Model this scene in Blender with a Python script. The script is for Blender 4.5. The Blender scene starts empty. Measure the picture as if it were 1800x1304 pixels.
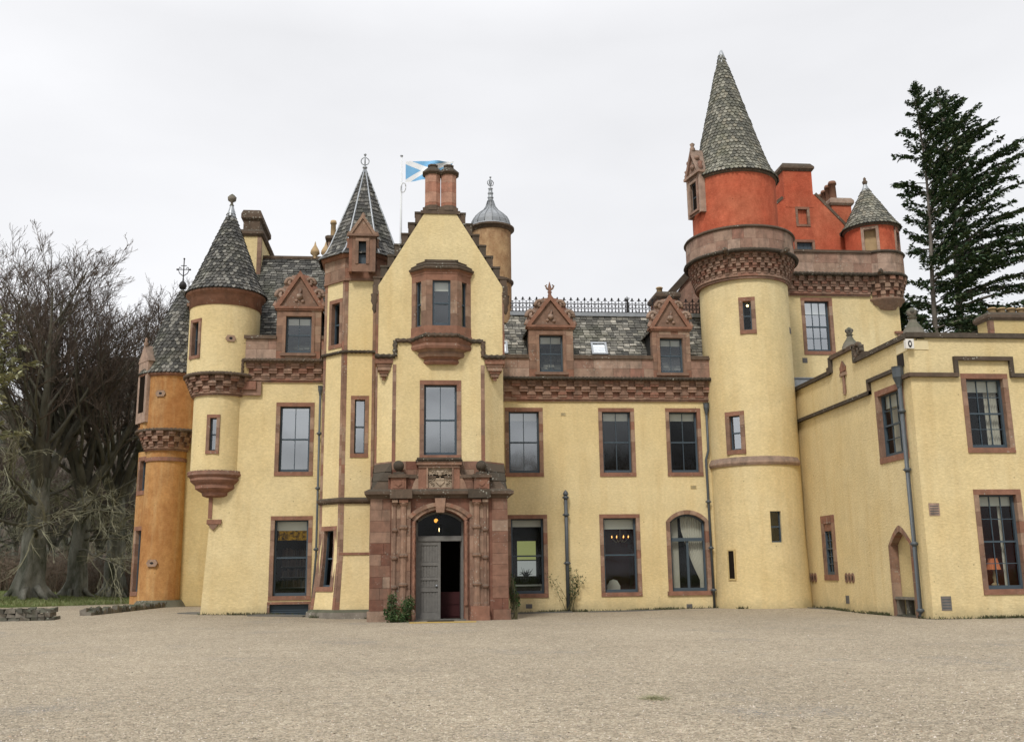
import bpy, bmesh, math, random
import numpy as np
from mathutils import Vector, Matrix
from mathutils.geometry import tessellate_polygon
from math import sin, cos, pi, radians, sqrt, atan2
random.seed(7)
R_ = random.random
def U(a, b): return a + (b - a) * R_()
SC = bpy.context.scene
COL = SC.collection

# ------------------------------------------------------------ camera
FPX, PIT, ROL, YAW, CAMH = 1728.5, 0.2021058, -0.0129923, 0.0995957, 1.6
_f = Vector((sin(YAW) * cos(PIT), cos(YAW) * cos(PIT), sin(PIT)))
_r = Vector((cos(YAW), -sin(YAW), 0))
_u = _r.cross(_f)
_r2 = cos(ROL) * _r + sin(ROL) * _u
_u2 = -sin(ROL) * _r + cos(ROL) * _u
cam = bpy.data.objects.new('camera', bpy.data.cameras.new('camera'))
COL.objects.link(cam)
cam.matrix_world = Matrix(((_r2.x, _u2.x, -_f.x, 0), (_r2.y, _u2.y, -_f.y, 0), (_r2.z, _u2.z, -_f.z, CAMH), (0, 0, 0, 1)))
cam.data.sensor_width = 36
cam.data.lens = FPX / 1800 * 36
cam.data.clip_end = 5000
cam.data.clip_start = 0.1
SC.camera = cam
def W(px, py, Y):
    """survey reading of the photo: where the sight line through a pixel meets the vertical plane at depth Y"""
    d = _f + (px - 900) / FPX * _r2 - (py - 652) / FPX * _u2
    t = Y / d.y
    return d.x * t, CAMH + d.z * t

# ------------------------------------------------------------ world and sun
SUN_EL, SUN_AZ = radians(52), radians(205)      # azimuth clockwise from +Y: behind the camera, to the left
wd = bpy.data.worlds.new('World'); SC.world = wd; wd.use_nodes = True
nt = wd.node_tree; nt.nodes.clear()
def wn(t, **k):
    n = nt.nodes.new(t)
    for a, b in k.items(): setattr(n, a, b)
    return n
sky = wn('ShaderNodeTexSky', sky_type='NISHITA', sun_disc=False, sun_elevation=SUN_EL, sun_rotation=SUN_AZ, dust_density=3.0)
b1 = wn('ShaderNodeBackground'); b1.inputs[1].default_value = 0.1
b2 = wn('ShaderNodeBackground'); b2.inputs[1].default_value = 1.0
mx = wn('ShaderNodeMixShader'); mx.inputs[0].default_value = 0.9
out = wn('ShaderNodeOutputWorld')
tc = wn('ShaderNodeTexCoord'); sx = wn('ShaderNodeSeparateXYZ')
nz = wn('ShaderNodeTexNoise'); nz.inputs['Scale'].default_value = 1.7; nz.inputs['Detail'].default_value = 5; nz.inputs['Roughness'].default_value = 0.5
mp = wn('ShaderNodeMapping'); mp.inputs['Scale'].default_value = (1, 1, 2.6)
mr = wn('ShaderNodeMapRange'); mr.inputs['From Min'].default_value = 0.3; mr.inputs['From Max'].default_value = 0.7; mr.inputs['To Min'].default_value = 0.90; mr.inputs['To Max'].default_value = 1.10
el = wn('ShaderNodeMapRange'); el.inputs['From Min'].default_value = 0.5; el.inputs['From Max'].default_value = 0.95; el.inputs['To Min'].default_value = 0.96; el.inputs['To Max'].default_value = 2.3
mu = wn('ShaderNodeMath', operation='MULTIPLY')
mc = wn('ShaderNodeVectorMath', operation='SCALE'); mc.inputs[0].default_value = (1.0, 1.0, 1.018)
L = nt.links.new
L(tc.outputs['Generated'], mp.inputs[0]); L(mp.outputs[0], nz.inputs['Vector']); L(tc.outputs['Generated'], sx.inputs[0])
L(nz.outputs['Fac'], mr.inputs[0]); L(sx.outputs['Z'], el.inputs[0])
m2 = wn('ShaderNodeMath', operation='MULTIPLY_ADD'); m2.inputs[1].default_value = -.075; m2.inputs[2].default_value = 0.0; L(sx.outputs['X'], m2.inputs[0])
n2 = wn('ShaderNodeTexNoise'); n2.inputs['Scale'].default_value = 3.2; n2.inputs['Detail'].default_value = 6; L(mp.outputs[0], n2.inputs['Vector'])
r2_ = wn('ShaderNodeMapRange'); r2_.inputs['From Min'].default_value = .42; r2_.inputs['From Max'].default_value = .62; r2_.inputs['To Min'].default_value = 0; r2_.inputs['To Max'].default_value = -.7; L(n2.outputs['Fac'], r2_.inputs[0])
wy = wn('ShaderNodeMapRange'); wy.inputs['From Min'].default_value = 0.1; wy.inputs['From Max'].default_value = -.5; L(sx.outputs['Y'], wy.inputs[0])   # heavier broken cloud over the south
m5 = wn('ShaderNodeMath', operation='MULTIPLY'); L(r2_.outputs[0], m5.inputs[0]); L(wy.outputs[0], m5.inputs[1])
m6 = wn('ShaderNodeMath', operation='ADD'); L(m2.outputs[0], m6.inputs[0]); L(m5.outputs[0], m6.inputs[1]); m3 = wn('ShaderNodeMath', operation='ADD'); L(mr.outputs[0], m3.inputs[0]); L(m6.outputs[0], m3.inputs[1]); L(m3.outputs[0], mu.inputs[0]); L(el.outputs[0], mu.inputs[1]); L(mu.outputs[0], mc.inputs['Scale'])
L(mc.outputs[0], b2.inputs[0]); L(sky.outputs[0], b1.inputs[0])
L(b1.outputs[0], mx.inputs[1]); L(b2.outputs[0], mx.inputs[2]); L(mx.outputs[0], out.inputs[0])
sd = bpy.data.lights.new('sun', 'SUN'); sd.energy = 2.45; sd.angle = radians(10); sd.color = (1, 0.96, 0.9)
so = bpy.data.objects.new('sun', sd); COL.objects.link(so)
_sd = Vector((sin(SUN_AZ) * cos(SUN_EL), cos(SUN_AZ) * cos(SUN_EL), sin(SUN_EL)))
so.rotation_euler = _sd.to_track_quat('Z', 'Y').to_euler(); so.location = (-20, -20, 60)
SC.view_settings.view_transform = 'Standard'; SC.view_settings.look = 'None'
SC.view_settings.exposure = 0.0; SC.view_settings.gamma = 1.0

# ------------------------------------------------------------ materials
class NB:
    def __init__(s, name):
        s.m = bpy.data.materials.new(name); s.m.use_nodes = True; s.t = s.m.node_tree; s.t.nodes.clear()
        s.o = s.n('ShaderNodeOutputMaterial'); s.p = s.n('ShaderNodeBsdfPrincipled'); s.l(s.p.outputs[0], s.o.inputs[0])
        s.c = s.n('ShaderNodeTexCoord').outputs['Object']
    def n(s, t, **k):
        x = s.t.nodes.new(t)
        for a, b in k.items(): setattr(x, a, b)
        return x
    def l(s, a, b): s.t.links.new(a, b)
    def noise(s, sc, det=4, ro=0.55, stretch=None, dist=0):
        x = s.n('ShaderNodeTexNoise'); x.inputs['Scale'].default_value = sc; x.inputs['Detail'].default_value = det
        x.inputs['Roughness'].default_value = ro; x.inputs['Distortion'].default_value = dist
        if stretch:
            m = s.n('ShaderNodeMapping'); m.inputs['Scale'].default_value = stretch; s.l(s.c, m.inputs[0]); s.l(m.outputs[0], x.inputs['Vector'])
        else: s.l(s.c, x.inputs['Vector'])
        return x.outputs['Fac']
    def ramp(s, src, *st):
        r = s.n('ShaderNodeValToRGB'); e = r.color_ramp.elements
        while len(e) < len(st): e.new(0.5)
        for i, (p, c) in enumerate(st):
            e[i].position = p; e[i].color = (c, c, c, 1) if isinstance(c, (int, float)) else (*c, 1)
        s.l(src, r.inputs[0]); return r.outputs[0]
    def mix(s, f, a, b, mode='MIX'):
        x = s.n('ShaderNodeMix', data_type='RGBA', blend_type=mode)
        for i, v in ((0, f), (6, a), (7, b)):
            if isinstance(v, (int, float)): x.inputs[i].default_value = v if i == 0 else (v, v, v, 1)
            elif isinstance(v, tuple): x.inputs[i].default_value = (*v, 1)
            else: s.l(v, x.inputs[i])
        return x.outputs[2]
    def math(s, op, a, b=0.0):
        x = s.n('ShaderNodeMath', operation=op)
        for i, v in enumerate((a, b)):
            if isinstance(v, (int, float)): x.inputs[i].default_value = v
            else: s.l(v, x.inputs[i])
        return x.outputs[0]
    def island(s): return s.n('ShaderNodeNewGeometry').outputs['Random Per Island']
    def normz(s):
        x = s.n('ShaderNodeSeparateXYZ'); s.l(s.n('ShaderNodeNewGeometry').outputs['Normal'], x.inputs[0]); return x.outputs[2]
    def base(s, c):
        if isinstance(c, tuple): s.p.inputs['Base Color'].default_value = (*c, 1)
        else: s.l(c, s.p.inputs['Base Color'])
    def bump(s, h, st=0.5, d=0.02):
        b = s.n('ShaderNodeBump'); b.inputs['Strength'].default_value = st; b.inputs['Distance'].default_value = d
        s.l(h, b.inputs['Height']); s.l(b.outputs[0], s.p.inputs['Normal'])
    def fin(s, rough=0.9, spec=0.2, metal=0):
        s.p.inputs['Roughness'].default_value = rough; s.p.inputs['Specular IOR Level'].default_value = spec; s.p.inputs['Metallic'].default_value = metal
        return s.m
def plain(name, c, rough=0.7, spec=0.3, metal=0, var=0.15):
    b = NB(name); n = b.noise(6, 3)
    b.base(b.mix(n, tuple(x * (1 - var) for x in c), tuple(min(1, x * (1 + var)) for x in c))); return b.fin(rough, spec, metal)
def harl(name, c, c2, c3, damp=True, mott=0):
    b = NB(name)
    big = b.ramp(b.noise(0.33, 4), (0.38, 0.0), (0.62, 1.0))
    a = b.mix(big, c, c2)
    st = b.ramp(b.noise(1.0, 4, 0.6, (2.2, 2.2, 0.22)), (0.48, 0.0), (0.72, 1.0))
    a = b.mix(b.math('MULTIPLY', st, 0.55), a, c3)
    fine = b.ramp(b.noise(8, 5, 0.75, (1, 1, 1.9)), (0.3, 0.82), (0.7, 1.08))
    blot = b.ramp(b.noise(1.1, 5, 0.7), (0.35, 0.93), (0.65, 1.04)); a = b.mix(1.0, a, blot, 'MULTIPLY')
    vo = b.n('ShaderNodeTexVoronoi'); vo.inputs['Scale'].default_value = 1.7; b.l(b.c, vo.inputs['Vector']); a = b.mix(1.0, a, b.ramp(vo.outputs['Distance'], (0.03, 0.55), (0.055, 1.0)), 'MULTIPLY')
    a = b.mix(1.0, a, fine, 'MULTIPLY')
    if mott: a = b.mix(mott, a, b.mix(1.0, a, b.ramp(b.noise(2.6, 7, 0.75, (1, 1, .7)), (0.36, (.66, .62, .60)), (0.64, (1.22, 1.38, 1.42))), 'MULTIPLY'))
    if damp:   # splash dirt and algae at the wall foot
        sp = b.n('ShaderNodeSeparateXYZ'); b.l(b.c, sp.inputs[0])
        hgt = b.math('ADD', sp.outputs[2], b.math('MULTIPLY', b.noise(1.6, 5, 0.7), 1.1))
        f = b.ramp(hgt, (0.5, 1.0), (1.35, 0.0))
        a = b.mix(b.math('MULTIPLY', f, 0.62), a, (0.34, 0.29, 0.17))
    b.base(a)
    h = b.math('ADD', b.noise(11, 3, 0.6, (1, 1, 1.7)), b.math('MULTIPLY', b.noise(40, 2), 0.5))
    b.bump(h, 0.5, 0.027); return b.fin(0.95, 0.1)
def stone(name, cols, lich=0.5, dark=(0.09, 0.075, 0.06), darkamt=0.35, bump=0.02):
    b = NB(name)
    k = len(cols)
    a = b.ramp(b.island(), *[(i / k, c) for i, c in enumerate(cols)])
    for nd in b.t.nodes:
        if nd.type == 'VALTORGB': nd.color_ramp.interpolation = 'CONSTANT'
    n = b.ramp(b.noise(3.2, 6, 0.65), (0.3, 0.72), (0.7, 1.2)); a = b.mix(1.0, a, n, 'MULTIPLY')
    d = b.ramp(b.noise(1.4, 6, 0.7, (1.5, 1.5, 0.5)), (0.5, 0.0), (0.7, 1.0)); a = b.mix(b.math('MULTIPLY', d, darkamt), a, dark)
    up = b.ramp(b.normz(), (0.15, 0.0), (0.7, 1.0)); a = b.mix(b.math('MULTIPLY', up, 0.7), a, dark)
    vo = b.n('ShaderNodeTexVoronoi'); vo.inputs['Scale'].default_value = 9; b.l(b.c, vo.inputs['Vector'])
    sp = b.math('MULTIPLY', b.ramp(vo.outputs['Distance'], (0.16, 1.0), (0.3, 0.0)), b.ramp(b.noise(1.2, 3), (0.52, 0.0), (0.62, 1.0)))
    a = b.mix(b.math('MULTIPLY', sp, lich), a, (0.42, 0.42, 0.36))
    b.base(a); b.bump(b.noise(22, 5, 0.7), 0.6, bump); return b.fin(0.92, 0.15)
def glass(name, fac, tint=(0.86, 0.9, 0.9), wav=0.0022):
    b = NB(name); b.t.nodes.remove(b.p)
    g = b.n('ShaderNodeBsdfGlossy'); g.inputs['Roughness'].default_value = 0.04; g.inputs['Color'].default_value = (0.93, 0.97, 1, 1)
    bp = b.n('ShaderNodeBump'); bp.inputs['Strength'].default_value = 0.6; bp.inputs['Distance'].default_value = wav
    b.l(b.noise(1.3, 1), bp.inputs['Height']); b.l(bp.outputs[0], g.inputs['Normal'])
    t = b.n('ShaderNodeBsdfTransparent'); t.inputs['Color'].default_value = (*tint, 1)
    m = b.n('ShaderNodeMixShader'); m.inputs[0].default_value = fac
    b.l(t.outputs[0], m.inputs[1]); b.l(g.outputs[0], m.inputs[2]); b.l(m.outputs[0], b.o.inputs[0]); return b.m
def emit(name, c, s):
    b = NB(name); b.p.inputs['Emission Color'].default_value = (*c, 1); b.p.inputs['Emission Strength'].default_value = s; b.base(c); return b.fin()
class M: pass
M.yel = harl('yellow_harling', (0.725, 0.60, 0.345), (0.70, 0.56, 0.30), (0.62, 0.47, 0.235))
M.yelold = harl('weathered_yellow_harling', (0.60, 0.48, 0.25), (0.55, 0.42, 0.20), (0.50, 0.35, 0.15))
M.orange = harl('ochre_harling', (0.50, 0.265, 0.105), (0.41, 0.19, 0.07), (0.56, 0.39, 0.20), True, .5)
M.red = harl('red_harling', (0.49, 0.105, 0.055), (0.49, 0.145, 0.08), (0.34, 0.08, 0.046), False, .5)
M.buff = harl('buff_stained_harling', (0.46, 0.28, 0.15), (0.37, 0.22, 0.125), (0.30, 0.15, 0.08), False, .8)
M.stone = stone('red_sandstone', [(0.285, 0.178, 0.125), (0.25, 0.15, 0.105), (0.325, 0.222, 0.16), (0.26, 0.135, 0.092), (0.30, 0.195, 0.14), (0.22, 0.138, 0.10)])
M.ash = stone('ashlar_sandstone', [(0.22, 0.12, 0.085), (0.175, 0.083, 0.058), (0.27, 0.17, 0.122), (0.24, 0.138, 0.098), (0.19, 0.093, 0.065), (0.30, 0.21, 0.155), (0.225, 0.125, 0.088)], 0.3, darkamt=0.5)
M.pink = stone('pink_sandstone', [(0.34, 0.225, 0.17), (0.29, 0.18, 0.135), (0.38, 0.27, 0.21), (0.29, 0.155, 0.115), (0.32, 0.22, 0.165)], 0.6, darkamt=0.62)
M.dark = stone('weathered_coping_stone', [(0.10, 0.075, 0.056), (0.075, 0.06, 0.046), (0.125, 0.09, 0.066), (0.09, 0.073, 0.057)], 0.8, (0.05, 0.045, 0.035), 0.5)
M.corb = stone('weathered_corbel_stone', [(0.29, 0.18, 0.132), (0.25, 0.155, 0.115), (0.33, 0.215, 0.16), (0.27, 0.14, 0.10)], 0.4, (0.11, 0.09, 0.07), 0.6)
M.stack = stone('orange_pink_sandstone', [(0.40, 0.20, 0.14), (0.35, 0.165, 0.11), (0.44, 0.25, 0.18)], 0.3, darkamt=0.45)
M.grey = stone('grey_rubble', [(0.14, 0.13, 0.11), (0.2, 0.18, 0.15), (0.1, 0.095, 0.08)], 0.7, (0.05, 0.06, 0.035), 0.6)
M.pale = stone('carved_pale_stone', [(0.42, 0.34, 0.26), (0.38, 0.30, 0.22)], 0.3, darkamt=0.3)
def slate(name, cs, moss=0.5):
    b = NB(name); k = len(cs)
    a = b.ramp(b.island(), *[(i / k, c) for i, c in enumerate(cs)])
    for nd in b.t.nodes:
        if nd.type == 'VALTORGB': nd.color_ramp.interpolation = 'CONSTANT'
    a = b.mix(1.0, a, b.ramp(b.noise(7, 5, 0.7), (0.3, 0.6), (0.7, 1.4)), 'MULTIPLY')
    m = b.ramp(b.noise(0.7, 5, 0.7), (0.5, 0.0), (0.68, 1.0)); a = b.mix(b.math('MULTIPLY', m, moss), a, (0.10, 0.105, 0.05))
    b.base(a); b.bump(b.noise(30, 3), 0.4, 0.01); return b.fin(0.75, 0.35)
M.slate = slate('lichened_slate', [(0.075, 0.073, 0.065), (0.24, 0.23, 0.20), (0.10, 0.096, 0.083), (0.17, 0.162, 0.14), (0.055, 0.054, 0.048), (0.135, 0.13, 0.11), (0.33, 0.31, 0.265), (0.085, 0.082, 0.072), (0.12, 0.115, 0.10), (0.19, 0.18, 0.15)], 0.25)
M.slated = slate('dark_slate', [(0.045, 0.044, 0.040), (0.075, 0.073, 0.066), (0.115, 0.11, 0.098), (0.035, 0.035, 0.032), (0.17, 0.165, 0.145), (0.06, 0.059, 0.053)], 0.3)
M.slatep = slate('green_grey_slate', [(0.125, 0.122, 0.10), (0.18, 0.175, 0.142), (0.09, 0.089, 0.074), (0.25, 0.242, 0.20), (0.15, 0.144, 0.117), (0.205, 0.19, 0.148), (0.105, 0.105, 0.087)], 0.4)
M.under = plain('roof_underlay', (0.03, 0.03, 0.028))
M.leadd = plain('weathered_lead', (0.21, 0.225, 0.24), 0.5, 0.4, 0, 0.4)
M.lead = plain('lead', (0.30, 0.32, 0.34), 0.45, 0.5, 0.3, 0.3)
M.frame = plain('blue_grey_paint', (0.055, 0.078, 0.098), 0.5, 0.4, 0, 0.1)
M.pipe = plain('painted_iron', (0.07, 0.082, 0.092), 0.5, 0.4, 0, 0.2)
M.iron = plain('black_iron', (0.015, 0.013, 0.014), 0.6, 0.3)
M.blind = plain('cream_blind', (0.66, 0.64, 0.56), 0.9, 0.1, 0, 0.04)
M.curt = plain('cream_curtain', (0.50, 0.46, 0.38), 0.9, 0.1, 0, 0.1)
M.room = plain('dark_room', (0.018, 0.014, 0.011), 0.95, 0.0)
M.roomr = plain('dark_red_room', (0.09, 0.018, 0.012), 0.95, 0.0)
M.wood = plain('grey_oak', (0.155, 0.15, 0.14), 0.7, 0.2, 0, 0.3)
M.maroon = plain('maroon_paint', (0.05, 0.014, 0.015), 0.6, 0.2)
M.white = plain('white_plastic', (0.72, 0.70, 0.66), 0.5, 0.3, 0, 0.05)
M.pole = plain('white_painted_pole', (0.62, 0.64, 0.66), 0.4, 0.4, 0, 0.05)
M.pot = plain('buff_clay', (0.42, 0.30, 0.17), 0.9, 0.1, 0, 0.25)
M.potd = plain('sooty_clay', (0.20, 0.11, 0.075), 0.9, 0.1, 0, 0.35)
M.yboard = plain('yellow_timber', (0.42, 0.30, 0.10), 0.9, 0.1)
M.concrete = plain('wet_concrete', (0.13, 0.125, 0.11), 0.9, 0.1, 0, 0.35)
M.vent = plain('grey_metal_vent', (0.17, 0.155, 0.14), 0.8, 0.1, 0, 0.3)
M.gl = glass('dark_reflecting_glass', 0.10); M.glb = glass('bright_reflecting_glass', 0.46); M.gll = glass('clear_glass', 0.035)
M.book = NB('book_rows')
_b = M.book; _v = _b.ramp(_b.noise(9, 2, 0.5, (6, 1, 0.6)), (0.42, (0.02, 0.012, 0.01)), (0.58, (0.10, 0.07, 0.05))); _b.base(_v); M.book = _b.fin()

# ------------------------------------------------------------ mesh helpers
ZV = Vector((0, 0, 1))
WARP = [None]
ORG = {}
class Pl:                                     # a flat wall: u runs along it, n points out of it
    def __init__(s, o, u, n): s.o, s.u, s.n, s.holes = Vector(o), Vector(u).normalized(), Vector(n).normalized(), []
    def __call__(s, u, z, d=0): return s.o + s.u * u + ZV * z + s.n * d
class Cy:                                     # a round wall: u is an angle from the front, clockwise seen from below
    def __init__(s, x, y, r): s.x, s.y, s.r, s.holes = x, y, r, []
    def __call__(s, u, z, d=0): return Vector((s.x + (s.r + d) * sin(u), s.y - (s.r + d) * cos(u), z))
    def tan(s, a, inset=0.0): return Pl((s.x + (s.r - inset) * sin(a), s.y - (s.r - inset) * cos(a), 0), (cos(a), sin(a), 0), (sin(a), -cos(a), 0))
class MB:
    def __init__(s): s.v, s.f, s.sm, s.marks = [], [], [], []
    def mark(s):                              # what follows becomes an object of its own
        s.marks.append((len(s.v), len(s.f))); return s
    def add(s, vs, fs, smooth=False):
        k = len(s.v); s.v += [Vector(p) for p in vs]; s.f += [tuple(k + i for i in f) for f in fs]; s.sm += [smooth] * len(fs); return s
    def box(s, m, u0, u1, z0, z1, d0, d1, nu=1):
        vs, fs = [], []
        for i in range(nu + 1):
            u = u0 + (u1 - u0) * i / nu
            vs += [m(u, z0, d0), m(u, z0, d1), m(u, z1, d1), m(u, z1, d0)]
        for i in range(nu):
            a = 4 * i
            for j in range(4): fs.append((a + j, a + (j + 1) % 4, a + 4 + (j + 1) % 4, a + 4 + j))
        fs += [(3, 2, 1, 0), tuple(4 * nu + j for j in range(4))]
        return s.add(vs, fs)
    def cube(s, x0, x1, y0, y1, z0, z1):
        return s.box(Pl((0, 0, 0), (1, 0, 0), (0, 1, 0)), x0, x1, z0, z1, y0, y1)
    def quad(s, *p): return s.add(p, [tuple(range(len(p)))])
    def prism(s, pts, a, b, m):               # pts in (u,z) extruded from depth a to b on map m
        n = len(pts); vs = [m(u, z, a) for u, z in pts] + [m(u, z, b) for u, z in pts]
        tri = tessellate_polygon([[Vector((u, z, 0)) for u, z in pts]])
        fs = [tuple(t) for t in tri] + [tuple(n + i for i in t) for t in tri]
        fs += [(i, (i + 1) % n, n + (i + 1) % n, n + i) for i in range(n)]
        return s.add(vs, fs)
    def sheet(s, pts, m, holes=(), d=0):      # flat polygon with holes
        loops = [[Vector((u, z, 0)) for u, z in pts]] + [[Vector((u, z, 0)) for u, z in h] for h in holes]
        flat = [p for l in loops for p in l]
        s.add([m(p.x, p.y, d) for p in flat], [tuple(t) for t in tessellate_polygon(loops)]); return s
    def sweep(s, path, prof, closed=False, smooth=False):   # prof: (offset outward, z) round a 2D path; outward is to the right of travel
        n = len(path); P = [Vector(p) for p in path]; vs, fs = [], []
        for i in range(n):
            a = P[i - 1] if (i > 0 or closed) else None; b = P[(i + 1) % n] if (i < n - 1 or closed) else None
            def nr(p, q): d = (q - p).normalized(); return Vector((d.y, -d.x))
            if a is None: m = nr(P[i], b)
            elif b is None: m = nr(a, P[i])
            else:
                n1, n2 = nr(a, P[i]), nr(P[i], b); m = (n1 + n2); m = m / max(0.2, m.dot(n1))
            for (o, z) in prof: vs.append((P[i].x + m.x * o, P[i].y + m.y * o, z))
        k = len(prof)
        for i in range(n if closed else n - 1):
            j = (i + 1) % n
            for q in range(k): fs.append((i * k + q, j * k + q, j * k + (q + 1) % k, i * k + (q + 1) % k))
        if not closed: fs += [tuple(range(k)), tuple((n - 1) * k + q for q in range(k))]
        return s.add(vs, fs, smooth)
    def lathe(s, x, y, prof, n=32, a0=0, a1=2 * pi, smooth=True, sx=0, sy=0):
        full = abs(a1 - a0 - 2 * pi) < 1e-6; c = n if full else n + 1; vs = []; k = len(prof)
        for i in range(c):
            a = a0 + (a1 - a0) * i / n
            for q, p in enumerate(prof):
                t = q / max(1, k - 1); vs.append((x + sx * t + p[0] * sin(a), y + sy * t - p[0] * cos(a), p[1]))
        fs = [(i * k + q, ((i + 1) % c) * k + q, ((i + 1) % c) * k + q + 1, i * k + q + 1) for i in range(n) for q in range(k - 1)]
        return s.add(vs, fs, smooth)
    def tube(s, pts, r, n=8, smooth=True, rope=0):
        P = [Vector(p) for p in pts]; rr = r if isinstance(r, (list, tuple)) else [r] * len(P); vs, fs = [], []; L_ = 0
        for i, p in enumerate(P):
            t = ((P[min(i + 1, len(P) - 1)] - P[max(i - 1, 0)])).normalized()
            a = t.cross(ZV) if abs(t.z) < 0.95 else t.cross(Vector((0, 1, 0))); a.normalize(); b = t.cross(a)
            if i: L_ += (p - P[i - 1]).length
            for j in range(n):
                th = 2 * pi * j / n; q = rr[i] * (1 + (0.22 * cos(2 * th + rope * L_) if rope else 0))
                vs.append(p + a * q * cos(th) + b * q * sin(th))
        for i in range(len(P) - 1):
            for j in range(n): fs.append((i * n + j, i * n + (j + 1) % n, (i + 1) * n + (j + 1) % n, (i + 1) * n + j))
        fs += [tuple(range(n)), tuple((len(P) - 1) * n + j for j in range(n))]
        return s.add(vs, fs, smooth)
    def rope(s, pts, r=0.075, step=0.035, w=38):
        out = []
        for a, b in zip(pts[:-1], pts[1:]):
            a, b = Vector(a), Vector(b); k = max(1, int((b - a).length / step)); out += [a.lerp(b, i / k) for i in range(k)]
        out.append(Vector(pts[-1])); return s.tube(out, r, 8, True, w)
    def ball(s, c, r, n=14, sz=1): 
        return s.lathe(c[0], c[1], [(max(1e-3, r * sin(pi * i / 8)), c[2] - r * sz * cos(pi * i / 8)) for i in range(9)], n)
    def build(s, name, mat, parent=None, loc=None):
        if s.marks:
            cuts = sorted({(0, 0), *s.marks, (len(s.v), len(s.f))}); o = None
            for (a, fa), (b_, fb) in zip(cuts[:-1], cuts[1:]):
                if fb == fa: continue
                q = MB(); q.v = s.v[a:b_]; q.f = [tuple(i - a for i in f) for f in s.f[fa:fb]]; q.sm = s.sm[fa:fb]; o = q.build(name, mat, parent, loc)
            return o
        off = ORG[parent] if parent is not None else Vector(loc or (0, 0, 0))
        vs = s.v
        if WARP[0]: vs = [WARP[0](v) for v in vs]
        me = bpy.data.meshes.new(name); me.from_pydata([tuple(v - off) for v in vs], [], s.f)
        me.polygons.foreach_set('use_smooth', s.sm); me.materials.append(mat); me.update()
        bm = bmesh.new(); bm.from_mesh(me); bmesh.ops.recalc_face_normals(bm, faces=bm.faces); bm.to_mesh(me); bm.free()
        o = bpy.data.objects.new(name, me); COL.objects.link(o); ORG[o] = off
        if parent is not None: o.parent = parent
        else: o.location = off
        return o
def tag(o, label=None, cat=None, group=None, kind=None):
    for k, v in (('label', label), ('category', cat), ('group', group), ('kind', kind)):
        if v: o[k] = v
    return o
def empty(name, loc, *a, parent=None, **k):
    o = bpy.data.objects.new(name, None); COL.objects.link(o)
    ORG[o] = Vector(loc); o.location = loc if parent is None else Vector(loc) - ORG[parent]; o.empty_display_size = 0.3
    if parent is not None: o.parent = parent
    return tag(o, *a, **k)
def copy_tree(o, parent=None):
    c = o.copy(); COL.objects.link(c)
    if parent: c.parent = parent
    for ch in list(o.children): copy_tree(ch, c)
    return c
def rect(a, b, c, d): return [(a, c), (b, c), (b, d), (a, d)]
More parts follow.
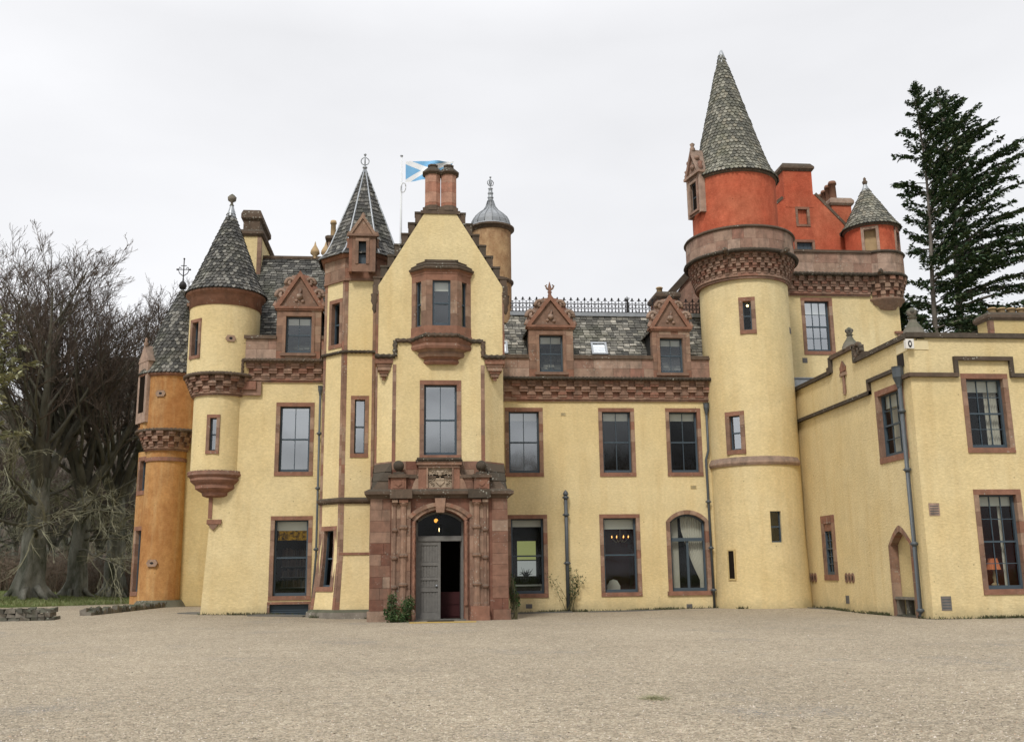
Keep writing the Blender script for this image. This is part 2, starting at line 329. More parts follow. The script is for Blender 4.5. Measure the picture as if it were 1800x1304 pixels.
# ------------------------------------------------------------ architectural helpers
castle = empty('castle', (4, 40.5, 0), 'yellow harled baronial castle with pink sandstone trim, round turrets and slate cones', 'castle')
def jambs(mb, m, u0, u1, z0, z1, sw, d0, d1, lint=None, sill=None):
    lint = lint or sw; sill = sill or sw; g = 0.003
    mb.box(m, u0, u1, z1 - lint, z1, d0, d1); mb.box(m, u0 - 0.0, u1 + 0.0, z0, z0 + sill, d0, d1 + 0.012)
    for a, b in ((u0, u0 + sw), (u1 - sw, u1)):
        z = z0 + sill; top = z1 - lint
        while z < top - 0.01:
            h = min(U(0.32, 0.62), top - z)
            if top - z - h < 0.2: h = top - z
            mb.box(m, a, b, z + g, z + h - g, d0, d1 + U(0, 0.005)); z += h
def window(m, u0, u1, z0, z1, sw=0.16, cols=2, rows=1, blind=0.12, g=None, dep=0.2, split=0.5, curt=None, room=None,
           par=None, st=None, surround=True, proud=0.02, label=None, name='window', arch=0, sill=None, rd=1.3, winmb=None):
    """opening u0..u1, z0..z1 measured outside its stone surround; adds its hole to m.holes; returns the window part"""
    par = par or castle; g = g or M.gl
    a, b, c, d = u0 + sw, u1 - sw, z0 + (sill or sw), z1 - sw
    if surround:
        if not arch: m.holes.append(rect(u0 + sw * .5, u1 - sw * .5, z0 + sw * .5, z1 - sw * .5))
    else: m.holes.append(rect(a, b, c, d))
    fr = MB(); D0, D1 = -dep - 0.05, -dep + 0.04; e = 0.075 if b - a > 0.6 else 0.04
    mid = c + (d - c) * split
    fr.box(m, a - .03, a + e, c, d, D0, D1); fr.box(m, b - e, b + .03, c, d, D0, D1)
    fr.box(m, a + e, b - e, d - e * .7, d + .02, D0, D1); fr.box(m, a + e, b - e, c, c + e * 1.5, D0, D1 + .02)
    fr.box(m, a + e, b - e, mid - .03, mid + .03, D0 + .005, D1 - .01)
    bw = 0.013
    for k in range(1, cols):
        x = a + e + (b - a - 2 * e) * k / cols
        fr.box(m, x - bw, x + bw, c + e * 1.5, mid - .03, D0 + .02, D1 - .03); fr.box(m, x - bw, x + bw, mid + .03, d - e * .7, D0 + .03, D1 - .015)
    for k in range(1, rows):
        for (p, q) in ((c + e * 1.5, mid), (mid, d - e * .7)):
            z = p + (q - p) * k / rows; fr.box(m, a + e, b - e, z - bw, z + bw, D0 + .022, D1 - .032)
    w = tag(fr.build(name, M.frame, par), label)
    if surround:
        s = MB(); jambs(s, m, u0, u1, z0, z1, sw, -dep - 0.06, proud, sill=sill); s.build('surround', st or M.stone, w)
    else:
        s = MB(); s.box(m, a - .05, a, c, d, -dep - .06, -.002); s.box(m, b, b + .05, c, d, -dep - .06, -.002)
        s.box(m, a - .05, b + .05, d, d + .05, -dep - .06, -.002); s.box(m, a - .05, b + .05, c - .05, c, -dep - .06, -.002); s.build('surround', st or M.yel, w)
    p = MB(); p.quad(m(a + e * .5, mid, D0 + .045), m(b - e * .5, mid, D0 + .045), m(b - e * .5, d - .01, D0 + .045), m(a + e * .5, d - .01, D0 + .045))
    p.quad(m(a + e * .5, c + .02, D0 + .03), m(b - e * .5, c + .02, D0 + .03), m(b - e * .5, mid, D0 + .03), m(a + e * .5, mid, D0 + .03)); p.build('pane', g, w)
    if blind: q = MB(); q.box(m, a + .02, b - .02, d - (d - c) * blind, d, D0 - .07, D0 - .055); q.box(m, a + .02, b - .02, d - (d - c) * blind - .02, d - (d - c) * blind, D0 - .075, D0 - .05); q.build('blind', M.blind, w)
    if curt:
        q = MB()
        for (x0, x1, zt) in curt:
            n = 40; vs = []; 
            for i in range(n + 1):
                t = i / n; u = x0 + (x1 - x0) * t; dd = D0 - .16 + .035 * sin(t * (x1 - x0) / .09 * 2 * pi)
                vs += [m(u, c - .05, dd), m(u, d + .02, dd)]
            q.add(vs, [(2 * i, 2 * i + 2, 2 * i + 3, 2 * i + 1) for i in range(n)], True)
        q.build('curtain', M.curt, w)
    r = MB(); x0, x1, y0, y1, f, k = a - .25, b + .25, c - .3, d + .3, -dep - .07, -dep - rd
    r.quad(m(x0, y0, k), m(x1, y0, k), m(x1, y1, k), m(x0, y1, k))
    for (p0, p1, p2, p3) in (((x0, y0), (x0, y1), 0, 0), ((x1, y0), (x1, y1), 0, 0), ((x0, y0), (x1, y0), 0, 0), ((x0, y1), (x1, y1), 0, 0)):
        r.quad(m(*p0, f), m(*p1, f), m(*p1, k), m(*p0, k))
    r.build('interior', room or M.room, w)
    return w
def corbels(mb, m, u0, u1, z0, z1, proj, unit, rows=3, base=True, per=1.0):
    """chequered corbel table: rows of little stepped blocks, each row further out and shifted by half"""
    h = (z1 - z0); rh = h * .8 / rows; zb = z0 + h * .2
    ncur = max(1, int(abs(u1 - u0) / per / .3)) if isinstance(m, Cy) else 1
    if base:
        nn = max(1, int((u1 - u0) / per / .9))
        for i in range(nn):
            a, b = u0 + (u1 - u0) * i / nn, u0 + (u1 - u0) * (i + 1) / nn
            q = max(1, ncur // nn)
            mb.box(m, a, b, z0 + .09 * h, zb, -.1, proj * .30, q); mb.box(m, a, b, z0, z0 + .085 * h, -.1, proj * .18, q)
    n = max(2, round((u1 - u0) / per / unit)); s = (u1 - u0) / n
    for r in range(rows):
        dr = proj * (.3 + .62 * (r + 1) / rows); back = proj * (.3 + .62 * r / rows) * .78
        mb.box(m, u0, u1, zb + r * rh, zb + (r + 1) * rh, -.1, back, max(1, ncur))
        for i in range(-1, n + 1):
            a = u0 + (i + (0.5 if r % 2 else 0)) * s + s * .06; b = a + s * .56
            a, b = max(a, u0), min(b, u1)
            if b - a > s * .1:
                zz = zb + r * rh
                mb.box(m, a, b, zz + .0 * rh, zz + rh * .45, back - .02, back + (dr - back) * .55, 1 + (ncur > 1)); mb.box(m, a, b, zz + rh * .45, zz + rh * .97, back - .02, back + (dr - back) * .85, 1 + (ncur > 1))
def ashlar(mb, m, u0, u1, z0, z1, bw, bh, d0, d1, holes=(), per=1.0, g=0.004):
    """coursed squared stone; holes is a list of (u0,u1,z0,z1) left open"""
    z = z0; k = 0; n = max(1, round((z1 - z0) / bh)); hh = (z1 - z0) / n
    for r in range(n):
        za, zb = z0 + r * hh, z0 + (r + 1) * hh
        segs = [(u0, u1)]
        for (a, b, c, d) in holes:
            if zb > c + .01 and za < d - .01:
                ns = []
                for (p, q) in segs:
                    if b <= p or a >= q: ns.append((p, q)); continue
                    if a > p: ns.append((p, a))
                    if b < q: ns.append((b, q))
                segs = ns
        for (p, q) in segs:
            u = p
            while u < q - 1e-4:
                w = bw * per * U(.65, 1.3); 
                if q - u - w < bw * per * .4: w = q - u
                mb.box(m, u + g * per, u + w - g * per, za + g, zb - g, d0, d1 + U(0, .008), 3 if isinstance(m, Cy) else 1); u += w
def slates(mb, fn, L0, rows, w, th=0.024, inside=None, jit=.12):
    """fn(t,s)->(point, normal): t up the slope 0..1, s along 0..1; L0(t)=length of the course at t"""
    for r in range(rows):
        t0, t1 = r / rows, (r + 1.25) / rows
        n = max(3, int(L0(min(1, t0)) / w)); off = R_() 
        edges = sorted(max(0., min(1., (i + off + U(-jit, jit)) / n)) for i in range(-1, n + 1)) 
        edges = [0.] + [e for e in edges if 0 < e < 1] + [1.]
        for a, b in zip(edges[:-1], edges[1:]):
            if b - a < .15 / n: continue
            if inside and not inside((a + b) / 2, (r + .5) / rows): continue
            g = .045 / n; dt = U(-.10, .06) / rows; k = U(.8, 1.9) * th
            P = []
            for (s_, t_, h_) in ((a + g, t0 + dt, k), (b - g, t0 + dt, k), (b - g, min(t1, 1.0), .002), (a + g, min(t1, 1.0), .002)):
                p, nn = fn(t_, s_); P.append((p + nn * h_, p))
            vs = [x[0] for x in P] + [P[0][1], P[1][1]]
            mb.add(vs, [(0, 1, 2, 3), (0, 4, 5, 1), (0, 3, 4), (1, 5, 2)])
def roofplane(name, p00, p10, p01, p11, mat, parent=None, rows=None, w=.3, inside=None, rh=.26):
    A, B, C_, D = map(Vector, (p00, p10, p01, p11)); nn = (B - A).cross(C_ - A).normalized()
    if nn.z < 0: nn = -nn
    rows = rows or int((C_ - A).length / rh)
    mb = MB(); f = lambda t, s: ((A.lerp(B, s)).lerp(C_.lerp(D, s), t) + nn * .02, nn)
    slates(mb, f, lambda t: (A.lerp(C_, t) - B.lerp(D, t)).length, rows, w, inside=inside)
    o = mb.build(name, mat, parent or castle)
    u = MB(); u.quad(A, B, D, C_); u.build('underlay', M.under, o)
    return o
def cone(name, x, y, prof, ax, ay, mat, par, n=48, w=.2, lead=None, fish=True):
    """slated round spire; prof = [(r,z)...] eave to tip; axis drifts to (ax,ay) at the tip"""
    zs = [p[1] for p in prof]; z0, z1 = zs[0], zs[-1]
    def rz(z):
        for (r0, a), (r1, b) in zip(prof[:-1], prof[1:]):
            if z <= b + 1e-6: return r0 + (r1 - r0) * (z - a) / (b - a)
        return prof[-1][0]
    def fn(t, s):
        z = z0 + (z1 - z0) * t; r = rz(z); a = 2 * pi * s; q = (z - z0) / (z1 - z0)
        sl = (rz(max(z0, z - .05)) - rz(min(z1, z + .05))) / .1
        nn = Vector((sin(a), -cos(a), sl)).normalized()
        return Vector((x + ax * q + r * sin(a), y + ay * q - r * cos(a), z)), nn
    rows = int(sqrt((z1 - z0) ** 2 + (prof[0][0] - prof[-1][0]) ** 2) / (w * .95)); mb = MB()
    for r in range(rows):
        t0, t1 = r / rows, (r + 1.3) / rows; zz = z0 + (z1 - z0) * t0
        nn_ = max(7, int(2 * pi * rz(zz) / w)); off = (r % 2) * .5 + U(-.1, .1)
        for i in range(nn_):
            a, b = (i + off) / nn_, (i + off + .95) / nn_; k = U(.9, 1.9) * .022; c = (a + b) / 2; q = .52 / rows
            dt = U(-.06, .06) / rows
            pts = [(a, t0 + q + dt, k), (a + (b - a) * .17, t0 + q * .25 + dt, k * 1.3), (c, t0 - q * .1 + dt, k * 1.5), (b - (b - a) * .17, t0 + q * .25 + dt, k * 1.3), (b, t0 + q + dt, k), (b, min(1, t1), .003), (a, min(1, t1), .003)]
            if not fish: pts = [(a, t0 + dt, k), (b, t0 + dt, k), (b, min(1, t1), .003), (a, min(1, t1), .003)]
            vs = []; base = []
            for s_, t_, h_ in pts:
                p, m_ = fn(t_, s_); vs.append(p + m_ * h_); base.append(p)
            e = len(pts) - 2; nv = len(vs)
            mb.add(vs + base[:e], [tuple(range(nv))] + [(j, nv + j, nv + j + 1, j + 1) for j in range(e - 1)])
    o = mb.build(name, mat, par)
    u = MB(); u.lathe(x, y, [(r - .012, z) for r, z in prof], n, sx=ax, sy=ay) if len(prof) == 2 else None
    if len(prof) > 2:
        vs = []; k = 14
        for i in range(n):
            for j in range(k + 1):
                p, m_ = fn(j / k, i / n); vs.append(p - m_ * .01)
        u.add(vs, [(i * (k + 1) + j, ((i + 1) % n) * (k + 1) + j, ((i + 1) % n) * (k + 1) + j + 1, i * (k + 1) + j + 1) for i in range(n) for j in range(k)], True)
    u.build('underlay', M.under, o)
    return o
def cywall(name, c, a0, a1, z0, z1, mat, par=None, n=64, taper=0):
    """round wall with square openings (c.holes in angle,z)"""
    us = sorted({a0, a1} | {a0 + (a1 - a0) * i / n for i in range(n + 1)} | {h[0][0] for h in c.holes} | {h[1][0] for h in c.holes})
    zs = sorted({z0, z1} | {h[0][1] for h in c.holes if z0 < h[0][1] < z1} | {h[2][1] for h in c.holes if z0 < h[2][1] < z1})
    mb = MB(); idx = {}
    vs = []
    for i, u in enumerate(us):
        for j, z in enumerate(zs): idx[i, j] = len(vs); vs.append(c(u, z, taper * max(0, (2.0 - z))))
    fs = []
    for i in range(len(us) - 1):
        for j in range(len(zs) - 1):
            um, zm = (us[i] + us[i + 1]) / 2, (zs[j] + zs[j + 1]) / 2
            if any(h[0][0] < um < h[1][0] and h[0][1] < zm < h[2][1] for h in c.holes): continue
            fs.append((idx[i, j], idx[i + 1, j], idx[i + 1, j + 1], idx[i, j + 1]))
    mb.add(vs, fs, True)
    return mb.build(name, mat, par or castle)
def towerwindow(c, ang, w, z0, z1, **k):
    t = c.tan(ang, c.r * (1 - cos(w / 2 / c.r)) * .1); sw = k.get('sw', .16); ss = sw * .5 if k.get('surround', True) else sw
    o = window(t, -w / 2, w / 2, z0, z1, **k)
    hw = (w / 2 - ss) / c.r; c.holes.append(rect(ang - hw, ang + hw, z0 + ss, z1 - ss)); return o
def ringmold(mb, c, prof, a0, a1, n=48):
    mb.lathe(c.x, c.y, [(c.r + o, z) for o, z in prof] + [(c.r + prof[0][0], prof[0][1])], n, a0, a1, False)
def arc(c, r, z, a0, a1, n=24): return [(c.x + r * sin(a0 + (a1 - a0) * i / n), c.y - r * cos(a0 + (a1 - a0) * i / n), z) for i in range(n + 1)]
def finial_fleur(mb, x, y, z, s=1.0):
    mb.lathe(x, y, [(.09 * s, z), (.06 * s, z + .12 * s), (.10 * s, z + .18 * s), (.05 * s, z + .25 * s), (.07 * s, z + .4 * s), (.01, z + .62 * s)], 8)
    for q in (-1, 1):
        mb.tube([(x, y, z + .25 * s), (x + q * .12 * s, y, z + .34 * s), (x + q * .17 * s, y, z + .45 * s), (x + q * .10 * s, y, z + .5 * s)], [.04 * s, .045 * s, .04 * s, .02 * s], 6)
def scroll(mb, x, y, z, s, side):
    """carved scroll leaning against a dormer pediment"""
    pts = []
    for i in range(22):
        a = i / 21 * 2.6 * pi; r = .03 + .17 * (1 - i / 21)
        pts.append((x + side * s * r * cos(a - .4), y, z + s * r * sin(a - .4)))
    mb.tube(pts, .078 * s, 6)
def dormer(name, cx, hw, zb, wz0, wz1, wh, zc, za, Y, dep, fleur=True, label=None, cheeks=True):
    """stone wall-head dormer. cx centre, hw half width, zb foot, window wz0..wz1 half width wh, cornice zc, apex za, front plane Y, depth"""
    m = Pl((0, Y, 0), (1, 0, 0), (0, -1, 0)); b = MB()
    ashlar(b, m, cx - hw, cx + hw, zb, zc, .42, .38, -.34, 0, [(cx - wh, cx + wh, wz0, wz1)])
    b.box(m, cx - hw + .01, cx - wh, zb, zc - .01, -.3, -.012); b.box(m, cx + wh, cx + hw - .01, zb, zc - .01, -.3, -.012)
    b.box(m, cx - wh - .002, cx + wh + .002, wz1, zc - .012, -.3, -.013); b.box(m, cx - wh - .002, cx + wh + .002, zb, wz0, -.3, -.013)
    for q in (-1, 1): b.box(m, *sorted((cx + q * wh, cx + q * (wh + .13))), wz0, wz1 + .05, -.01, .035)
    b.box(m, cx - wh - .13, cx + wh + .13, wz1 + .002, wz1 + .16, -.01, .04); b.box(m, cx - wh - .2, cx + wh + .2, wz0 - .12, wz0 - .002, -.01, .06)
    o = tag(b.build(name, M.stone, castle), label)
    p = MB(); e = hw + .1
    p.box(m, cx - e, cx + e, zc, zc + .10, -.4, .10); p.box(m, cx - e + .05, cx + e - .05, zc - .07, zc - .002, -.3, .06)
    p.prism([(cx - e + .12, zc + .102), (cx + e - .12, zc + .102), (cx, za - .16)], -.28, .0, m)
    for q in (-1, 1):
        v = (cx - q * 0, za); A = (cx + q * e, zc + .1); n_ = Vector((A[1] - za, -(A[0] - cx), 0)).normalized() * .15 * (1 if q > 0 else 1)
        if n_.y > 0: n_ = -n_
        p.prism([A, (cx, za), (cx, za - .26), (A[0] - q * .20, A[1])], -.34, .09, m)
    p.build('pediment', M.stone, o)
    c = MB(); c.ball((cx, Y - .02, zc + (za - zc) * .33), .13, 10); c.ball((cx - .13, Y, zc + (za - zc) * .22), .07, 8); c.ball((cx + .14, Y, zc + (za - zc) * .2), .08, 8)
    c.tube([(cx - .02, Y - .06, zc + (za - zc) * .3), (cx + .05, Y - .05, zc + (za - zc) * .52)], .05, 6)
    for q in (-1, 1):
        scroll(c, cx + q * (e * .74), Y + .14, zc + (za - zc) * .40, 1.2, q); scroll(c, cx + q * (e * .40), Y + .14, zc + (za - zc) * .72, 1.05, q); c.prism([(cx + q * e * .98, zc + .12), (cx + q * e * .92, zc + (za - zc) * .42), (cx + q * e * .62, zc + (za - zc) * .66), (cx + q * e * .34, zc + (za - zc) * .90), (cx, za - .1), (cx, zc + .12)], -.26, -.14, m)
        c.lathe(cx + q * (e - .02), Y - .0, [(.09, zc + .1), (.11, zc + .16), (.05, zc + .3), (.01, zc + .36)], 8)
    if fleur: finial_fleur(c, cx, Y + .1, za - .06, 1.05)
    c.build('carving', M.pink, o)
    f = MB(); a, d = cx - wh, cx + wh; D0, D1 = -.24, -.15; mid = (wz0 + wz1) / 2
    f.box(m, a, a + .07, wz0, wz1, D0, D1); f.box(m, d - .07, d, wz0, wz1, D0, D1); f.box(m, a + .07, d - .07, wz1 - .06, wz1, D0, D1); f.box(m, a + .07, d - .07, wz0, wz0 + .11, D0, D1 + .02)
    f.box(m, a + .07, d - .07, mid - .03, mid + .03, D0, D1 - .01); f.box(m, cx - .013, cx + .013, wz0 + .11, wz1 - .06, D0 + .02, D1 - .03); f.build('sash_frame', M.frame, o)
    g = MB(); g.quad(m(a, wz0, -.2), m(d, wz0, -.2), m(d, wz1, -.2), m(a, wz1, -.2)); g.build('pane', M.gl2, o)
    q = MB(); q.box(m, a + .02, d - .02, wz1 - (wz1 - wz0) * .2, wz1, -.32, -.30); q.build('blind', M.blind, o)
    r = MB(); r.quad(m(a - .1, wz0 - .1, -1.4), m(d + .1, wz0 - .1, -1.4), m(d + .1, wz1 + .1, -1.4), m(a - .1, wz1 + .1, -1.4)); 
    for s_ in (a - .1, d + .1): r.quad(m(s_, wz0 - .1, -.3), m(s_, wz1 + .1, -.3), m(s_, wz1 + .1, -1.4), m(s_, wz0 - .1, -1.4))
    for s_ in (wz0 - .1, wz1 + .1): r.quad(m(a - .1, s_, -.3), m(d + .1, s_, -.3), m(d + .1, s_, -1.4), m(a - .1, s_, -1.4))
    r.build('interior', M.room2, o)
    k = MB()
    for s_ in (cx - hw + .06, cx + hw - .16): k.mark(); k.cube(s_, s_ + .1, Y + .3, Y + dep, zb, zc)
    k.build('cheek', M.under, o)
    for q_ in (-1, 1):
        rr = MB(); A, B = Vector((cx + q_ * (hw + .05), Y + .28, zc - .12)), Vector((cx + q_ * (hw + .05), Y + dep, zc - .12)); C_, D_ = Vector((cx, Y + .28, za - .25)), Vector((cx, Y + dep + .8, za - .25))
        nn = (B - A).cross(C_ - A).normalized(); nn = nn if nn.z > 0 else -nn
        slates(rr, lambda t, s: ((A.lerp(B, s)).lerp(C_.lerp(D_, s), t) + nn * .02, nn), lambda t: dep, 8, .26)
        rr.quad(A, B, D_, C_); rr.build('roof', M.slate, o)
    return o
def chimney_block(name, x0, x1, y0, y1, z0, z1, mat, pots=(), cap=M.dark, cz=.28, quoin=None, pmat=None, potnames='chimney_pot'):
    b = MB(); b.cube(x0, x1, y0, y1, z0, z1); o = b.build(name, mat, castle)
    c = MB(); c.sweep([(x0, y1), (x0, y0), (x1, y0), (x1, y1)][::1], [(-.05, z1 - .1), (.05, z1 - .1), (.12, z1), (.12, z1 + cz * .5), (.02, z1 + cz), (-.05, z1 + cz)], True)
    c.cube(x0 - .0, x1, y0, y1, z1 - .02, z1 + cz - .01); c.build('cap', cap, o)
    if quoin:
        q = MB(); z = z0
        while z < z1 - .12:
            h = U(.25, .4); h = min(h, z1 - .11 - z)
            for x in (x0, x1 - .16): q.cube(x - .012, x + .172, y0 - .012, y0 + .2, z + .004, z + h - .004)
            z += h
        q.build('quoins', quoin, o)
    for (px_, py_, s, tall) in pots:
        p = MB(); p.lathe(px_, py_, [(.15 * s, z1 + cz - .02), (.13 * s, z1 + cz + tall * .8), (.17 * s, z1 + cz + tall * .82), (.17 * s, z1 + cz + tall * .9), (.14 * s, z1 + cz + tall), (.02, z1 + cz + tall)], 14); p.build(potnames, pmat or M.pot, o)
    return o
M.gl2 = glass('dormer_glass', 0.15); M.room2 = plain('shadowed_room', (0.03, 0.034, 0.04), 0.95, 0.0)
def quoins(mb, m, u0, u1, z0, z1, d=0.012, h=(.3, .6), back=-.1, mark=False):
    if mark: mb.mark()
    z = z0
    while z < z1 - .01:
        k = min(U(*h), z1 - z)
        if z1 - z - k < .15: k = z1 - z
        mb.box(m, u0, u1, z + .003, z + k - .003, back, d + U(0, .004)); z += k
# ------------------------------------------------------------ ground
def sm(t): t = max(0., min(1., t)); return t * t * (3 - 2 * t)
def gh(x, y):
    g = .22 * sm((-x - 1) / 11) * sm((y - 30) / 9) + .085 * sm((x - 8) / 4) * sm((y - 35) / 3.5) * (1 - sm((x - 15.5) / 1.2))
    g += .012 * sin(x * .55 + 1) * sin(y * .43) * sm((y - 2) / 4)
    return g
def bank(x, y):
    if x > -10.5 or y < 44: return 0.0
    return .72 * sm((-x - 12) / 14) * sm((y - 50 - .35 * (x + 24)) / 7) + .12 * sm((y - 60) / 10)
gnd = MB(); xs = [-900, -500, -250, -140, -90, -65] + [-50 + i * 1.5 for i in range(61)] + [45, 60, 90, 140, 250, 500, 900]
ys = [-300, -120, -60, -30, -10] + [0 + i * 2 for i in range(20)] + [40 + i * 1.25 for i in range(34)] + [88, 95, 105, 118, 124]
def g0(x, y): return gh(x, y) + bank(x, y) - 2.6 * sm((y - 84) / 36) - .02
vs = [(x, y, g0(x, y)) for x in xs for y in ys]; n = len(ys)
gnd.add(vs, [(i * n + j, (i + 1) * n + j, (i + 1) * n + j + 1, i * n + j + 1) for i in range(len(xs) - 1) for j in range(n - 1)], True)
b = NB('grass_ground')
a = b.mix(b.ramp(b.noise(.5, 5, .6), (.35, 0.), (.65, 1.)), (0.06, 0.095, 0.022), (0.14, 0.115, 0.045))
a = b.mix(b.ramp(b.noise(14, 4, .7), (.35, 0.), (.7, 1.)), a, (0.10, 0.135, 0.04)); b.base(a); b.bump(b.noise(25, 4, .7), 1, .08); M.grass = b.fin(.95, .1)
tag(gnd.build('ground', M.grass), kind='structure')
# gravel forecourt
b = NB('gravel')
v = b.n('ShaderNodeTexVoronoi'); v.inputs['Scale'].default_value = 44; b.l(b.c, v.inputs['Vector'])
v2 = b.n('ShaderNodeTexVoronoi'); v2.inputs['Scale'].default_value = 17; b.l(b.c, v2.inputs['Vector'])
sp = b.n('ShaderNodeSeparateColor'); b.l(v.outputs['Color'], sp.inputs[0])
sp2 = b.n('ShaderNodeSeparateColor'); b.l(v2.outputs['Color'], sp2.inputs[0])
a = b.ramp(sp.outputs[0], (0, (.07, .06, .045)), (.12, (.26, .215, .155)), (.45, (.39, .33, .24)), (.72, (.475, .405, .30)), (.9, (.64, .57, .45)), (1, (.38, .27, .17)))
v3 = b.n('ShaderNodeTexVoronoi'); v3.inputs['Scale'].default_value = 7.5; b.l(b.c, v3.inputs['Vector']); sp3 = b.n('ShaderNodeSeparateColor'); b.l(v3.outputs['Color'], sp3.inputs[0])
a = b.mix(.30, a, b.ramp(sp2.outputs[1], (0, (.23, .197, .145)), (.5, (.40, .345, .258)), (1, (.58, .505, .38))))
a = b.mix(1., a, b.ramp(sp3.outputs[2], (0, .92), (.5, 1.0), (1, 1.06)), 'MULTIPLY'); a = b.mix(1., a, b.ramp(sp2.outputs[0], (0, .66), (.06, .96), (.92, 1.02), (1, 1.25)), 'MULTIPLY')
edge = b.ramp(v.outputs['Distance'], (.35, 1.0), (.75, .55)); a = b.mix(.6, a, b.mix(1., a, edge, 'MULTIPLY'))
lg = b.ramp(b.noise(.22, 5, .6, (1, .55, 1)), (.38, .91), (.64, 1.06)); a = b.mix(1., a, lg, 'MULTIPLY')
bl = b.math('MULTIPLY', b.ramp(b.noise(.34, 5, .65, (1, .8, 1)), (.56, 0.), (.68, 1.)), b.ramp(sp.outputs[1], (.5, 0.), (.6, .7))); a = b.mix(bl, a, (.17, .172, .17))
tr = b.ramp(b.noise(.9, 4, .6, (.5, 1, 1)), (.5, 0.), (.68, .16)); a = b.mix(tr, a, (.20, .165, .12))
b.base(a); hh_ = b.math('ADD', b.math('MULTIPLY', v.outputs['Distance'], -1.0), b.math('MULTIPLY', b.noise(3.5, 4), .7)); b.bump(hh_, 1.0, .025); M.gravel = b.fin(.9, .15)
gv = MB(); xs = [-46 + i * 1.0 for i in range(93)]; ys = [-30, -15, -5] + [i * 1.0 for i in range(0, 62)]; n = len(ys)
def yl(x): return 60.0 if x > -13 else 51.5 + .42 * (x + 24) + .5 * sin(x * .8)      # far edge of the drive on the left
vs = []
for x in xs:
    top = min(yl(x), 60)
    for j, y in enumerate(ys):
        yy = y if y < 40 else 40 + (y - 40) / 21 * (top - 40); 
        vs.append((x, yy, gh(x, yy) + .5 * bank(x, yy) * 0 + .004))
gv.add(vs, [(i * n + j, (i + 1) * n + j, (i + 1) * n + j + 1, i * n + j + 1) for i in range(len(xs) - 1) for j in range(n - 1)], True)
tag(gv.build('gravel_forecourt', M.gravel), kind='structure')
# a scatter of real stones in the nearest gravel
st = MB()
for i in range(16000):
    y = 8.8 + 22 * R_() ** 1.8; x = y * .1 + U(-.58, .58) * y; r = U(.006, .015); z = gh(x, y) + .004
    if R_() < .02: r *= 1.8
    a = U(0, 6.3); c, s_ = cos(a), sin(a); k = len(st.v)
    P = [(x + r * c, y + r * s_, z), (x - r * s_ * .8, y + r * c * .8, z), (x - r * c, y - r * s_, z), (x + r * s_ * .8, y - r * c * .8, z), (x + U(-.3, .3) * r, y + U(-.3, .3) * r, z + r * U(.5, .9))]
    P = [(q[0], q[1], q[2] - .002) for q in P[:4]] + [P[4]]; st.add(P, [(0, 1, 4), (1, 2, 4), (2, 3, 4), (3, 0, 4)])
b = NB('loose_pebble'); b.base(b.ramp(b.island(), (0, (.16, .13, .11)), (.3, (.33, .27, .21)), (.6, (.45, .38, .31)), (.9, (.58, .53, .47)), (1, (.38, .24, .15)))); M.peb = b.fin(.85, .2)
tag(st.build('loose_gravel', M.peb), 'loose beige and brown pebbles scattered over the near gravel', 'gravel', kind='stuff')

# ------------------------------------------------------------ castle: main front
F0 = 40.5
F = Pl((0, F0, 0), (1, 0, 0), (0, -1, 0))
window(F, 3.72, 5.32, 5.48, 8.37, g=M.glb, blind=.13, label='first floor window beside the entrance bay reflecting pale sky')
window(F, 7.68, 9.22, 5.48, 8.37, g=M.gl, blind=.13)
window(F, 10.57, 12.10, 5.48, 8.37, g=M.gll, blind=.13)
window(F, 3.76, 5.42, .60, 3.92, g=M.gll, cols=1, blind=.1, room=M.room, rd=3.5, name='window')
window(F, 7.59, 9.29, .60, 3.92, g=M.gll, cols=1, blind=.14, room=M.roomr, rd=2.6)
def archpts(x0, x1, zs, zt, n=14):
    c = (x0 + x1) / 2; hw = (x1 - x0) / 2; rise = zt - zs; R = (hw * hw + rise * rise) / 2 / rise; a = math.asin(hw / R)
    return [(c + R * sin(a * (1 - 2 * i / n)), zt - R + R * cos(a * (1 - 2 * i / n))) for i in range(n + 1)]   # right to left
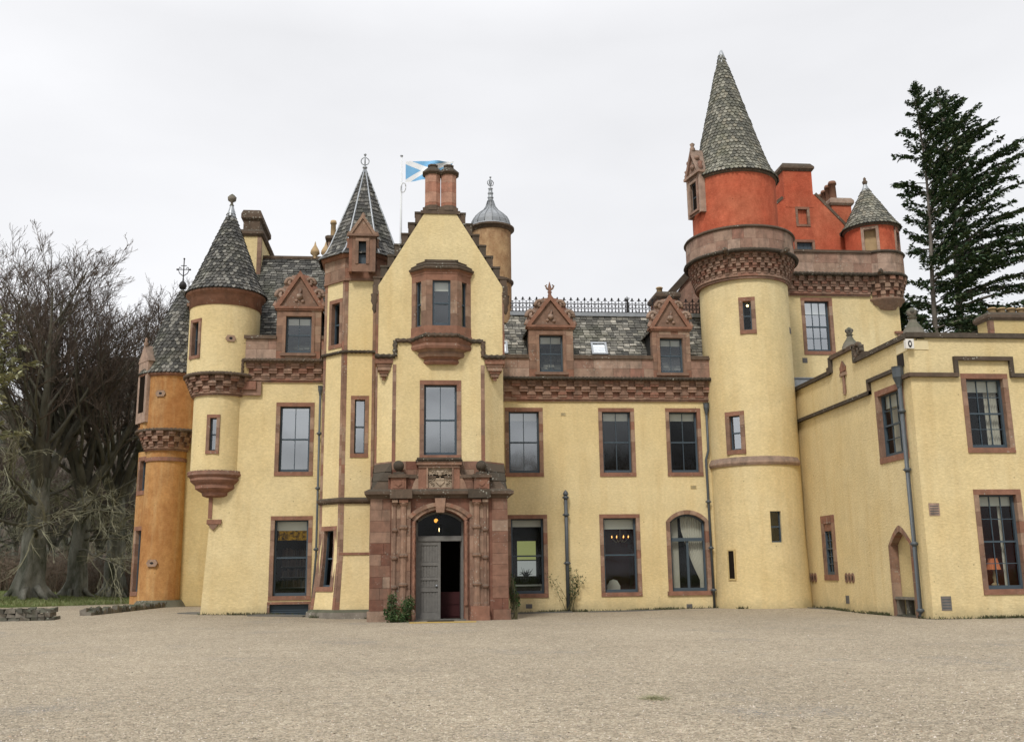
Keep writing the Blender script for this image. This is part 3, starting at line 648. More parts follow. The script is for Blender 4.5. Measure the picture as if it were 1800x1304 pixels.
def archwindow(m, u0, u1, z0, zs, zt, sw=.17):
    ou = [(u0, z0), (u1, z0)] + archpts(u0, u1, zs, zt); inn = archpts(u0 + sw, u1 - sw, zs - .02, zt - sw)
    m.holes.append([(u0 + sw * .5, z0 + sw * .5), (u1 - sw * .5, z0 + sw * .5)] + archpts(u0 + sw * .5, u1 - sw * .5, zs - .01, zt - sw * .5))
    fr = MB(); a, b_ = u0 + sw, u1 - sw; c = z0 + sw; D0, D1 = -.25, -.16; e = .085; zt_ = 2.86
    fr.box(m, a - .02, a + e, c, zs, D0, D1); fr.box(m, b_ - e, b_ + .02, c, zs, D0, D1); fr.box(m, a + e, b_ - e, c, c + .13, D0, D1 + .02); fr.box(m, a + e, b_ - e, zt_ - .07, zt_ + .07, D0, D1 + .03)
    fr.box(m, (a + b_) / 2 - .05, (a + b_) / 2 + .05, c + .13, zt_ - .07, D0 + .01, D1 - .01)
    i2 = archpts(a + e, b_ - e, zs - .05, zt - sw - e)
    for k in range(len(inn) - 1): fr.prism([inn[k], inn[k + 1], i2[k + 1], i2[k]], D0, D1, m)
    w = tag(fr.build('window', M.frame, castle), 'round headed french window with drawn back cream curtains')
    s = MB(); s.box(m, u0 - .05, u1 + .05, z0, z0 + sw, -.28, .06)
    for x in ((u0, u0 + sw), (u1 - sw, u1)): quoins(s, m, *x, z0 + sw, zs, .02, back=-.28)
    oo = archpts(u0, u1, zs, zt)
    for k in range(0, len(inn) - 1, 2): s.prism([oo[k], oo[k + 1], oo[k + 2], inn[k + 2], inn[k + 1], inn[k]], -.28, .02, m)
    s.build('surround', M.stone, w)
    p = MB(); p.sheet([(a, c), (b_, c)] + inn, m, d=-.21); p.build('pane', M.gll, w)
    q = MB()
    for (side, xt0, xt1, xb0, xb1) in ((0, a, a + .42, a, a + .36), (1, b_ - .95, b_, b_ - .22, b_)):
        n = 36; k = 14; vs = []
        for j in range(k + 1):
            t = j / k; z = c + (zt - sw - c) * t; h = max(0, min(1, (z - 1.3) / 2.0)); h = h ** .75
            x0, x1 = xb0 + (xt0 - xb0) * h, xb1 + (xt1 - xb1) * (h if side else 1)
            for i in range(n + 1): u = x0 + (x1 - x0) * i / n; vs.append(m(u, z, -.38 + .04 * sin(i / n * 9 * 2 * pi)))
        q.add(vs, [(j * (n + 1) + i, j * (n + 1) + i + 1, (j + 1) * (n + 1) + i + 1, (j + 1) * (n + 1) + i) for j in range(k) for i in range(n)], True)
    q.build('curtain', M.curt, w)
    r = MB(); x0, x1, y0, y1, f, k = a - .25, b_ + .25, c - .3, zt + .1, -.29, -1.6
    r.quad(m(x0, y0, k), m(x1, y0, k), m(x1, y1, k), m(x0, y1, k))
    for (p0, p1) in (((x0, y0), (x0, y1)), ((x1, y0), (x1, y1)), ((x0, y0), (x1, y0)), ((x0, y1), (x1, y1))): r.quad(m(*p0, f), m(*p1, f), m(*p1, k), m(*p0, k))
    r.build('interior', M.room, w)
archwindow(F, 10.39, 12.22, .60, 3.60, 4.07)
mb = MB(); mb.sheet(rect(2.3, 13.6, -.4, 9.9), F, F.holes); mb.build('main_wall', M.yel, castle)
mb = MB(); corbels(mb, F, 3.3, 12.50, 8.64, 9.48, .36, .66); mb.build('corbel_table', M.corb, castle)
mb = MB(); mb.rope([(3.3, F0 - .38, 9.56), (12.52, F0 - .38, 9.56)]); mb.build('rope_moulding', M.dark, castle)
mb = MB(); ashlar(mb, F, 3.3, 12.51, 9.60, 10.42, .85, .41, 0, .33, [(4.74, 6.64, 9.6, 10.5), (10.06, 11.71, 9.6, 10.5)]); mb.box(F, 3.3, 12.51, 9.47, 9.6, -.1, .30); mb.build('parapet', M.pink, castle)
mb = MB()
for a, b_ in ((3.25, 4.74), (6.64, 10.06), (11.71, 12.53)): mb.mark(); mb.box(F, a, b_, 10.42, 10.50, -.06, .40); mb.box(F, a, b_, 10.50, 10.58, -.03, .36)
mb.build('coping', M.dark, castle)
dormer('dormer', 5.69, .95, 9.6, 9.84, 11.44, .505, 11.76, 13.22, F0 - .33, 2.2, True, 'dormer with tall stone finial left of the skylight')
dormer('dormer', 10.88, .83, 9.6, 9.84, 11.36, .50, 11.74, 13.26, F0 - .33, 2.2, False, 'dormer beside the great round tower')
# front roof
roofplane('roof', (2.4, F0 + .25, 9.9), (13.2, F0 + .25, 9.9), (2.4, F0 + 2.2, 13.0), (13.2, F0 + 2.2, 13.0), M.slate, rh=.165, w=.27)
mb = MB(); mb.cube(2.6, 13.2, F0 + 2.12, F0 + 6.5, 13.0, 13.1); mb.cube(2.6, 13.2, F0 + 2.05, F0 + 2.12, 12.93, 13.1); mb.build('lead_flat', M.lead, castle)
def cresting(x0, x1, y, z, n, name='roof_cresting'):
    mb = MB(); s = (x1 - x0) / n; m = .018
    mb.cube(x0, x1, y - .02, y + .02, z, z + .035); mb.cube(x0, x1, y - .015, y + .015, z + .40, z + .43)
    for i in range(n):
        c = x0 + (i + .5) * s
        mb.cube(c - .013, c + .013, y - .012, y + .012, z, z + .66)
        for q in (-1, 1):
            mb.tube([(c + q * (.005 + .085 - .085 * cos(a)), y, z + .11 + .085 * sin(a)) for a in [k * pi / 4 for k in range(-1, 7)]], .015, 4)
            mb.tube([(c + q * (.005 + .075 - .075 * cos(a)), y, z + .30 - .075 * sin(a)) for a in [k * pi / 4 for k in range(-1, 7)]], .015, 4)
        mb.add([(c, y - .015, z + .72), (c + .05, y - .015, z + .63), (c, y - .015, z + .52), (c - .05, y - .015, z + .63), (c, y + .015, z + .72), (c + .05, y + .015, z + .63), (c, y + .015, z + .52), (c - .05, y + .015, z + .63)], [(0, 1, 2, 3), (7, 6, 5, 4), (0, 4, 5, 1), (1, 5, 6, 2), (2, 6, 7, 3), (3, 7, 4, 0)])
        mb.cube(c - .09, c + .09, y - .012, y + .012, z + .555, z + .585)
        mb.cube(c + s / 2 - .012, c + s / 2 + .012, y - .012, y + .012, z, z + .52); mb.cube(c + s / 2 - .04, c + s / 2 + .04, y - .013, y + .013, z + .48, z + .51)
    for x in (x0, x0 + (x1 - x0) * .66, x1):
        mb.cube(x - .04, x + .04, y - .04, y + .04, z, z + .6); finial_fleur(mb, x, y, z + .45, .55)
    return mb.build(name, M.iron, castle)
cresting(2.75, 13.1, F0 + 2.1, 13.1, 33); cresting(10.6, 14.2, F0 + 4.6, 13.1, 11)
for (a, c) in ((3.62, 10.6), (8.0, 10.55)):     # roof lights
    def rp(x, t, h=0): return Vector((x, F0 + .25 + 1.95 * t - .85 * h, 9.9 + 3.1 * t + .53 * h))
    x0, x1, t0, t1 = a - .35, a + .35, .30, .50; mb = MB()
    for (p, q, r, s_) in ((x0, x0 + .08, t0, t1), (x1 - .08, x1, t0, t1), (x0 + .08, x1 - .08, t0, t0 + .025), (x0 + .08, x1 - .08, t1 - .025, t1)):
        vs = [rp(u, t, h) for h in (0, .11) for (u, t) in ((p, r), (q, r), (q, s_), (p, s_))]; mb.add(vs, [(0, 1, 2, 3), (4, 5, 6, 7), (0, 1, 5, 4), (1, 2, 6, 5), (2, 3, 7, 6), (3, 0, 4, 7)])
    o = mb.build('skylight', M.lead, castle); g = MB(); g.quad(rp(x0 + .06, t0 + .01, .07), rp(x1 - .06, t0 + .01, .07), rp(x1 - .06, t1 - .01, .07), rp(x0 + .06, t1 - .01, .07)); g.build('pane', M.glb, o)
    g = MB(); g.quad(rp(x0 + .06, t0 + .01, .045), rp(x1 - .06, t0 + .01, .045), rp(x1 - .06, t1 - .01, .045), rp(x0 + .06, t1 - .01, .045)); g.build('blind', M.blind, o)
chimney_block('chimney', 11.35, 12.35, 44, 45.4, 12.9, 14.3, M.stone, [(11.6, 44.5, 1, .35)], cz=.25)
# stone gable behind, rising towards the great tower
mb = MB(); G = Pl((0, 46, 0), (1, 0, 0), (0, -1, 0)); mb.prism([(11.6, 12.9), (16, 12.9), (16, 19.5), (12.2, 14.1)], -.5, 0, G); mb.build('rear_gable', M.pink, castle)
mb = MB(); mb.prism([(11.45, 13.6), (16, 18.6), (16, 19.05), (11.35, 14.0)], -.55, .12, G); mb.build('coping', M.dark, castle)

# ------------------------------------------------------------ left block
YL = 40.2
LF = Pl((0, YL, 0), (1, 0, 0), (0, -1, 0))
window(LF, -5.63, -4.10, 5.52, 8.50, g=M.glb, blind=.04, label='first floor window left of the stair tower reflecting bright cloud')
window(LF, -5.69, -4.05, .66, 3.92, g=M.gll, cols=1, blind=.13, rd=2.2)
mb = MB(); LF.holes.append(rect(-5.62, -4.12, .08, .5))
mb.sheet([(-8.28, -.4), (-2, -.4), (-2, 9.6), (-8.0, 9.6), (-8.02, 4.5)], LF, LF.holes)
mb.quad((-8.28, YL, -.4), (-8.02, YL, 4.5), (-8.02, 50, 4.5), (-8.28, 50, -.4)); mb.quad((-8.02, YL, 4.5), (-8.0, YL, 15), (-8, 50, 15), (-8.02, 50, 4.5))
mb.build('left_wall', M.yel, castle)
mb = MB(); jambs(mb, LF, -5.72, -4.02, .0, .60, .1, -.3, .02, sill=.06); o = mb.build('basement_opening', M.stone, castle)
mb = MB(); mb.box(LF, -5.62, -4.12, .06, .5, -.22, -.14)
for i in range(5): mb.box(LF, -5.62, -4.12, .1 + i * .08, .13 + i * .08, -.14, -.11)
mb.build('grille', M.frame, o)
mb = MB(); corbels(mb, LF, -6.9, -3.3, 9.33, 10.08, .34, .62); mb.box(LF, -7.4, -6.25, 8.78, 9.33, -.1, .12); mb.box(LF, -7.4, -6.45, 9.0, 9.34, -.1, .2); mb.build('corbel_table', M.corb, castle)
mb = MB(); mb.rope([(-7.0, YL - .36, 9.55), (-7.0, YL - .36, 10.18), (-3.3, YL - .36, 10.18)]); mb.build('rope_moulding', M.dark, castle)
mb = MB(); ashlar(mb, LF, -7.0, -3.3, 10.22, 11.08, .8, .43, 0, .30, [(-5.68, -3.86, 10.2, 11.1)]); mb.box(LF, -7.0, -3.3, 10.08, 10.22, -.1, .28); mb.build('parapet', M.pink, castle)
mb = MB()
for a, b_ in ((-7.05, -5.68), (-3.86, -3.3)): mb.mark(); mb.box(LF, a, b_, 11.08, 11.22, -.08, .38)
mb.build('coping', M.dark, castle)
dormer('dormer', -4.80, .90, 10.22, 10.50, 12.05, .52, 12.36, 14.0, YL - .30, 2.3, False, 'dormer between the left turret and the stair tower')
roofplane('roof', (-8.3, YL + .25, 10.6), (-2.2, YL + .25, 10.6), (-7.2, YL + 3.8, 15.85), (-2.2, YL + 3.8, 15.85), M.slated, rh=.165, w=.26)
roofplane('roof', (-2.2, YL + 7.5, 10.6), (-8.3, YL + 7.5, 10.6), (-2.2, YL + 3.82, 15.85), (-7.2, YL + 3.82, 15.85), M.slated, rh=.4, w=.5)
mb = MB(); mb.tube([(-7.3, YL + 3.81, 15.86), (-2.2, YL + 3.81, 15.86)], .13, 8); mb.build('ridge', M.dark, castle)
for x in (-4.66, -4.18): mb = MB(); mb.lathe(x, 44.0, [(.13, 15.85), (.10, 16.0), (.22, 16.12), (.2, 16.25), (.06, 16.5), (.01, 16.7)], 10); mb.build('ridge_finial', M.pot, castle)
# chimney behind the left turret: yellow stack, two stage top
chimney_block('chimney', -7.95, -7.0, 43.3, 46.5, 12.0, 16.75, M.yel, [], cz=.22, quoin=M.stone)
mb = MB(); mb.sweep([(-7.85, 46.2), (-7.85, 43.45), (-7.12, 43.45), (-7.12, 46.2)], [(-.1, 16.95), (0, 16.95), (0, 17.45), (.10, 17.55), (.10, 17.75), (.02, 17.95), (-.1, 17.95)], True); mb.cube(-7.8, -7.17, 43.5, 46.15, 16.9, 17.93); mb.build('chimney_cap', M.dark, castle)
chimney_block('chimney', -4.15, -3.45, 44.6, 45.6, 15, 17.05, M.pink, [(-3.95, 45.1, .9, .9)], cz=.18)

# left round turret, hung on the corner
TX, TY = -7.95, 40.85
c = Cy(TX, TY, 1.08)
towerwindow(c, -.06, .52, 6.36, 7.93, sw=.13, cols=1, blind=0, g=M.glb)
o = cywall('turret_shaft', c, -pi * .95, pi * .55, 5.45, 9.2, M.yel)
c2 = Cy(TX, TY, 1.42)
towerwindow(c2, radians(-42), .66, 10.2, 11.85, sw=.13, cols=1, blind=0, g=M.gl)
turret = tag(cywall('corner_turret', c2, -pi, pi, 9.5, 13.0, M.yel), 'yellow round corner turret with slated cone on the left of the front')
mb = MB(); corbels(mb, c, -2.6, 1.25, 8.72, 9.48, .44, .5, per=1 / 1.2); mb.build('corbel_table', M.corb, turret)
mb = MB(); mb.tube(arc(c2, 1.47, 9.55, -pi, pi * .45, 90), .075, 8, True, 38); mb.build('rope_moulding', M.dark, turret)
mb = MB(); mb.lathe(TX, TY, [(1.41, 12.40), (1.46, 12.42), (1.46, 12.86), (1.55, 12.92), (1.62, 13.0), (1.62, 13.07), (1.3, 13.1)], 48); mb.build('frieze', M.stone, turret)
cone('cone_roof', TX, TY, [(1.66, 13.06), (1.36, 13.55), (.05, 17.0)], .05, 0, M.slated, turret, w=.17)
mb = MB(); mb.lathe(TX + .05, TY, [(.26, 16.45), (.10, 17.05), (.06, 17.2)], 12); mb.build('lead_cap', M.lead, turret)
mb = MB(); mb.lathe(TX + .05, TY, [(.10, 17.15), (.06, 17.22), (.05, 17.3), (.17, 17.38), (.19, 17.52), (.1, 17.62), (.02, 17.68)], 12); mb.build('ball_finial', M.grey, turret)
def gunloop(m, u, z, w=.42, h=.26, par=None, mat_=None):
    mb = MB(); pts = [(u - w / 2, z), (u - w * .32, z - h / 2), (u + w * .32, z - h / 2), (u + w / 2, z), (u + w * .32, z + h / 2), (u - w * .32, z + h / 2)]
    mb.prism(pts, -.05, .035, m); o = mb.build('gun_loop', mat_ or M.stone, par or castle)
    k = MB(); k.lathe(0, 0, [(.001, 0)], 3) if 0 else None
    pts2 = [(u + .07 * cos(a) * w / .42, z + .055 * sin(a)) for a in [i * pi / 5 for i in range(10)]]; k.prism(pts2, -.02, .04, m); k.build('bore', M.iron, o); return o
gunloop(c2.tan(radians(21)), 0, 11.0, .42, .26)
mb = MB(); P = [(1.08, 5.72), (1.16, 5.66), (1.18, 5.55), (1.06, 5.44), (1.06, 5.34), (.98, 5.26), (.86, 5.16), (.84, 5.02), (.72, 4.94), (.58, 4.86), (.54, 4.74), (.40, 4.68), (.05, 4.66)]
vs = []; n = 40
for i in range(n):
    a = 2 * pi * i / n
    for r, z in P: t = (5.72 - z) / 1.06; vs.append((TX + .06 * t + r * sin(a), TY - .42 * t - r * cos(a), z))
mb.add(vs, [(i * 13 + q, ((i + 1) % n) * 13 + q, ((i + 1) % n) * 13 + q + 1, i * 13 + q + 1) for i in range(n) for q in range(12)])
mb.build('turret_corbel', M.stone, castle)
mb = MB(); mb.tube(arc(c, 1.13, 5.66, -pi * .9, pi * .5, 70), .06, 8, True, 38); mb.build('rope_moulding', M.stone, castle)
mb = MB(); mb.box(LF, -8.13, -7.98, 3.85, 4.7, -.1, .03); mb.box(LF, -8.16, -7.60, 3.62, 3.80, -.1, .09)
mb.prism([(-8.13, 3.62), (-7.7, 3.62), (-7.9, 3.38)], -.1, .07, LF); mb.build('corner_drip', M.stone, castle)
mb = MB()
# ------------------------------------------------------------ octagonal stair tower
OX, OY, OA = -2.2, 39.45, 1.45; OS = OA * math.tan(pi / 8)
def octp(ap, cx=OX, cy=OY): 
    R = ap / cos(pi / 8); return [(cx + R * sin(pi / 8 + k * pi / 4 - pi), cy - R * cos(pi / 8 + k * pi / 4 - pi)) for k in range(8)]
WARP[0] = lambda v: Vector((OX + (v.x - OX) * (1 + .20 * max(0, 2.35 - v.z) / 2.35), OY + (v.y - OY) * (1 + .20 * max(0, 2.35 - v.z) / 2.35), v.z))
ofr = Pl((OX, OY - OA, 0), (1, 0, 0), (0, -1, 0)); q7 = sqrt(.5)
olf = Pl((OX - OA * q7, OY - OA * q7, 0), (q7, -q7, 0), (-q7, -q7, 0))
orf = Pl((OX + OA * q7, OY - OA * q7, 0), (q7, q7, 0), (q7, -q7, 0)); olo = Pl((OX - OA, OY, 0), (0, -1, 0), (-1, 0, 0))
window(olf, -.32, .46, 10.35, 12.35, sw=.15, cols=1, blind=0)
window(olf, -.46, .42, 1.0, 3.42, sw=.17, cols=1, blind=0, g=M.gll)
window(ofr, -.29, .40, 6.0, 8.4, sw=.15, cols=1, blind=0, g=M.glb)
mb = MB()
for m in (ofr, olf, orf, olo): mb.sheet([(-OS, -.3), (OS, -.3), (OS, 2.3), (OS, 13.2), (-OS, 13.2), (-OS, 2.3)], m, m.holes)
tower = tag(mb.build('stair_tower', M.yel, castle), 'octagonal stair tower with slated spire left of the entrance bay')
mb = MB()
for m, a, b_ in ((ofr, -OS, -OS + .13), (olf, OS - .13, OS), (olf, -OS, -OS + .14), (olo, OS - .14, OS), (orf, -OS, -OS + .13), (ofr, OS - .1, OS)): quoins(mb, m, a, b_, -.2, 13.1, .014, mark=True)
mb.build('quoins', M.stone, tower)
O8 = octp(OA)
mb = MB(); mb.sweep(O8, [(-.1, 4.24), (.03, 4.24), (.12, 4.32), (.14, 4.40), (.02, 4.48), (-.1, 4.48)], True); mb.build('string_course', M.dark, tower)
mb = MB(); mb.box(ofr, -OS - .03, OS, 2.33, 2.42, -.1, .035); mb.build('thin_band', M.stone, tower)
mb = MB(); mb.sweep(O8, [(-.1, -.3), (.12, -.3), (.12, .24), (.02, .34), (-.1, .34)], True); mb.build('plinth', M.grey, tower)
WARP[0] = None
mb = MB(); mb.rope([(*p, 10.14) for p in (octp(OA + .05) + octp(OA + .05)[:1])], .06); mb.build('rope_moulding', M.dark, tower)
mb = MB()
for m in (ofr, olf, orf, olo): ashlar(mb, m, -OS - .02, OS + .02, 13.12, 13.98, .55, .43, -.1, .045)
mb.sweep(O8, [(-.1, 13.03), (.07, 13.03), (.07, 13.12), (-.1, 13.12)], True); mb.sweep(O8, [(-.1, 13.98), (.09, 13.98), (.2, 14.08), (.2, 14.14), (-.1, 14.14)], True); mb.build('frieze', M.stone, tower)
def prof_ap(z):
    P = [(1.74, 14.10), (1.46, 14.42), (1.27, 14.85), (.04, 18.35)]
    for (r0, a), (r1, b_) in zip(P[:-1], P[1:]):
        if z <= b_: return r0 + (r1 - r0) * (z - a) / (b_ - a)
    return P[-1][0]
mb = MB(); ub = MB(); hp = MB()
for k in range(8):
    a = k * pi / 4; nx, ny = sin(a), -cos(a); tx, ty = cos(a), sin(a)
    def fn(t, s, nx=nx, ny=ny, tx=tx, ty=ty):
        z = 14.10 + 4.25 * t; r = prof_ap(z); w = r * math.tan(pi / 8) * (2 * s - 1); sl = (prof_ap(z - .05) - prof_ap(z + .05)) / .1 if 14.2 < z < 18.2 else .4
        return Vector((OX + nx * r + tx * w, OY + ny * r + ty * w, z)), Vector((nx, ny, sl)).normalized()
    slates(mb, fn, lambda t: 2 * prof_ap(14.1 + 4.25 * t) * math.tan(pi / 8), 23, .21)
    for t0, t1 in ((0, .075), (.075, .176), (.176, 1)): ub.quad(fn(t0, 0)[0], fn(t0, 1)[0], fn(t1, 1)[0], fn(t1, 0)[0])
    hp.tube([fn(t, 1)[0] + Vector((nx + tx, ny + ty, 0)) * .01 for t in (0, .075, .176, .5, 1)], [.045, .045, .045, .04, .03], 6)
o = mb.build('spire', M.slated, tower); ub.build('underlay', M.under, o); hp.build('lead_hips', M.lead, o)
mb = MB(); mb.lathe(OX, OY, [(.13, 18.05), (.05, 18.4), (.10, 18.43), (.10, 18.48), (.04, 18.5), (.035, 18.56)], 12)
for a in (0, pi / 2): mb.tube([(OX + .17 * cos(t) * cos(a), OY + .17 * cos(t) * sin(a), 18.74 + .17 * sin(t)) for t in [i * pi / 8 for i in range(17)]], .022, 5)
mb.tube([(OX, OY, 18.5), (OX, OY, 19.0)], .025, 6); mb.ball((OX, OY, 19.04), .06, 8); mb.build('orb_finial', M.lead, tower)
DX = -2.14; dm = Pl((0, 37.60, 0), (1, 0, 0), (0, -1, 0)); mb = MB()
mb.sheet(rect(DX - .46, DX + .46, 13.3, 14.75), dm, [rect(DX - .15, DX + .15, 13.62, 14.55)])
for s_ in (-1, 1): mb.box(dm, DX + s_ * .46 - .06, DX + s_ * .46 + .06, 13.3, 14.75, -1.5, .01); mb.box(dm, *sorted((DX + s_ * .15, DX + s_ * .27)), 13.62, 14.66, -.02, .03)
mb.box(dm, DX - .27, DX + .27, 14.55, 14.68, -.02, .035); mb.box(dm, DX - .56, DX + .56, 14.75, 14.84, -1.3, .09)
for s_ in (-1, 1):
    mb.prism([(DX + s_ * .56, 14.84), (DX, 15.68), (DX, 15.5), (DX + s_ * .42, 14.84)], -1.1, .08, dm); mb.lathe(DX + s_ * .56, 37.88, [(.07, 14.84), (.09, 14.92), (.02, 15.06)], 8)
    mb.quad(dm(DX + s_ * .52, 14.84, 0), dm(DX + s_ * .52, 14.84, -1.5), dm(DX, 15.6, -1.5), dm(DX, 15.6, 0))
    mb.lathe(DX + s_ * .56, 37.95, [(.02, 14.2), (.1, 14.4), (.06, 14.55), (.1, 14.76)], 8)
mb.prism([(DX - .42, 14.84), (DX + .42, 14.84), (DX, 15.5)], -.1, .03, dm); mb.lathe(DX, 37.85, [(.07, 15.6), (.1, 15.72), (.03, 15.84)], 8)
for s_ in (-.15, .15): mb.quad(dm(DX + s_, 13.62, 0), dm(DX + s_, 14.55, 0), dm(DX + s_, 14.55, -.3), dm(DX + s_, 13.62, -.3))
o = mb.build('spire_dormer', M.stone, tower)
mb = MB(); mb.box(dm, DX - .15, DX + .15, 13.62, 14.55, -.24, -.2); mb.build('shutter', M.frame, o)

# ------------------------------------------------------------ entrance bay with crow stepped gable
BY = 35.4
BF = Pl((0, BY, 0), (1, 0, 0), (0, -1, 0)); bx0, bx1, cx0, cx1 = -1.47, 3.27, -.84, 2.52
window(BF, .15, 1.66, 5.62, 8.52, g=M.glb, blind=.03, label='tall first floor window above the carved armorial panel')
BF.holes.append(rect(.2, 1.62, 10.4, 12.2))
mb = MB(); mb.sheet([(cx0, 5.2), (cx1, 5.2), (cx1, 9.35), (bx1, 9.35), (bx1, 12.02), (1.47, 14.98), (.30, 14.98), (bx0, 11.98), (bx0, 9.35), (cx0, 9.35)], BF, BF.holes)
for a, b_ in (((bx0, BY + .64), (cx0, BY)), ((cx1, BY), (bx1, BY + .74))): mb.quad((*a, 4.3), (*b_, 4.3), (*b_, 9.36), (*a, 9.36))
mb.quad((bx0, BY + .64, 4), (bx0, 40.6, 4), (bx0, 40.6, 9.3), (bx0, BY + .64, 9.3)); mb.quad((bx0, BY, 9.3), (bx0, 42, 9.3), (bx0, 42, 12), (bx0, BY, 12))
mb.quad((bx1, BY + .74, 4), (bx1, 40.6, 4), (bx1, 40.6, 9.3), (bx1, BY + .74, 9.3)); mb.quad((bx1, BY, 9.3), (bx1, 42, 9.3), (bx1, 42, 12), (bx1, BY, 12))
for s_, t_, u_ in ((bx0, cx0, .64), (bx1, cx1, .74)): mb.quad((s_, BY + .01, 9.34), (t_, BY + .01, 9.34), (s_, BY + u_, 9.34))
bay = tag(mb.build('entrance_bay', M.yel, castle), 'tall gabled entrance bay rising over the carved stone porch')
mb = MB()
quoins(mb, BF, cx0 - .0, cx0 + .13, 5.5, 9.1, .014, mark=True); quoins(mb, BF, cx1 - .14, cx1, 5.5, 9.1, .014, mark=True)
quoins(mb, Pl((bx0, BY + .64, 0), (q7, -q7, 0), (-q7, -q7, 0)), 0, .1, 5.5, 9.1, .014, mark=True); quoins(mb, BF, bx0, bx0 + .09, 9.5, 11.9, .012, mark=True); quoins(mb, BF, bx1 - .07, bx1, 9.5, 11.9, .012, mark=True)
mb.build('quoins', M.stone, bay)
mb = MB()
for s_ in (0, 1):     # crow steps
    A, B_ = ((bx0, 11.98), (.30, 14.98)) if not s_ else ((bx1, 12.02), (1.47, 14.98)); sg = -1 if not s_ else 1; mb.mark()
    for i in range(7):
        x, z = A[0] + (B_[0] - A[0]) * (i + .5) / 7, A[1] + (B_[1] - A[1]) * (i + 1) / 7
        a, b_ = sorted((x + sg * .24, x - sg * .16)); mb.cube(a, b_, BY + .03, BY + .5, z - .62, z - .03); mb.cube(a - .02, b_ + .02, BY + .005, BY + .52, z - .03, z + .04)
mb.build('crow_steps', M.dark, bay)
mb = MB()
for x, sg in ((bx0, -1), (bx1, 1)):
    mb.mark(); mb.cube(*sorted((x - sg * .05, x + sg * .14)), BY - .05, BY + .5, 11.75, 12.12); mb.lathe(x + sg * .06, BY + .06, [(.03, 11.05), (.10, 11.2), (.08, 11.35), (.15, 11.5), (.13, 11.65), (.16, 11.76)], 10)
mb.build('skewputt', M.dark, bay)
rp_ = BY - .035; P = [(bx0 - .02, rp_, 9.40), (-.76, rp_, 9.40), (-.76, rp_, 9.99), (-.15, rp_, 9.99), (.35, 34.83, 10.08), (1.49, 34.83, 10.08), (2.02, rp_, 9.99), (2.47, rp_, 9.99), (2.47, rp_, 9.40), (bx1 + .02, rp_, 9.40)]
mb = MB()
for a, b_ in zip(P[:-1], P[1:]): mb.rope([a, b_], .08, w=30)
mb.build('rope_moulding', M.dark, bay)
mb = MB()
for s_, cx, dd in ((-1, bx0, .64), (1, bx1, .74)):
    mb.mark(); T = [(cx, BY - .03), (cx - s_ * dd, BY - .03), (cx, BY + dd)]; g = (cx - s_ * dd * .48, BY + .22)
    for z0, z1, k in ((9.14, 9.33, 1.0), (9.04, 9.14, .84), (8.90, 9.04, .74), (8.80, 8.90, .52), (8.68, 8.80, .40), (8.56, 8.68, .18)):
        pts = [(g[0] + (x - g[0]) * k, g[1] + (y - g[1]) * k) for x, y in T]
        mb.add([(x, y, z) for z in (z0, z1) for x, y in pts], [(0, 1, 2), (3, 4, 5), (0, 1, 4, 3), (1, 2, 5, 4), (2, 0, 3, 5)])
mb.build('corner_corbel', M.stone, bay)
# oriel
OP = [(-.19, BY + .02), (.35, 34.88), (1.49, 34.88), (2.06, BY + .02)]
mf = Pl((.92, 34.88, 0), (1, 0, 0), (0, -1, 0)); ml = Pl((.08, 35.15, 0), (q7, -q7, 0), (-q7, -q7, 0)); mr_ = Pl((1.775, 35.15, 0), (q7, q7, 0), (q7, -q7, 0))
for m, hw, cw, bl_ in ((mf, .57, .24, .2), (ml, .39, .25, 0), (mr_, .39, .25, 0)):
    w = window(m, -hw, hw, 10.14, 12.42, sw=cw, cols=1, blind=bl_, dep=.12, par=castle, proud=.0, sill=.32, rd=.5, g=M.gl2)
    for ch in list(w.children):
        if ch.name.startswith('interior'): bpy.data.objects.remove(ch)
mb = MB(); mb.cube(-.3, 2.2, 36.6, 36.7, 10.0, 12.6); mb.cube(-.3, 2.2, 35.5, 36.7, 12.45, 12.5); mb.cube(-.3, -.2, 35.5, 36.7, 10, 12.5); mb.cube(2.1, 2.2, 35.5, 36.7, 10, 12.5); mb.cube(-.3, 2.2, 35.42, 36.7, 10.05, 10.12); mb.build('interior', M.room2, bay)
mb = MB(); mb.sweep(OP, [(-.2, 12.42), (.015, 12.42), (.015, 12.52), (.09, 12.58), (-.2, 12.58)]); mb.mark(); mb.sweep(OP, [(-.3, 9.90), (.02, 9.90), (.06, 10.0), (.02, 10.14), (-.3, 10.14)])
mb.sweep(OP, [(-.34, 9.62), (-.02, 9.62), (.01, 9.72), (-.02, 9.82), (.03, 9.90), (-.34, 9.90)]); mb.sweep(OP[:], [(-.4, 9.36), (-.20, 9.36), (-.17, 9.46), (-.19, 9.54), (-.09, 9.62), (-.4, 9.62)]); mb.sweep(OP, [(-.45, 9.10), (-.36, 9.10), (-.31, 9.18), (-.34, 9.28), (-.24, 9.36), (-.45, 9.36)])
mb.build('oriel', M.stone, bay)
mb = MB(); mb.sweep(OP, [(-.1, 12.57), (.12, 12.60), (.14, 12.66), (.02, 12.74), (.04, 12.78), (-.12, 12.90), (-.10, 12.94), (-.28, 13.04), (-.35, 13.04)]); mb.cube(.3, 1.55, 35.1, 35.42, 12.6, 13.035); mb.build('oriel_roof', M.dark, bay)
# bay roof
roofplane('roof', (bx0 + .05, 42.4, 11.95), (bx0 + .05, BY + .5, 11.95), (.9, 44, 15.0), (.9, BY + .5, 15.0), M.slated, rh=.26); roofplane('roof', (bx1 - .05, BY + .5, 12.0), (bx1 - .05, 42.4, 12.0), (.9, BY + .5, 15.0), (.9, 44, 15.0), M.slated, rh=.26)
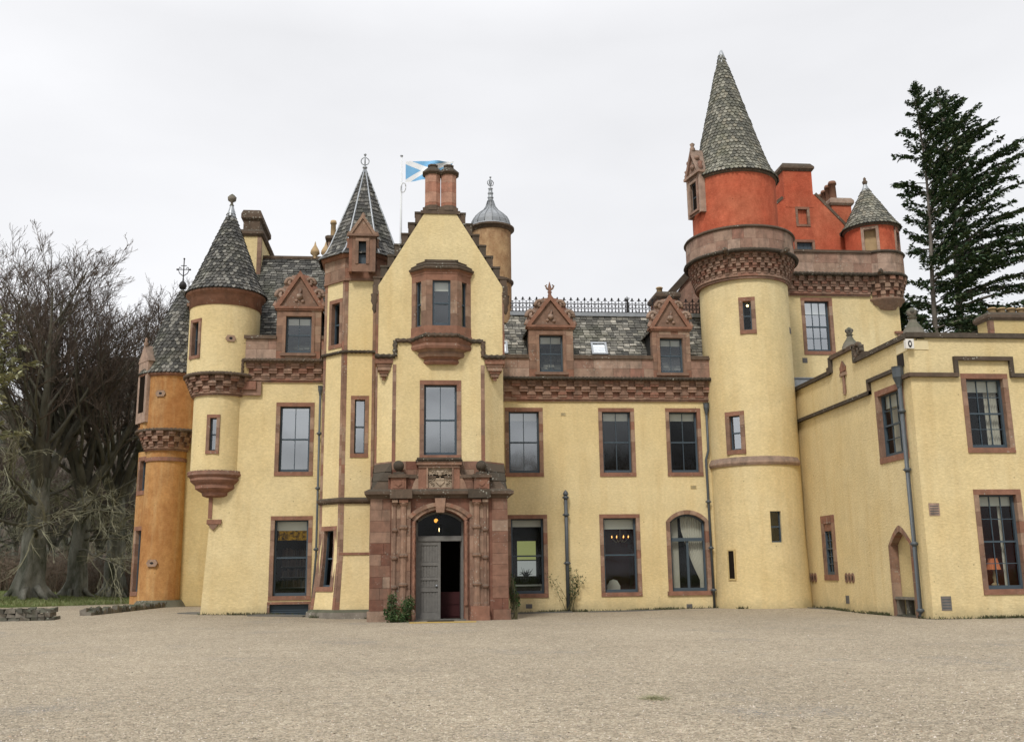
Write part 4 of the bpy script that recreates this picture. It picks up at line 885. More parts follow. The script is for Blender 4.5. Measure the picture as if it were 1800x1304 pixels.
# twin octagonal chimney stacks
mb = MB(); mb.cube(.14, 1.64, BY - .04, BY + .72, 14.93, 15.06); mb.cube(.22, 1.56, BY + .02, BY + .66, 15.06, 15.20)
st_ = tag(mb.build('gable_chimney', M.dark, castle), 'twin octagonal red sandstone chimney stacks on top of the gable')
for cx in (.60, 1.21):
    mb = MB(); z = 15.1
    for h in (.34, .42, .40, .34):
        pts = octp(.292, cx, BY + .34); mb.add([(x, y, zz) for zz in (z + .003, z + h - .003) for x, y in pts], [tuple(range(8)), tuple(range(8, 16))] + [(i, (i + 1) % 8, 8 + (i + 1) % 8, 8 + i) for i in range(8)]); z += h
    o = mb.build('stack', M.stack, st_)
    mb = MB(); P8 = octp(.292, cx, BY + .34); mb.sweep(P8, [(-.1, 15.1), (.06, 15.1), (.01, 15.32), (-.1, 15.32)], True); mb.sweep(P8, [(-.25, z - .02), (.03, z - .02), (.10, z + .05), (.10, z + .10), (-.13, z + .34), (-.10, z + .36), (-.10, z + .42), (-.28, z + .43)], True); mb.build('stack_cap', M.dark, o)
# round turret with lead dome, behind the gable
rc = Cy(3.42, 43.0, .90); rt = tag(cywall('domed_turret', rc, -pi, pi, 12.5, 17.0, M.buff), 'slim buff round turret with grey lead ogee dome behind the gable')
mb = MB(); ringmold(mb, rc, [(-.05, 16.9), (.03, 16.9), (.10, 17.0), (.16, 17.04), (.16, 17.12), (-.05, 17.14)], -pi, pi); mb.mark(); ringmold(mb, rc, [(-.05, 14.42), (.05, 14.42), (.1, 14.5), (.1, 14.56), (-.05, 14.64)], -pi, pi); mb.build('moulding', M.dark, rt)
mb = MB(); mb.lathe(3.40, 43, [(1.06, 17.10), (1.0, 17.16), (.92, 17.22), (.88, 17.42), (.78, 17.62), (.58, 17.82), (.36, 18.0), (.22, 18.2), (.14, 18.45), (.11, 18.62)], 16, smooth=False); o = mb.build('lead_dome', M.leadd, rt)
mb = MB()
for i in range(16): a = 2 * pi * i / 16; mb.tube([(3.40 + r * sin(a), 43 - r * cos(a), z + .005) for r, z in [(.93, 17.22), (.89, 17.42), (.79, 17.62), (.59, 17.82), (.37, 18.0), (.23, 18.2), (.14, 18.5)]], .017, 4)
mb.build('seams', M.leadd, o)
mb = MB(); mb.lathe(3.40, 43, [(.12, 18.6), (.15, 18.66), (.11, 18.7), (.11, 18.82), (.14, 18.86), (.10, 18.92), (.09, 19.06), (.12, 19.1), (.03, 19.14), (.02, 19.25)], 10)
for a in (0.3, pi / 2 + .3): mb.tube([(3.40 + .15 * cos(t) * cos(a), 43 + .15 * cos(t) * sin(a), 19.38 + .15 * sin(t)) for t in [i * pi / 8 for i in range(17)]], .022, 5)
mb.tube([(3.40, 43, 19.2), (3.40, 43, 19.62)], .022, 6); mb.ball((3.40, 43, 19.66), .05, 8); mb.build('orb_finial', M.lead, rt)

# ------------------------------------------------------------ porch
PY = 35.0; PF = Pl((0, PY, 0), (1, 0, 0), (0, -1, 0)); px0, px1 = -1.55, 3.28
da, db = .05, 1.73; dc = (da + db) / 2
ar = archpts(da, db, 3.42, 3.78); hole = [(da, -.1), (db, -.1)] + ar
mb = MB(); ashlar(mb, PF, px0, -.84, .36, 4.2, .5, .38, -.3, 0); ashlar(mb, PF, 2.72, px1, .36, 4.2, .5, .38, -.3, 0)
SL = Pl((px0, 0, 0), (0, -1, 0), (-1, 0, 0)); SR = Pl((px1, 0, 0), (0, 1, 0), (1, 0, 0)); ashlar(mb, SL, -38.2, -PY - .3, -.1, 4.2, .5, .38, -.3, -.003); ashlar(mb, SR, PY + .3, 40.6, -.1, 4.2, .5, .38, -.3, -.003)
mb.box(PF, px0 - .06, -.78, -.2, .36, -.4, .06); mb.box(PF, 2.74, px1 + .06, -.2, .36, -.4, .06)
mb.sheet([(-.86, -.1), (-.86, 4.2), (2.74, 4.2), (2.74, -.1)], PF, [[(p[0], p[1]) for p in hole]], -.012)
for i in range(len(ar) - 1): mb.quad(PF(*ar[i], -.012), PF(*ar[i + 1], -.012), PF(*ar[i + 1], -.6), PF(*ar[i], -.6))
ashlar(mb, Pl((da, 0, 0), (0, 1, 0), (1, 0, 0)), PY + .01, PY + .6, -.1, 3.42, .6, .42, -.15, 0); ashlar(mb, Pl((db, 0, 0), (0, 1, 0), (-1, 0, 0)), PY + .01, PY + .6, -.1, 3.42, .6, .42, -.15, 0)
porch = tag(mb.build('porch', M.ash, castle), 'red sandstone entrance porch with arched doorway')
mb = MB()
for s_ in (-1, 1):
    mb.mark(); X = lambda u: dc + s_ * u       # mirror about the door
    mb.box(PF, *sorted((X(1.03), X(1.72))), .0, .14, -.02, .30); mb.box(PF, *sorted((X(1.05), X(1.70))), .14, .50, -.02, .26)
    ashlar(mb, PF, *sorted((X(1.03), X(1.70))), .50, 4.1, .7, .62, -.02, .07)
    for cx, r, z1 in ((1.28, .115, 4.05), (1.58, .06, 4.05)):
        pr = [(r + .03, .50), (r + .03, .58), (r, .62)]
        for zz in ((1.2, 2.19, 3.16) if r > .1 else (1.12, 2.1, 3.06)): pr += [(r, zz - .03), (r + .05, zz), (r + .06, zz + .05), (r + .015, zz + .09), (r, zz + .12)]
        pr += [(r, z1 - .14), (r + .06, z1 - .04), (r + .06, z1)]; mb.lathe(X(cx), PY - .075, pr, 8 if r > .1 else 12, smooth=False)
        mb.box(PF, X(cx) - r - .04, X(cx) + r + .04, z1, z1 + .1, -.02, .24)
    mb.box(PF, *sorted((X(.87), X(.98))), .0, 3.38, -.02, .04)
mb.build('pilaster', M.stone, porch)
mb = MB()
for s_ in (-1, 1): mb.mark(); mb.tube([(dc + s_ * .91, PY - .05, .5 + i * .04) for i in range(74)], .05, 8, True, 22)
mb.build('rope_shaft', M.stone, porch)
mb = MB(); oo = archpts(da - .30, db + .30, 3.58, 4.06, 20); ii = archpts(da - .16, db + .16, 3.50, 3.92, 20); io = archpts(da - .03, db + .03, 3.40, 3.82, 20); i3 = archpts(da + .02, db - .02, 3.40, 3.76, 20)
for i in range(20): mb.prism([oo[i], oo[i + 1], ii[i + 1], ii[i]], -.02, .10, PF); mb.prism([ii[i], ii[i + 1], io[i + 1], io[i]], -.02, .04, PF)
mb.prism([(dc - .14, 3.70), (dc + .14, 3.70), (dc + .19, 4.2), (dc - .19, 4.2)], -.1, .17, PF)
mb.build('hood_mould', M.stone, porch)
mb = MB(); PP = [(px0, 38.3), (px0, PY), (px1, PY), (px1, 40.4)]
mb.sweep(PP, [(-.2, 4.2), (.03, 4.2), (.08, 4.28), (.20, 4.34), (.21, 4.44), (.05, 4.53), (-.2, 4.53)])
for a, b_ in ((dc - 1.76, dc - .98), (dc + .98, dc + 1.76)): mb.box(PF, a, b_, 4.19, 4.50, .02, .30)
mb.build('cornice', M.dark, porch)
# attic: broaches, pedestals, armorial panel
mb = MB()
for s_, X0, X1, dd in ((-1, px0 + .02, cx0, .64), (1, px1 - .02, cx1, .74)):
    mb.mark(); bx = bx0 if s_ < 0 else bx1; lay = 3
    for i in range(lay):
        t0, t1 = i / lay, (i + 1) / lay
        def P_(t, A, B): A, B = Vector(A), Vector(B); return A.lerp(B, t)
        a0, a1 = (X1, PY + .12, 4.5), (X1, BY - .01, 5.52); b0, b1 = (X0, PY + .12, 4.5), (bx, BY + dd, 5.52); c1 = (X1, BY - .01, 5.52)
        o_ = Vector((0, -.03, .0))
        mb.quad(P_(t0, a0, a1) + o_, P_(t0, b0, c1) + o_, P_(t1, b0, c1) + Vector((0, 0, 0)), P_(t1, a0, a1))
        mb.quad(P_(t0, b0, c1) + o_, P_(t0, b0, b1) + o_, P_(t1, b0, b1), P_(t1, b0, c1))
        mb.quad(P_(t0, b0, b1) + Vector((s_ * .03, 0, 0)), P_(t0, (X0, 38.5, 4.5), (bx, 38.5, 5.52)) + Vector((s_ * .03, 0, 0)), P_(t1, (X0, 38.5, 4.5), (bx, 38.5, 5.52)), P_(t1, b0, b1))
mb.build('broach', M.dark, porch)
mb = MB(); ashlar(mb, BF, cx0, cx1, 4.95, 5.56, .55, .3, -.1, .02)
for s_, X0, X1, dd in ((-1, bx0, cx0, .64), (1, bx1, cx1, .74)):
    m = Pl((bx0, BY + .64, 0), (q7, -q7, 0), (-q7, -q7, 0)) if s_ < 0 else Pl((cx1, BY, 0), (.712, .702, 0), (.702, -.712, 0)); ashlar(mb, m, 0, .9 if s_ < 0 else 1.04, 5.36, 5.56, .5, .3, -.1, .015)
AF = Pl((0, PY + .08, 0), (1, 0, 0), (0, -1, 0)); ashlar(mb, AF, cx0 - .1, cx1 + .1, 4.52, 4.92, .6, .4, -.3, 0)
mb.build('attic_wall', M.ash, porch)
mb = MB(); mb.box(AF, cx0 + .1, cx1 - .1, 4.92, 5.0, -.36, .06); mb.box(AF, cx0 + .1, cx1 - .1, 5.0, 5.05, -.34, .02)
mb.box(AF, .02, 1.68, 5.50, 5.56, -.3, .20); mb.box(AF, .06, 1.64, 5.56, 5.63, -.3, .24); mb.build('coping', M.dark, porch)
mb = MB(); mb.box(AF, .12, .44, 4.52, 5.28, -.3, .08); mb.box(AF, 1.34, 1.58, 4.52, 5.28, -.3, .08); mb.box(AF, .44, 1.34, 4.52, 4.58, -.3, .08); mb.box(AF, .12, 1.58, 5.28, 5.38, -.3, .12); mb.box(AF, .05, 1.65, 5.38, 5.50, -.3, .17)
for a, b_ in ((.40, .46), (1.30, 1.36)): mb.box(AF, a, b_, 4.56, 5.28, .07, .11)
mb.prism([(.12, 4.52), (-.12, 4.52), (-.05, 4.75), (.12, 5.1)], -.1, .05, AF); mb.prism([(1.58, 4.52), (1.84, 4.52), (1.77, 4.75), (1.58, 5.1)], -.1, .05, AF)
mb.build('panel_frame', M.stone, porch)
mb = MB(); k = .885; mb.box(AF, .46, 1.30, 4.58, 5.28, -.1, .02)
mb.prism([(k - .15, 4.98), (k - .15, 4.78), (k, 4.64), (k + .15, 4.78), (k + .15, 4.98)], .02, .06, AF); mb.box(AF, k - .015, k + .015, 4.66, 4.97, .06, .075); mb.box(AF, k - .14, k + .14, 4.84, 4.87, .06, .075)
mb.ball((k, AF.o.y - .04, 5.06), .08, 10); mb.prism([(k - .14, 5.14), (k, 5.10), (k + .14, 5.14), (k + .1, 5.2), (k, 5.16), (k - .1, 5.2)], .02, .06, AF)
for s_ in (-1, 1):
    for (x, z, r) in ((.22, 5.12, .07), (.31, 5.0, .07), (.24, 4.88, .06), (.33, 4.80, .06), (.25, 4.70, .06), (.34, 5.2, .04)):
        mb.tube([(k + s_ * (x + r * cos(a) * (1 - a / 9)), AF.o.y - .04, z + r * sin(a) * (1 - a / 9)) for a in [i * .55 for i in range(11)]], .016, 5)
mb.build('armorial_panel', M.pale, porch)
for px_ in (-.58, 2.36):
    mb = MB(); mb.box(AF, px_ - .27, px_ + .27, 4.50, 4.93, -.3, .14); mb.box(AF, px_ - .2, px_ + .2, 4.56, 4.88, .13, .155); o = mb.build('pedestal', M.stone, porch)
    mb = MB(); mb.prism([(px_ - .11, 4.82), (px_ - .11, 4.70), (px_, 4.62), (px_ + .11, 4.70), (px_ + .11, 4.82)], .15, .18, AF); mb.build('shield', M.stone, o)
    mb = MB(); mb.box(AF, px_ - .36, px_ + .36, 4.93, 5.0, -.35, .22); mb.box(AF, px_ - .3, px_ + .3, 5.0, 5.06, -.3, .16); mb.box(AF, px_ - .2, px_ + .2, 5.06, 5.13, -.2, .08); mb.build('pedestal_cap', M.dark, o)
    mb = MB(); mb.lathe(px_, PY + .12, [(.12, 5.12), (.07, 5.17), (.1, 5.19)], 12); mb.ball((px_, PY + .12, 5.36), .195, 18); mb.build('ball_finial', M.dark, o)
# door
DF = Pl((0, PY + .52, 0), (1, 0, 0), (0, -1, 0)); zt_ = 2.80
mb = MB(); mb.box(DF, da, da + .07, 0, 3.5, -.06, .04); mb.box(DF, db - .07, db, 0, 3.5, -.06, .04); mb.box(DF, da + .07, db - .07, zt_ - .07, zt_ + .07, -.07, .07); mb.box(DF, da + .07, db - .07, zt_ + .07, zt_ + .11, -.04, .04)
i1, i2 = archpts(da, db, 3.42, 3.76, 12), archpts(da + .07, db - .07, 3.38, 3.69, 12)
for i in range(12): mb.prism([i1[i], i1[i + 1], i2[i + 1], i2[i]], -.06, .04, DF)
door = mb.build('door_frame', M.wood, castle)
mb = MB(); x0, x1 = da + .07, dc + .03; b0, t0 = .06, zt_ - .07
mb.box(DF, x0, x1, b0, t0, -.05, -.012)
for z0, z1 in ((b0, b0 + .22), (.98, 1.12), (1.38, 1.48), (1.88, 2.0), (t0 - .14, t0)): mb.box(DF, x0 + .1, x1 - .1, z0, z1, -.012, .03)
mb.box(DF, x0, x0 + .1, b0, t0, -.012, .034); mb.box(DF, x1 - .1, x1, b0, t0, -.012, .034)
for z0, z1 in ((b0 + .22, .98), (1.12, 1.38), (1.48, 1.88), (2.0, t0 - .14)):
    for x in [x0 + .16 + i * .1 for i in range(6)]: mb.box(DF, x - .036, x + .036, z0 + .01, z1 - .01, -.012, .008)
leaf = mb.build('door_leaf', M.wood, door)
mb = MB(); mb.ball((x1 - .14, DF.o.y - .06, 1.18), .04, 10); mb.lathe(x1 - .14, DF.o.y - .02, [(.05, 1.15), (.05, 1.21)], 8); mb.build('door_knob', M.lead, door)
mb = MB(); a_, b_ = db - .09, db - .05; mb.cube(a_, b_, DF.o.y + .06, DF.o.y + .9, .06, t0); mb.build('open_leaf', M.wood, door)
mb = MB(); mb.sheet([(da + .07, zt_ + .1), (db - .07, zt_ + .1)] + i2, DF, d=0); mb.build('fanlight', M.gll, door)
mb = MB(); I = Pl((0, PY + 1.35, 0), (1, 0, 0), (0, -1, 0)); mb.box(I, dc - .02, db, .05, .95, -.1, 0)
for z0, z1 in ((.10, .42), (.52, .88)): mb.box(I, dc + .08, db - .1, z0, z1, 0, .02)
mb.build('inner_screen', M.maroon, door)
mb = MB(); mb.cube(da - .6, db + .6, PY + 3.4, PY + 3.5, 0, 4); mb.cube(da - .65, da - .6, PY + .62, PY + 3.4, 0, 4); mb.cube(db + .6, db + .65, PY + .62, PY + 3.4, 0, 4); mb.cube(da - .6, db + .6, PY + .62, PY + 3.4, 3.95, 4.0); mb.cube(da - .6, db + .6, PY + .3, PY + 3.4, -.1, .045); mb.build('interior', M.room, castle)
mb = MB(); mb.cube(da - .05, db + .05, PY - .12, PY + .5, -.1, .055); mb.build('doorstep', M.concrete, castle)
# lantern in the fanlight
lan = empty('hanging_lantern', (.90, PY + 1.0, 3.0), 'lit brass lantern hanging behind the arched fanlight of the entrance', 'lantern')
lx, ly = .90, PY + 1.0
mb = MB(); mb.tube([(lx, ly, 3.55), (lx, ly, 3.98)], .01, 5); mb.lathe(lx, ly, [(.02, 3.55), (.06, 3.5), (.15, 3.40), (.16, 3.37), (.13, 3.37)], 6, smooth=False); mb.lathe(lx, ly, [(.09, 2.97), (.12, 2.99), (.12, 3.01), (.02, 3.01)], 6, smooth=False)
for i in range(6): a = i * pi / 3; mb.tube([(lx + .145 * sin(a), ly - .145 * cos(a), 3.38), (lx + .11 * sin(a), ly - .11 * cos(a), 3.0)], .011, 4)
mb.build('lantern_frame', M.iron, lan); mb = MB(); mb.lathe(lx - .02, ly, [(.006, 3.08), (.010, 3.12), (.014, 3.17), (.004, 3.22)], 8); mb.build('candle_bulbs', emit('warm_bulb', (1, .72, .35), 5), lan)
mb = MB(); mb.ball((lx - .12, ly + .5, 3.50), .075, 8); tag(mb.build('ceiling_lamp', emit('amber_lamp', (1, .42, .07), 1.6)), 'small amber glowing lamp inside the entrance above the lantern', 'lamp')
# flagpole and flag
fx, fz1 = W(706, 276, 38.0); _, fz0 = W(700, 450, 38.0)
fp = empty('flagpole', (fx, 38.0, fz0), 'slim white flagpole rising behind the entrance gable', 'flagpole')
mb = MB(); mb.tube([(fx, 38, 12.2), (fx, 38, 15), (fx, 38, fz1)], [.05, .045, .032], 10); mb.build('pole', M.pole, fp)
mb = MB(); mb.lathe(fx, 38, [(.03, fz1), (.06, fz1 + .02), (.06, fz1 + .06), (.01, fz1 + .08)], 10); mb.build('truck', M.lead, fp)
mb = MB(); rz_ = W(706, 331, 38)[1]; mb.tube([(fx + .08 + .10 * cos(t), 37.93, rz_ + .2 * sin(t) + .04 * cos(t)) for t in [i * pi / 8 for i in range(17)]], .022, 6); mb.build('halyard_loop', M.pole, fp)
b = NB('saltire_cloth'); uv = b.n('ShaderNodeUVMap'); sp = b.n('ShaderNodeSeparateXYZ'); b.l(uv.outputs[0], sp.inputs[0])
u_, v_ = sp.outputs[0], sp.outputs[1]
d1 = b.math('ABSOLUTE', b.math('SUBTRACT', u_, v_)); d2 = b.math('ABSOLUTE', b.math('SUBTRACT', b.math('ADD', u_, v_), 1.0))
w_ = b.math('LESS_THAN', b.math('MINIMUM', d1, d2), .135); b.base(b.mix(w_, (.20, .44, .70), (.78, .80, .82))); b.p.inputs['Transmission Weight'].default_value = 0
M.flag = b.fin(.9, .1)
A = [Vector((W(*p, 38.0)[0], 38.0, W(*p, 38.0)[1])) for p in ((713, 284), (713, 321), (798, 283), (780, 312))]
nu, nv = 56, 30; vs, uvs = [], []
for i in range(nu + 1):
    for j in range(nv + 1):
        u, v = i / nu, j / nv; p = A[0].lerp(A[2], u).lerp(A[1].lerp(A[3], u), v)
        p.y += .14 * sin(u * 7.5 + v * 1.2) * u + .05 * sin(u * 17 + v * 3) * u; p.z += .04 * sin(u * 6.5) * u + .03 * sin(v * 5) * u; p.x += -.10 * v * u * sin(u * 5); vs.append(p); uvs.append((u, 1 - v))
mb = MB(); mb.add(vs, [(i * (nv + 1) + j, (i + 1) * (nv + 1) + j, (i + 1) * (nv + 1) + j + 1, i * (nv + 1) + j + 1) for i in range(nu) for j in range(nv)], True)
fl = mb.build('flag', M.flag, loc=(A[0].x, 38, A[0].z)); ul = fl.data.uv_layers.new(name='UVMap')
for lp in fl.data.loops: ul.data[lp.index].uv = uvs[lp.vertex_index]
tag(fl, 'blue flag with white diagonal cross flying behind the twin chimney stacks', 'flag')
# ------------------------------------------------------------ great round tower
GX, GY, GR = 14.35, 40.6, 1.90
WARP[0] = lambda v: Vector((v.x, v.y, 1.6 + (v.z - 1.6) * .976))     # heights re-surveyed at the tower's depth
gc = Cy(GX, GY, GR)
def ang(px, Y=39.85):      # angle on the tower of a surveyed pixel column
    return math.asin(max(-1, min(1, (W(px, 700, Y)[0] - GX) / GR)))
towerwindow(gc, radians(-16), .68, 11.48, 13.10, sw=.17, cols=1, blind=0, g=M.gll, name='window')
towerwindow(gc, radians(-40), .82, 6.36, 8.17, sw=.18, cols=1, blind=0, g=M.glb)
towerwindow(gc, radians(3), .46, 2.68, 3.95, sw=.0, cols=1, blind=0, surround=False, dep=.16)
gt = tag(cywall('great_round_tower', gc, -pi, pi, -.3, 14.1, M.yel, n=80, taper=.05), 'great round yellow tower with flared parapet and tall slated spire')
mb = MB(); mb.ball((13.93, 39.0, 12.78), .05, 8); tag(mb.build('ceiling_lamp', emit('warm_lamp', (1, .62, .22), 9)), 'small glowing lamp inside the upper window of the great round tower', 'lamp')
mb = MB(); ringmold(mb, gc, [(-.05, 5.88), (.05, 5.88), (.10, 5.98), (.10, 6.05), (-.02, 6.28), (-.05, 6.28)], -pi, pi * .28, 30); mb.build('band', M.pink, gt)
mb = MB(); corbels(mb, Cy(GX - .04, GY, GR + .03), -2.4, 2.0, 13.92, 15.0, .44, .36, per=1 / 2.3, rows=4); mb.build('corbel_table', M.corb, gt)
mb = MB(); mb.tube(arc(Cy(GX - .05, GY, GR), GR + .50, 15.08, -2.5, 2.2, 130), .085, 8, True, 34); mb.build('rope_moulding', M.dark, gt)
pc = Cy(GX - .07, GY, GR + .43); mb = MB(); ashlar(mb, pc, -2.4, 2.0, 15.12, 16.1, .75, .49, -.25, 0, per=1 / 2.5); mb.lathe(GX - .05, GY, [(2.3, 14.95), (2.3, 15.12)], 48); mb.build('parapet', M.pink, gt)
mb = MB(); mb.lathe(GX - .07, GY, [(2.05, 16.1), (2.38, 16.1), (2.42, 16.15), (2.38, 16.22), (2.05, 16.22), (2.05, 16.1)], 64); mb.build('coping', M.dark, gt)
mb = MB(); mb.lathe(GX, GY, [(.1, 15.6), (2.25, 15.6)], 32); mb.build('walkway', M.lead, gt)
rd = Cy(GX - .18, GY, 1.86); red = tag(cywall('cap_house', rd, -pi, pi, 15.6, 19.0, M.red, gt), 'red harled drum below the tall cone')
mb = MB(); mb.lathe(rd.x, GY, [(1.84, 18.86), (1.92, 18.9), (1.96, 19.0), (1.86, 19.04)], 56); mb.build('eave_course', M.dark, gt)
cone('cone_roof', rd.x, GY, [(2.00, 18.98), (1.72, 19.45), (1.45, 20.3), (.09, 25.6)], -.17, 0, M.slatep, gt, n=56, w=.18)
mb = MB(); mb.lathe(rd.x - .16, GY, [(.27, 24.85), (.20, 25.2), (.13, 25.55), (.06, 25.78), (.01, 25.82)], 14); mb.build('lead_cap', M.lead, gt)
# its dormer, facing left
da_ = radians(-77); dm = rd.tan(da_); mb = MB()
mb.sheet(rect(-.52, .52, 17.3, 19.15), dm, [rect(-.27, .27, 17.55, 18.85)], d=.14)
for s_ in (-1, 1): mb.box(dm, s_ * .52 - .07, s_ * .52 + .07, 17.3, 19.15, -1.2, .16); mb.box(dm, *sorted((s_ * .27, s_ * .40)), 17.5, 18.97, .1, .18); mb.quad(dm(s_ * .27, 17.55, .14), dm(s_ * .27, 18.85, .14), dm(s_ * .27, 18.85, -.2), dm(s_ * .27, 17.55, -.2))
mb.box(dm, -.27, .27, 18.85, 18.97, .1, .18); mb.box(dm, -.40, .40, 17.4, 17.5, .1, .22); mb.box(dm, -.66, .66, 19.15, 19.27, -1.1, .26)
mb.prism([(-.5, 19.27), (.5, 19.27), (0, 20.25)], -.3, .12, dm)
for s_ in (-1, 1): mb.prism([(s_ * .66, 19.27), (0, 20.5), (0, 20.22), (s_ * .46, 19.27)], -.9, .22, dm)
o = mb.build('tower_dormer', M.pink, gt)
mb = MB(); p = dm(0, 0, .1); p1 = dm(.60, 0, .1); p2 = dm(-.60, 0, .1)
for q, z in ((p, 20.4), (p1, 19.3), (p2, 19.3)): mb.lathe(q.x, q.y, [(.08, z), (.13, z + .12), (.07, z + .22), (.12, z + .34), (.02, z + .42)], 8)
mb.ball((p.x, p.y, 19.62), .16, 8); q = dm(.36, 0, .1); mb.ball((q.x, q.y, 19.95), .13, 8); q = dm(-.36, 0, .1); mb.ball((q.x, q.y, 19.95), .13, 8); mb.build('carving', M.pink, o)
mb = MB(); mb.box(dm, -.27, .27, 17.55, 18.85, .02, .05); mb.build('sash_frame', M.frame, o); mb = MB(); mb.box(dm, -.21, .21, 17.62, 18.17, .05, .06); mb.box(dm, -.21, .21, 18.23, 18.79, .05, .06); mb.build('pane', M.room, o)
# gargoyle spouts
def spout(p, d, name='gargoyle', par=None):
    p, d = Vector(p), Vector(d).normalized(); mb = MB(); mb.tube([p, p + d * .22, p + d * .38 + Vector((0, 0, .06)), p + d * .50 + Vector((0, 0, .02))], [.10, .09, .12, .07], 8); mb.ball(p + d * .40 + Vector((0, 0, .13)), .05, 6); mb.build(name, M.dark, par or gt)
a = radians(-33); spout(gc(a, 15.0, .44), (sin(a), -cos(a), 0)); a = radians(24); spout(gc(a, 14.98, .44), (sin(a), -cos(a), 0))

# ------------------------------------------------------------ keep
WARP[0] = None
KY = 42.9; KF = Pl((0, KY, 0), (1, 0, 0), (0, -1, 0))
window(KF, 17.90, 19.42, 11.30, 14.05, cols=3, rows=2, blind=.24, g=M.glb, sw=.17)
mb = MB(); mb.sheet(rect(15, 22.7, 6, 14.3), KF, KF.holes); mb.quad((22.7, KY, 6), (22.7, 52, 6), (22.7, 52, 14.3), (22.7, KY, 14.3)); keep = tag(mb.build('keep', M.yel, castle), 'square keep with corbelled parapet right of the round tower')
KP = Pl((0, KY, 0), (1, 0, 0), (0, -1, 0)); KS = Pl((22.7, 0, 0), (0, 1, 0), (1, 0, 0))
mb = MB(); corbels(mb, KP, 16.4, 21.3, 14.12, 15.02, .44, .46, rows=3); corbels(mb, KS, 44, 51.5, 14.12, 15.02, .44, .46); mb.build('corbel_table', M.corb, keep)
mb = MB(); mb.rope([(16.4, KY - .47, 15.08), (21.2, KY - .47, 15.08)], .08, w=34); mb.rope([(23.17, 44, 15.08), (23.17, 51.5, 15.08)], .08, .05, w=34); kc = Cy(22.05, KY + .55, 1.22); mb.tube(arc(kc, 1.26, 15.08, -1.0, 2.4, 50), .08, 8, True, 34); mb.build('rope_moulding', M.dark, keep)
mb = MB(); ashlar(mb, KP, 16.4, 21.35, 15.13, 16.12, .95, .5, .1, .42); ashlar(mb, KS, 43.5, 51.5, 15.13, 16.12, .95, .5, .1, .42); ashlar(mb, kc, -1.0, 2.3, 15.13, 16.12, .8, .5, -.2, 0, per=1 / 1.2)
mb.build('parapet', M.pink, keep)
mb = MB(); mb.box(KP, 16.4, 21.4, 16.12, 16.24, .06, .5); mb.box(KS, 43.5, 51.6, 16.12, 16.24, .06, .5); mb.lathe(kc.x, kc.y, [(.9, 16.12), (1.28, 16.12), (1.32, 16.18), (1.28, 16.24), (.9, 16.24)], 32, -1.0, 2.4); mb.build('coping', M.dark, keep)
mb = MB(); k2 = Cy(22.15, KY + .45, .72); corbels(mb, k2, -1.4, 2.4, 13.75, 15.0, .5, .36, per=1 / .9, rows=3); mb.lathe(22.15, KY + .40, [(.95, 14.0), (.96, 13.92), (.84, 13.86), (.80, 13.72), (.62, 13.64), (.55, 13.5), (.3, 13.45), (.05, 13.4)], 24); mb.build('corner_corbel', M.stone, keep)
quo = MB(); quoins(quo, KF, 22.55, 22.7, 6, 12.4, .012); quo.prism([(22.35, 12.35), (22.9, 12.35), (22.9, 12.45), (22.35, 12.45)], -.2, .1, KF); quo.prism([(22.58, 12.0), (22.82, 12.0), (22.9, 12.35), (22.45, 12.35)], -.2, .06, KF); quo.build('quoins', M.stone, keep)
mb = MB(); mb.cube(15.5, 22.6, KY, 52, 15.55, 15.62); mb.build('walkway', M.lead, keep)
a = radians(0); spout((21.55, KY - .42, 15.1), (0, -1, 0), par=keep); spout((17.15, KY - .42, 15.1), (0, -1, 0), par=keep); spout((23.1, 44.6, 15.1), (1, -.2, 0), par=keep)
# red gabled cap house
RY = 44.4; RF = Pl((0, RY, 0), (1, 0, 0), (0, -1, 0))
ax0, az0 = W(1360, 352, RY); px_l = W(1377, 318, RY)[0]; px_r = W(1428, 330, RY)[0]; zs_ = W(1431, 342, RY)[1]; ex, ez = W(1500, 412, RY)
RF.holes += [rect(18.72, 19.2, 18.22, 19.0), rect(18.55, 19.35, 16.3, 17.30)]
mb = MB(); mb.sheet([(15.8, 15.5), (22.4, 15.5), (22.4, ez - .9), (ex, ez), (px_r + .06, zs_), (px_l, zs_ + .1), (px_l, zs_ - .3), (16.9, 18.6), (15.8, 17.9)], RF, RF.holes)
mb.quad((22.4, RY, 15.5), (22.4, 51, 15.5), (22.4, 51, ez - .9), (22.4, RY, ez - .9))
mb.cube(px_l, px_r, RY - .015, RY + 1.3, zs_ - .7, 21.05); mb.box(RF, 18.7, 19.22, 18.2, 19.02, -.16, -.12)
ch = tag(mb.build('red_cap_house', M.red, castle), 'red harled gable with chimney rising behind the keep parapet')
mb = MB(); jambs(mb, RF, 18.60, 19.32, 18.10, 19.12, .12, -.16, .02); mb.build('blind_opening', M.stone, ch)
mb = MB(); jambs(mb, RF, 18.43, 19.47, 16.2, 17.42, .12, -.16, .02); mb.build('opening_surround', M.stone, ch)
mb = MB(); mb.box(RF, 18.55, 19.35, 16.3, 17.3, -.2, -.12)
for i in range(1, 4): mb.box(RF, 18.55 + i * .2 - .012, 18.55 + i * .2 + .012, 16.3, 17.3, -.12, -.1)
mb.box(RF, 18.55, 19.35, 16.9, 16.93, -.12, -.1); mb.build('window_panel', M.frame, ch)
mb = MB(); mb.sweep([(px_l, RY - .015), (px_r, RY - .015), (px_r, RY + 1.3), (px_l, RY + 1.3)], [(-.05, 21.0), (.03, 21.0), (.12, 21.12), (.12, 21.22), (-.02, 21.42), (-.3, 21.45), (-.3, 21.0)], True); mb.cube(px_l + .2, px_r - .2, RY + .2, RY + 1.1, 21.2, 21.42); mb.build('chimney_cap', M.dark, ch)
mb = MB()
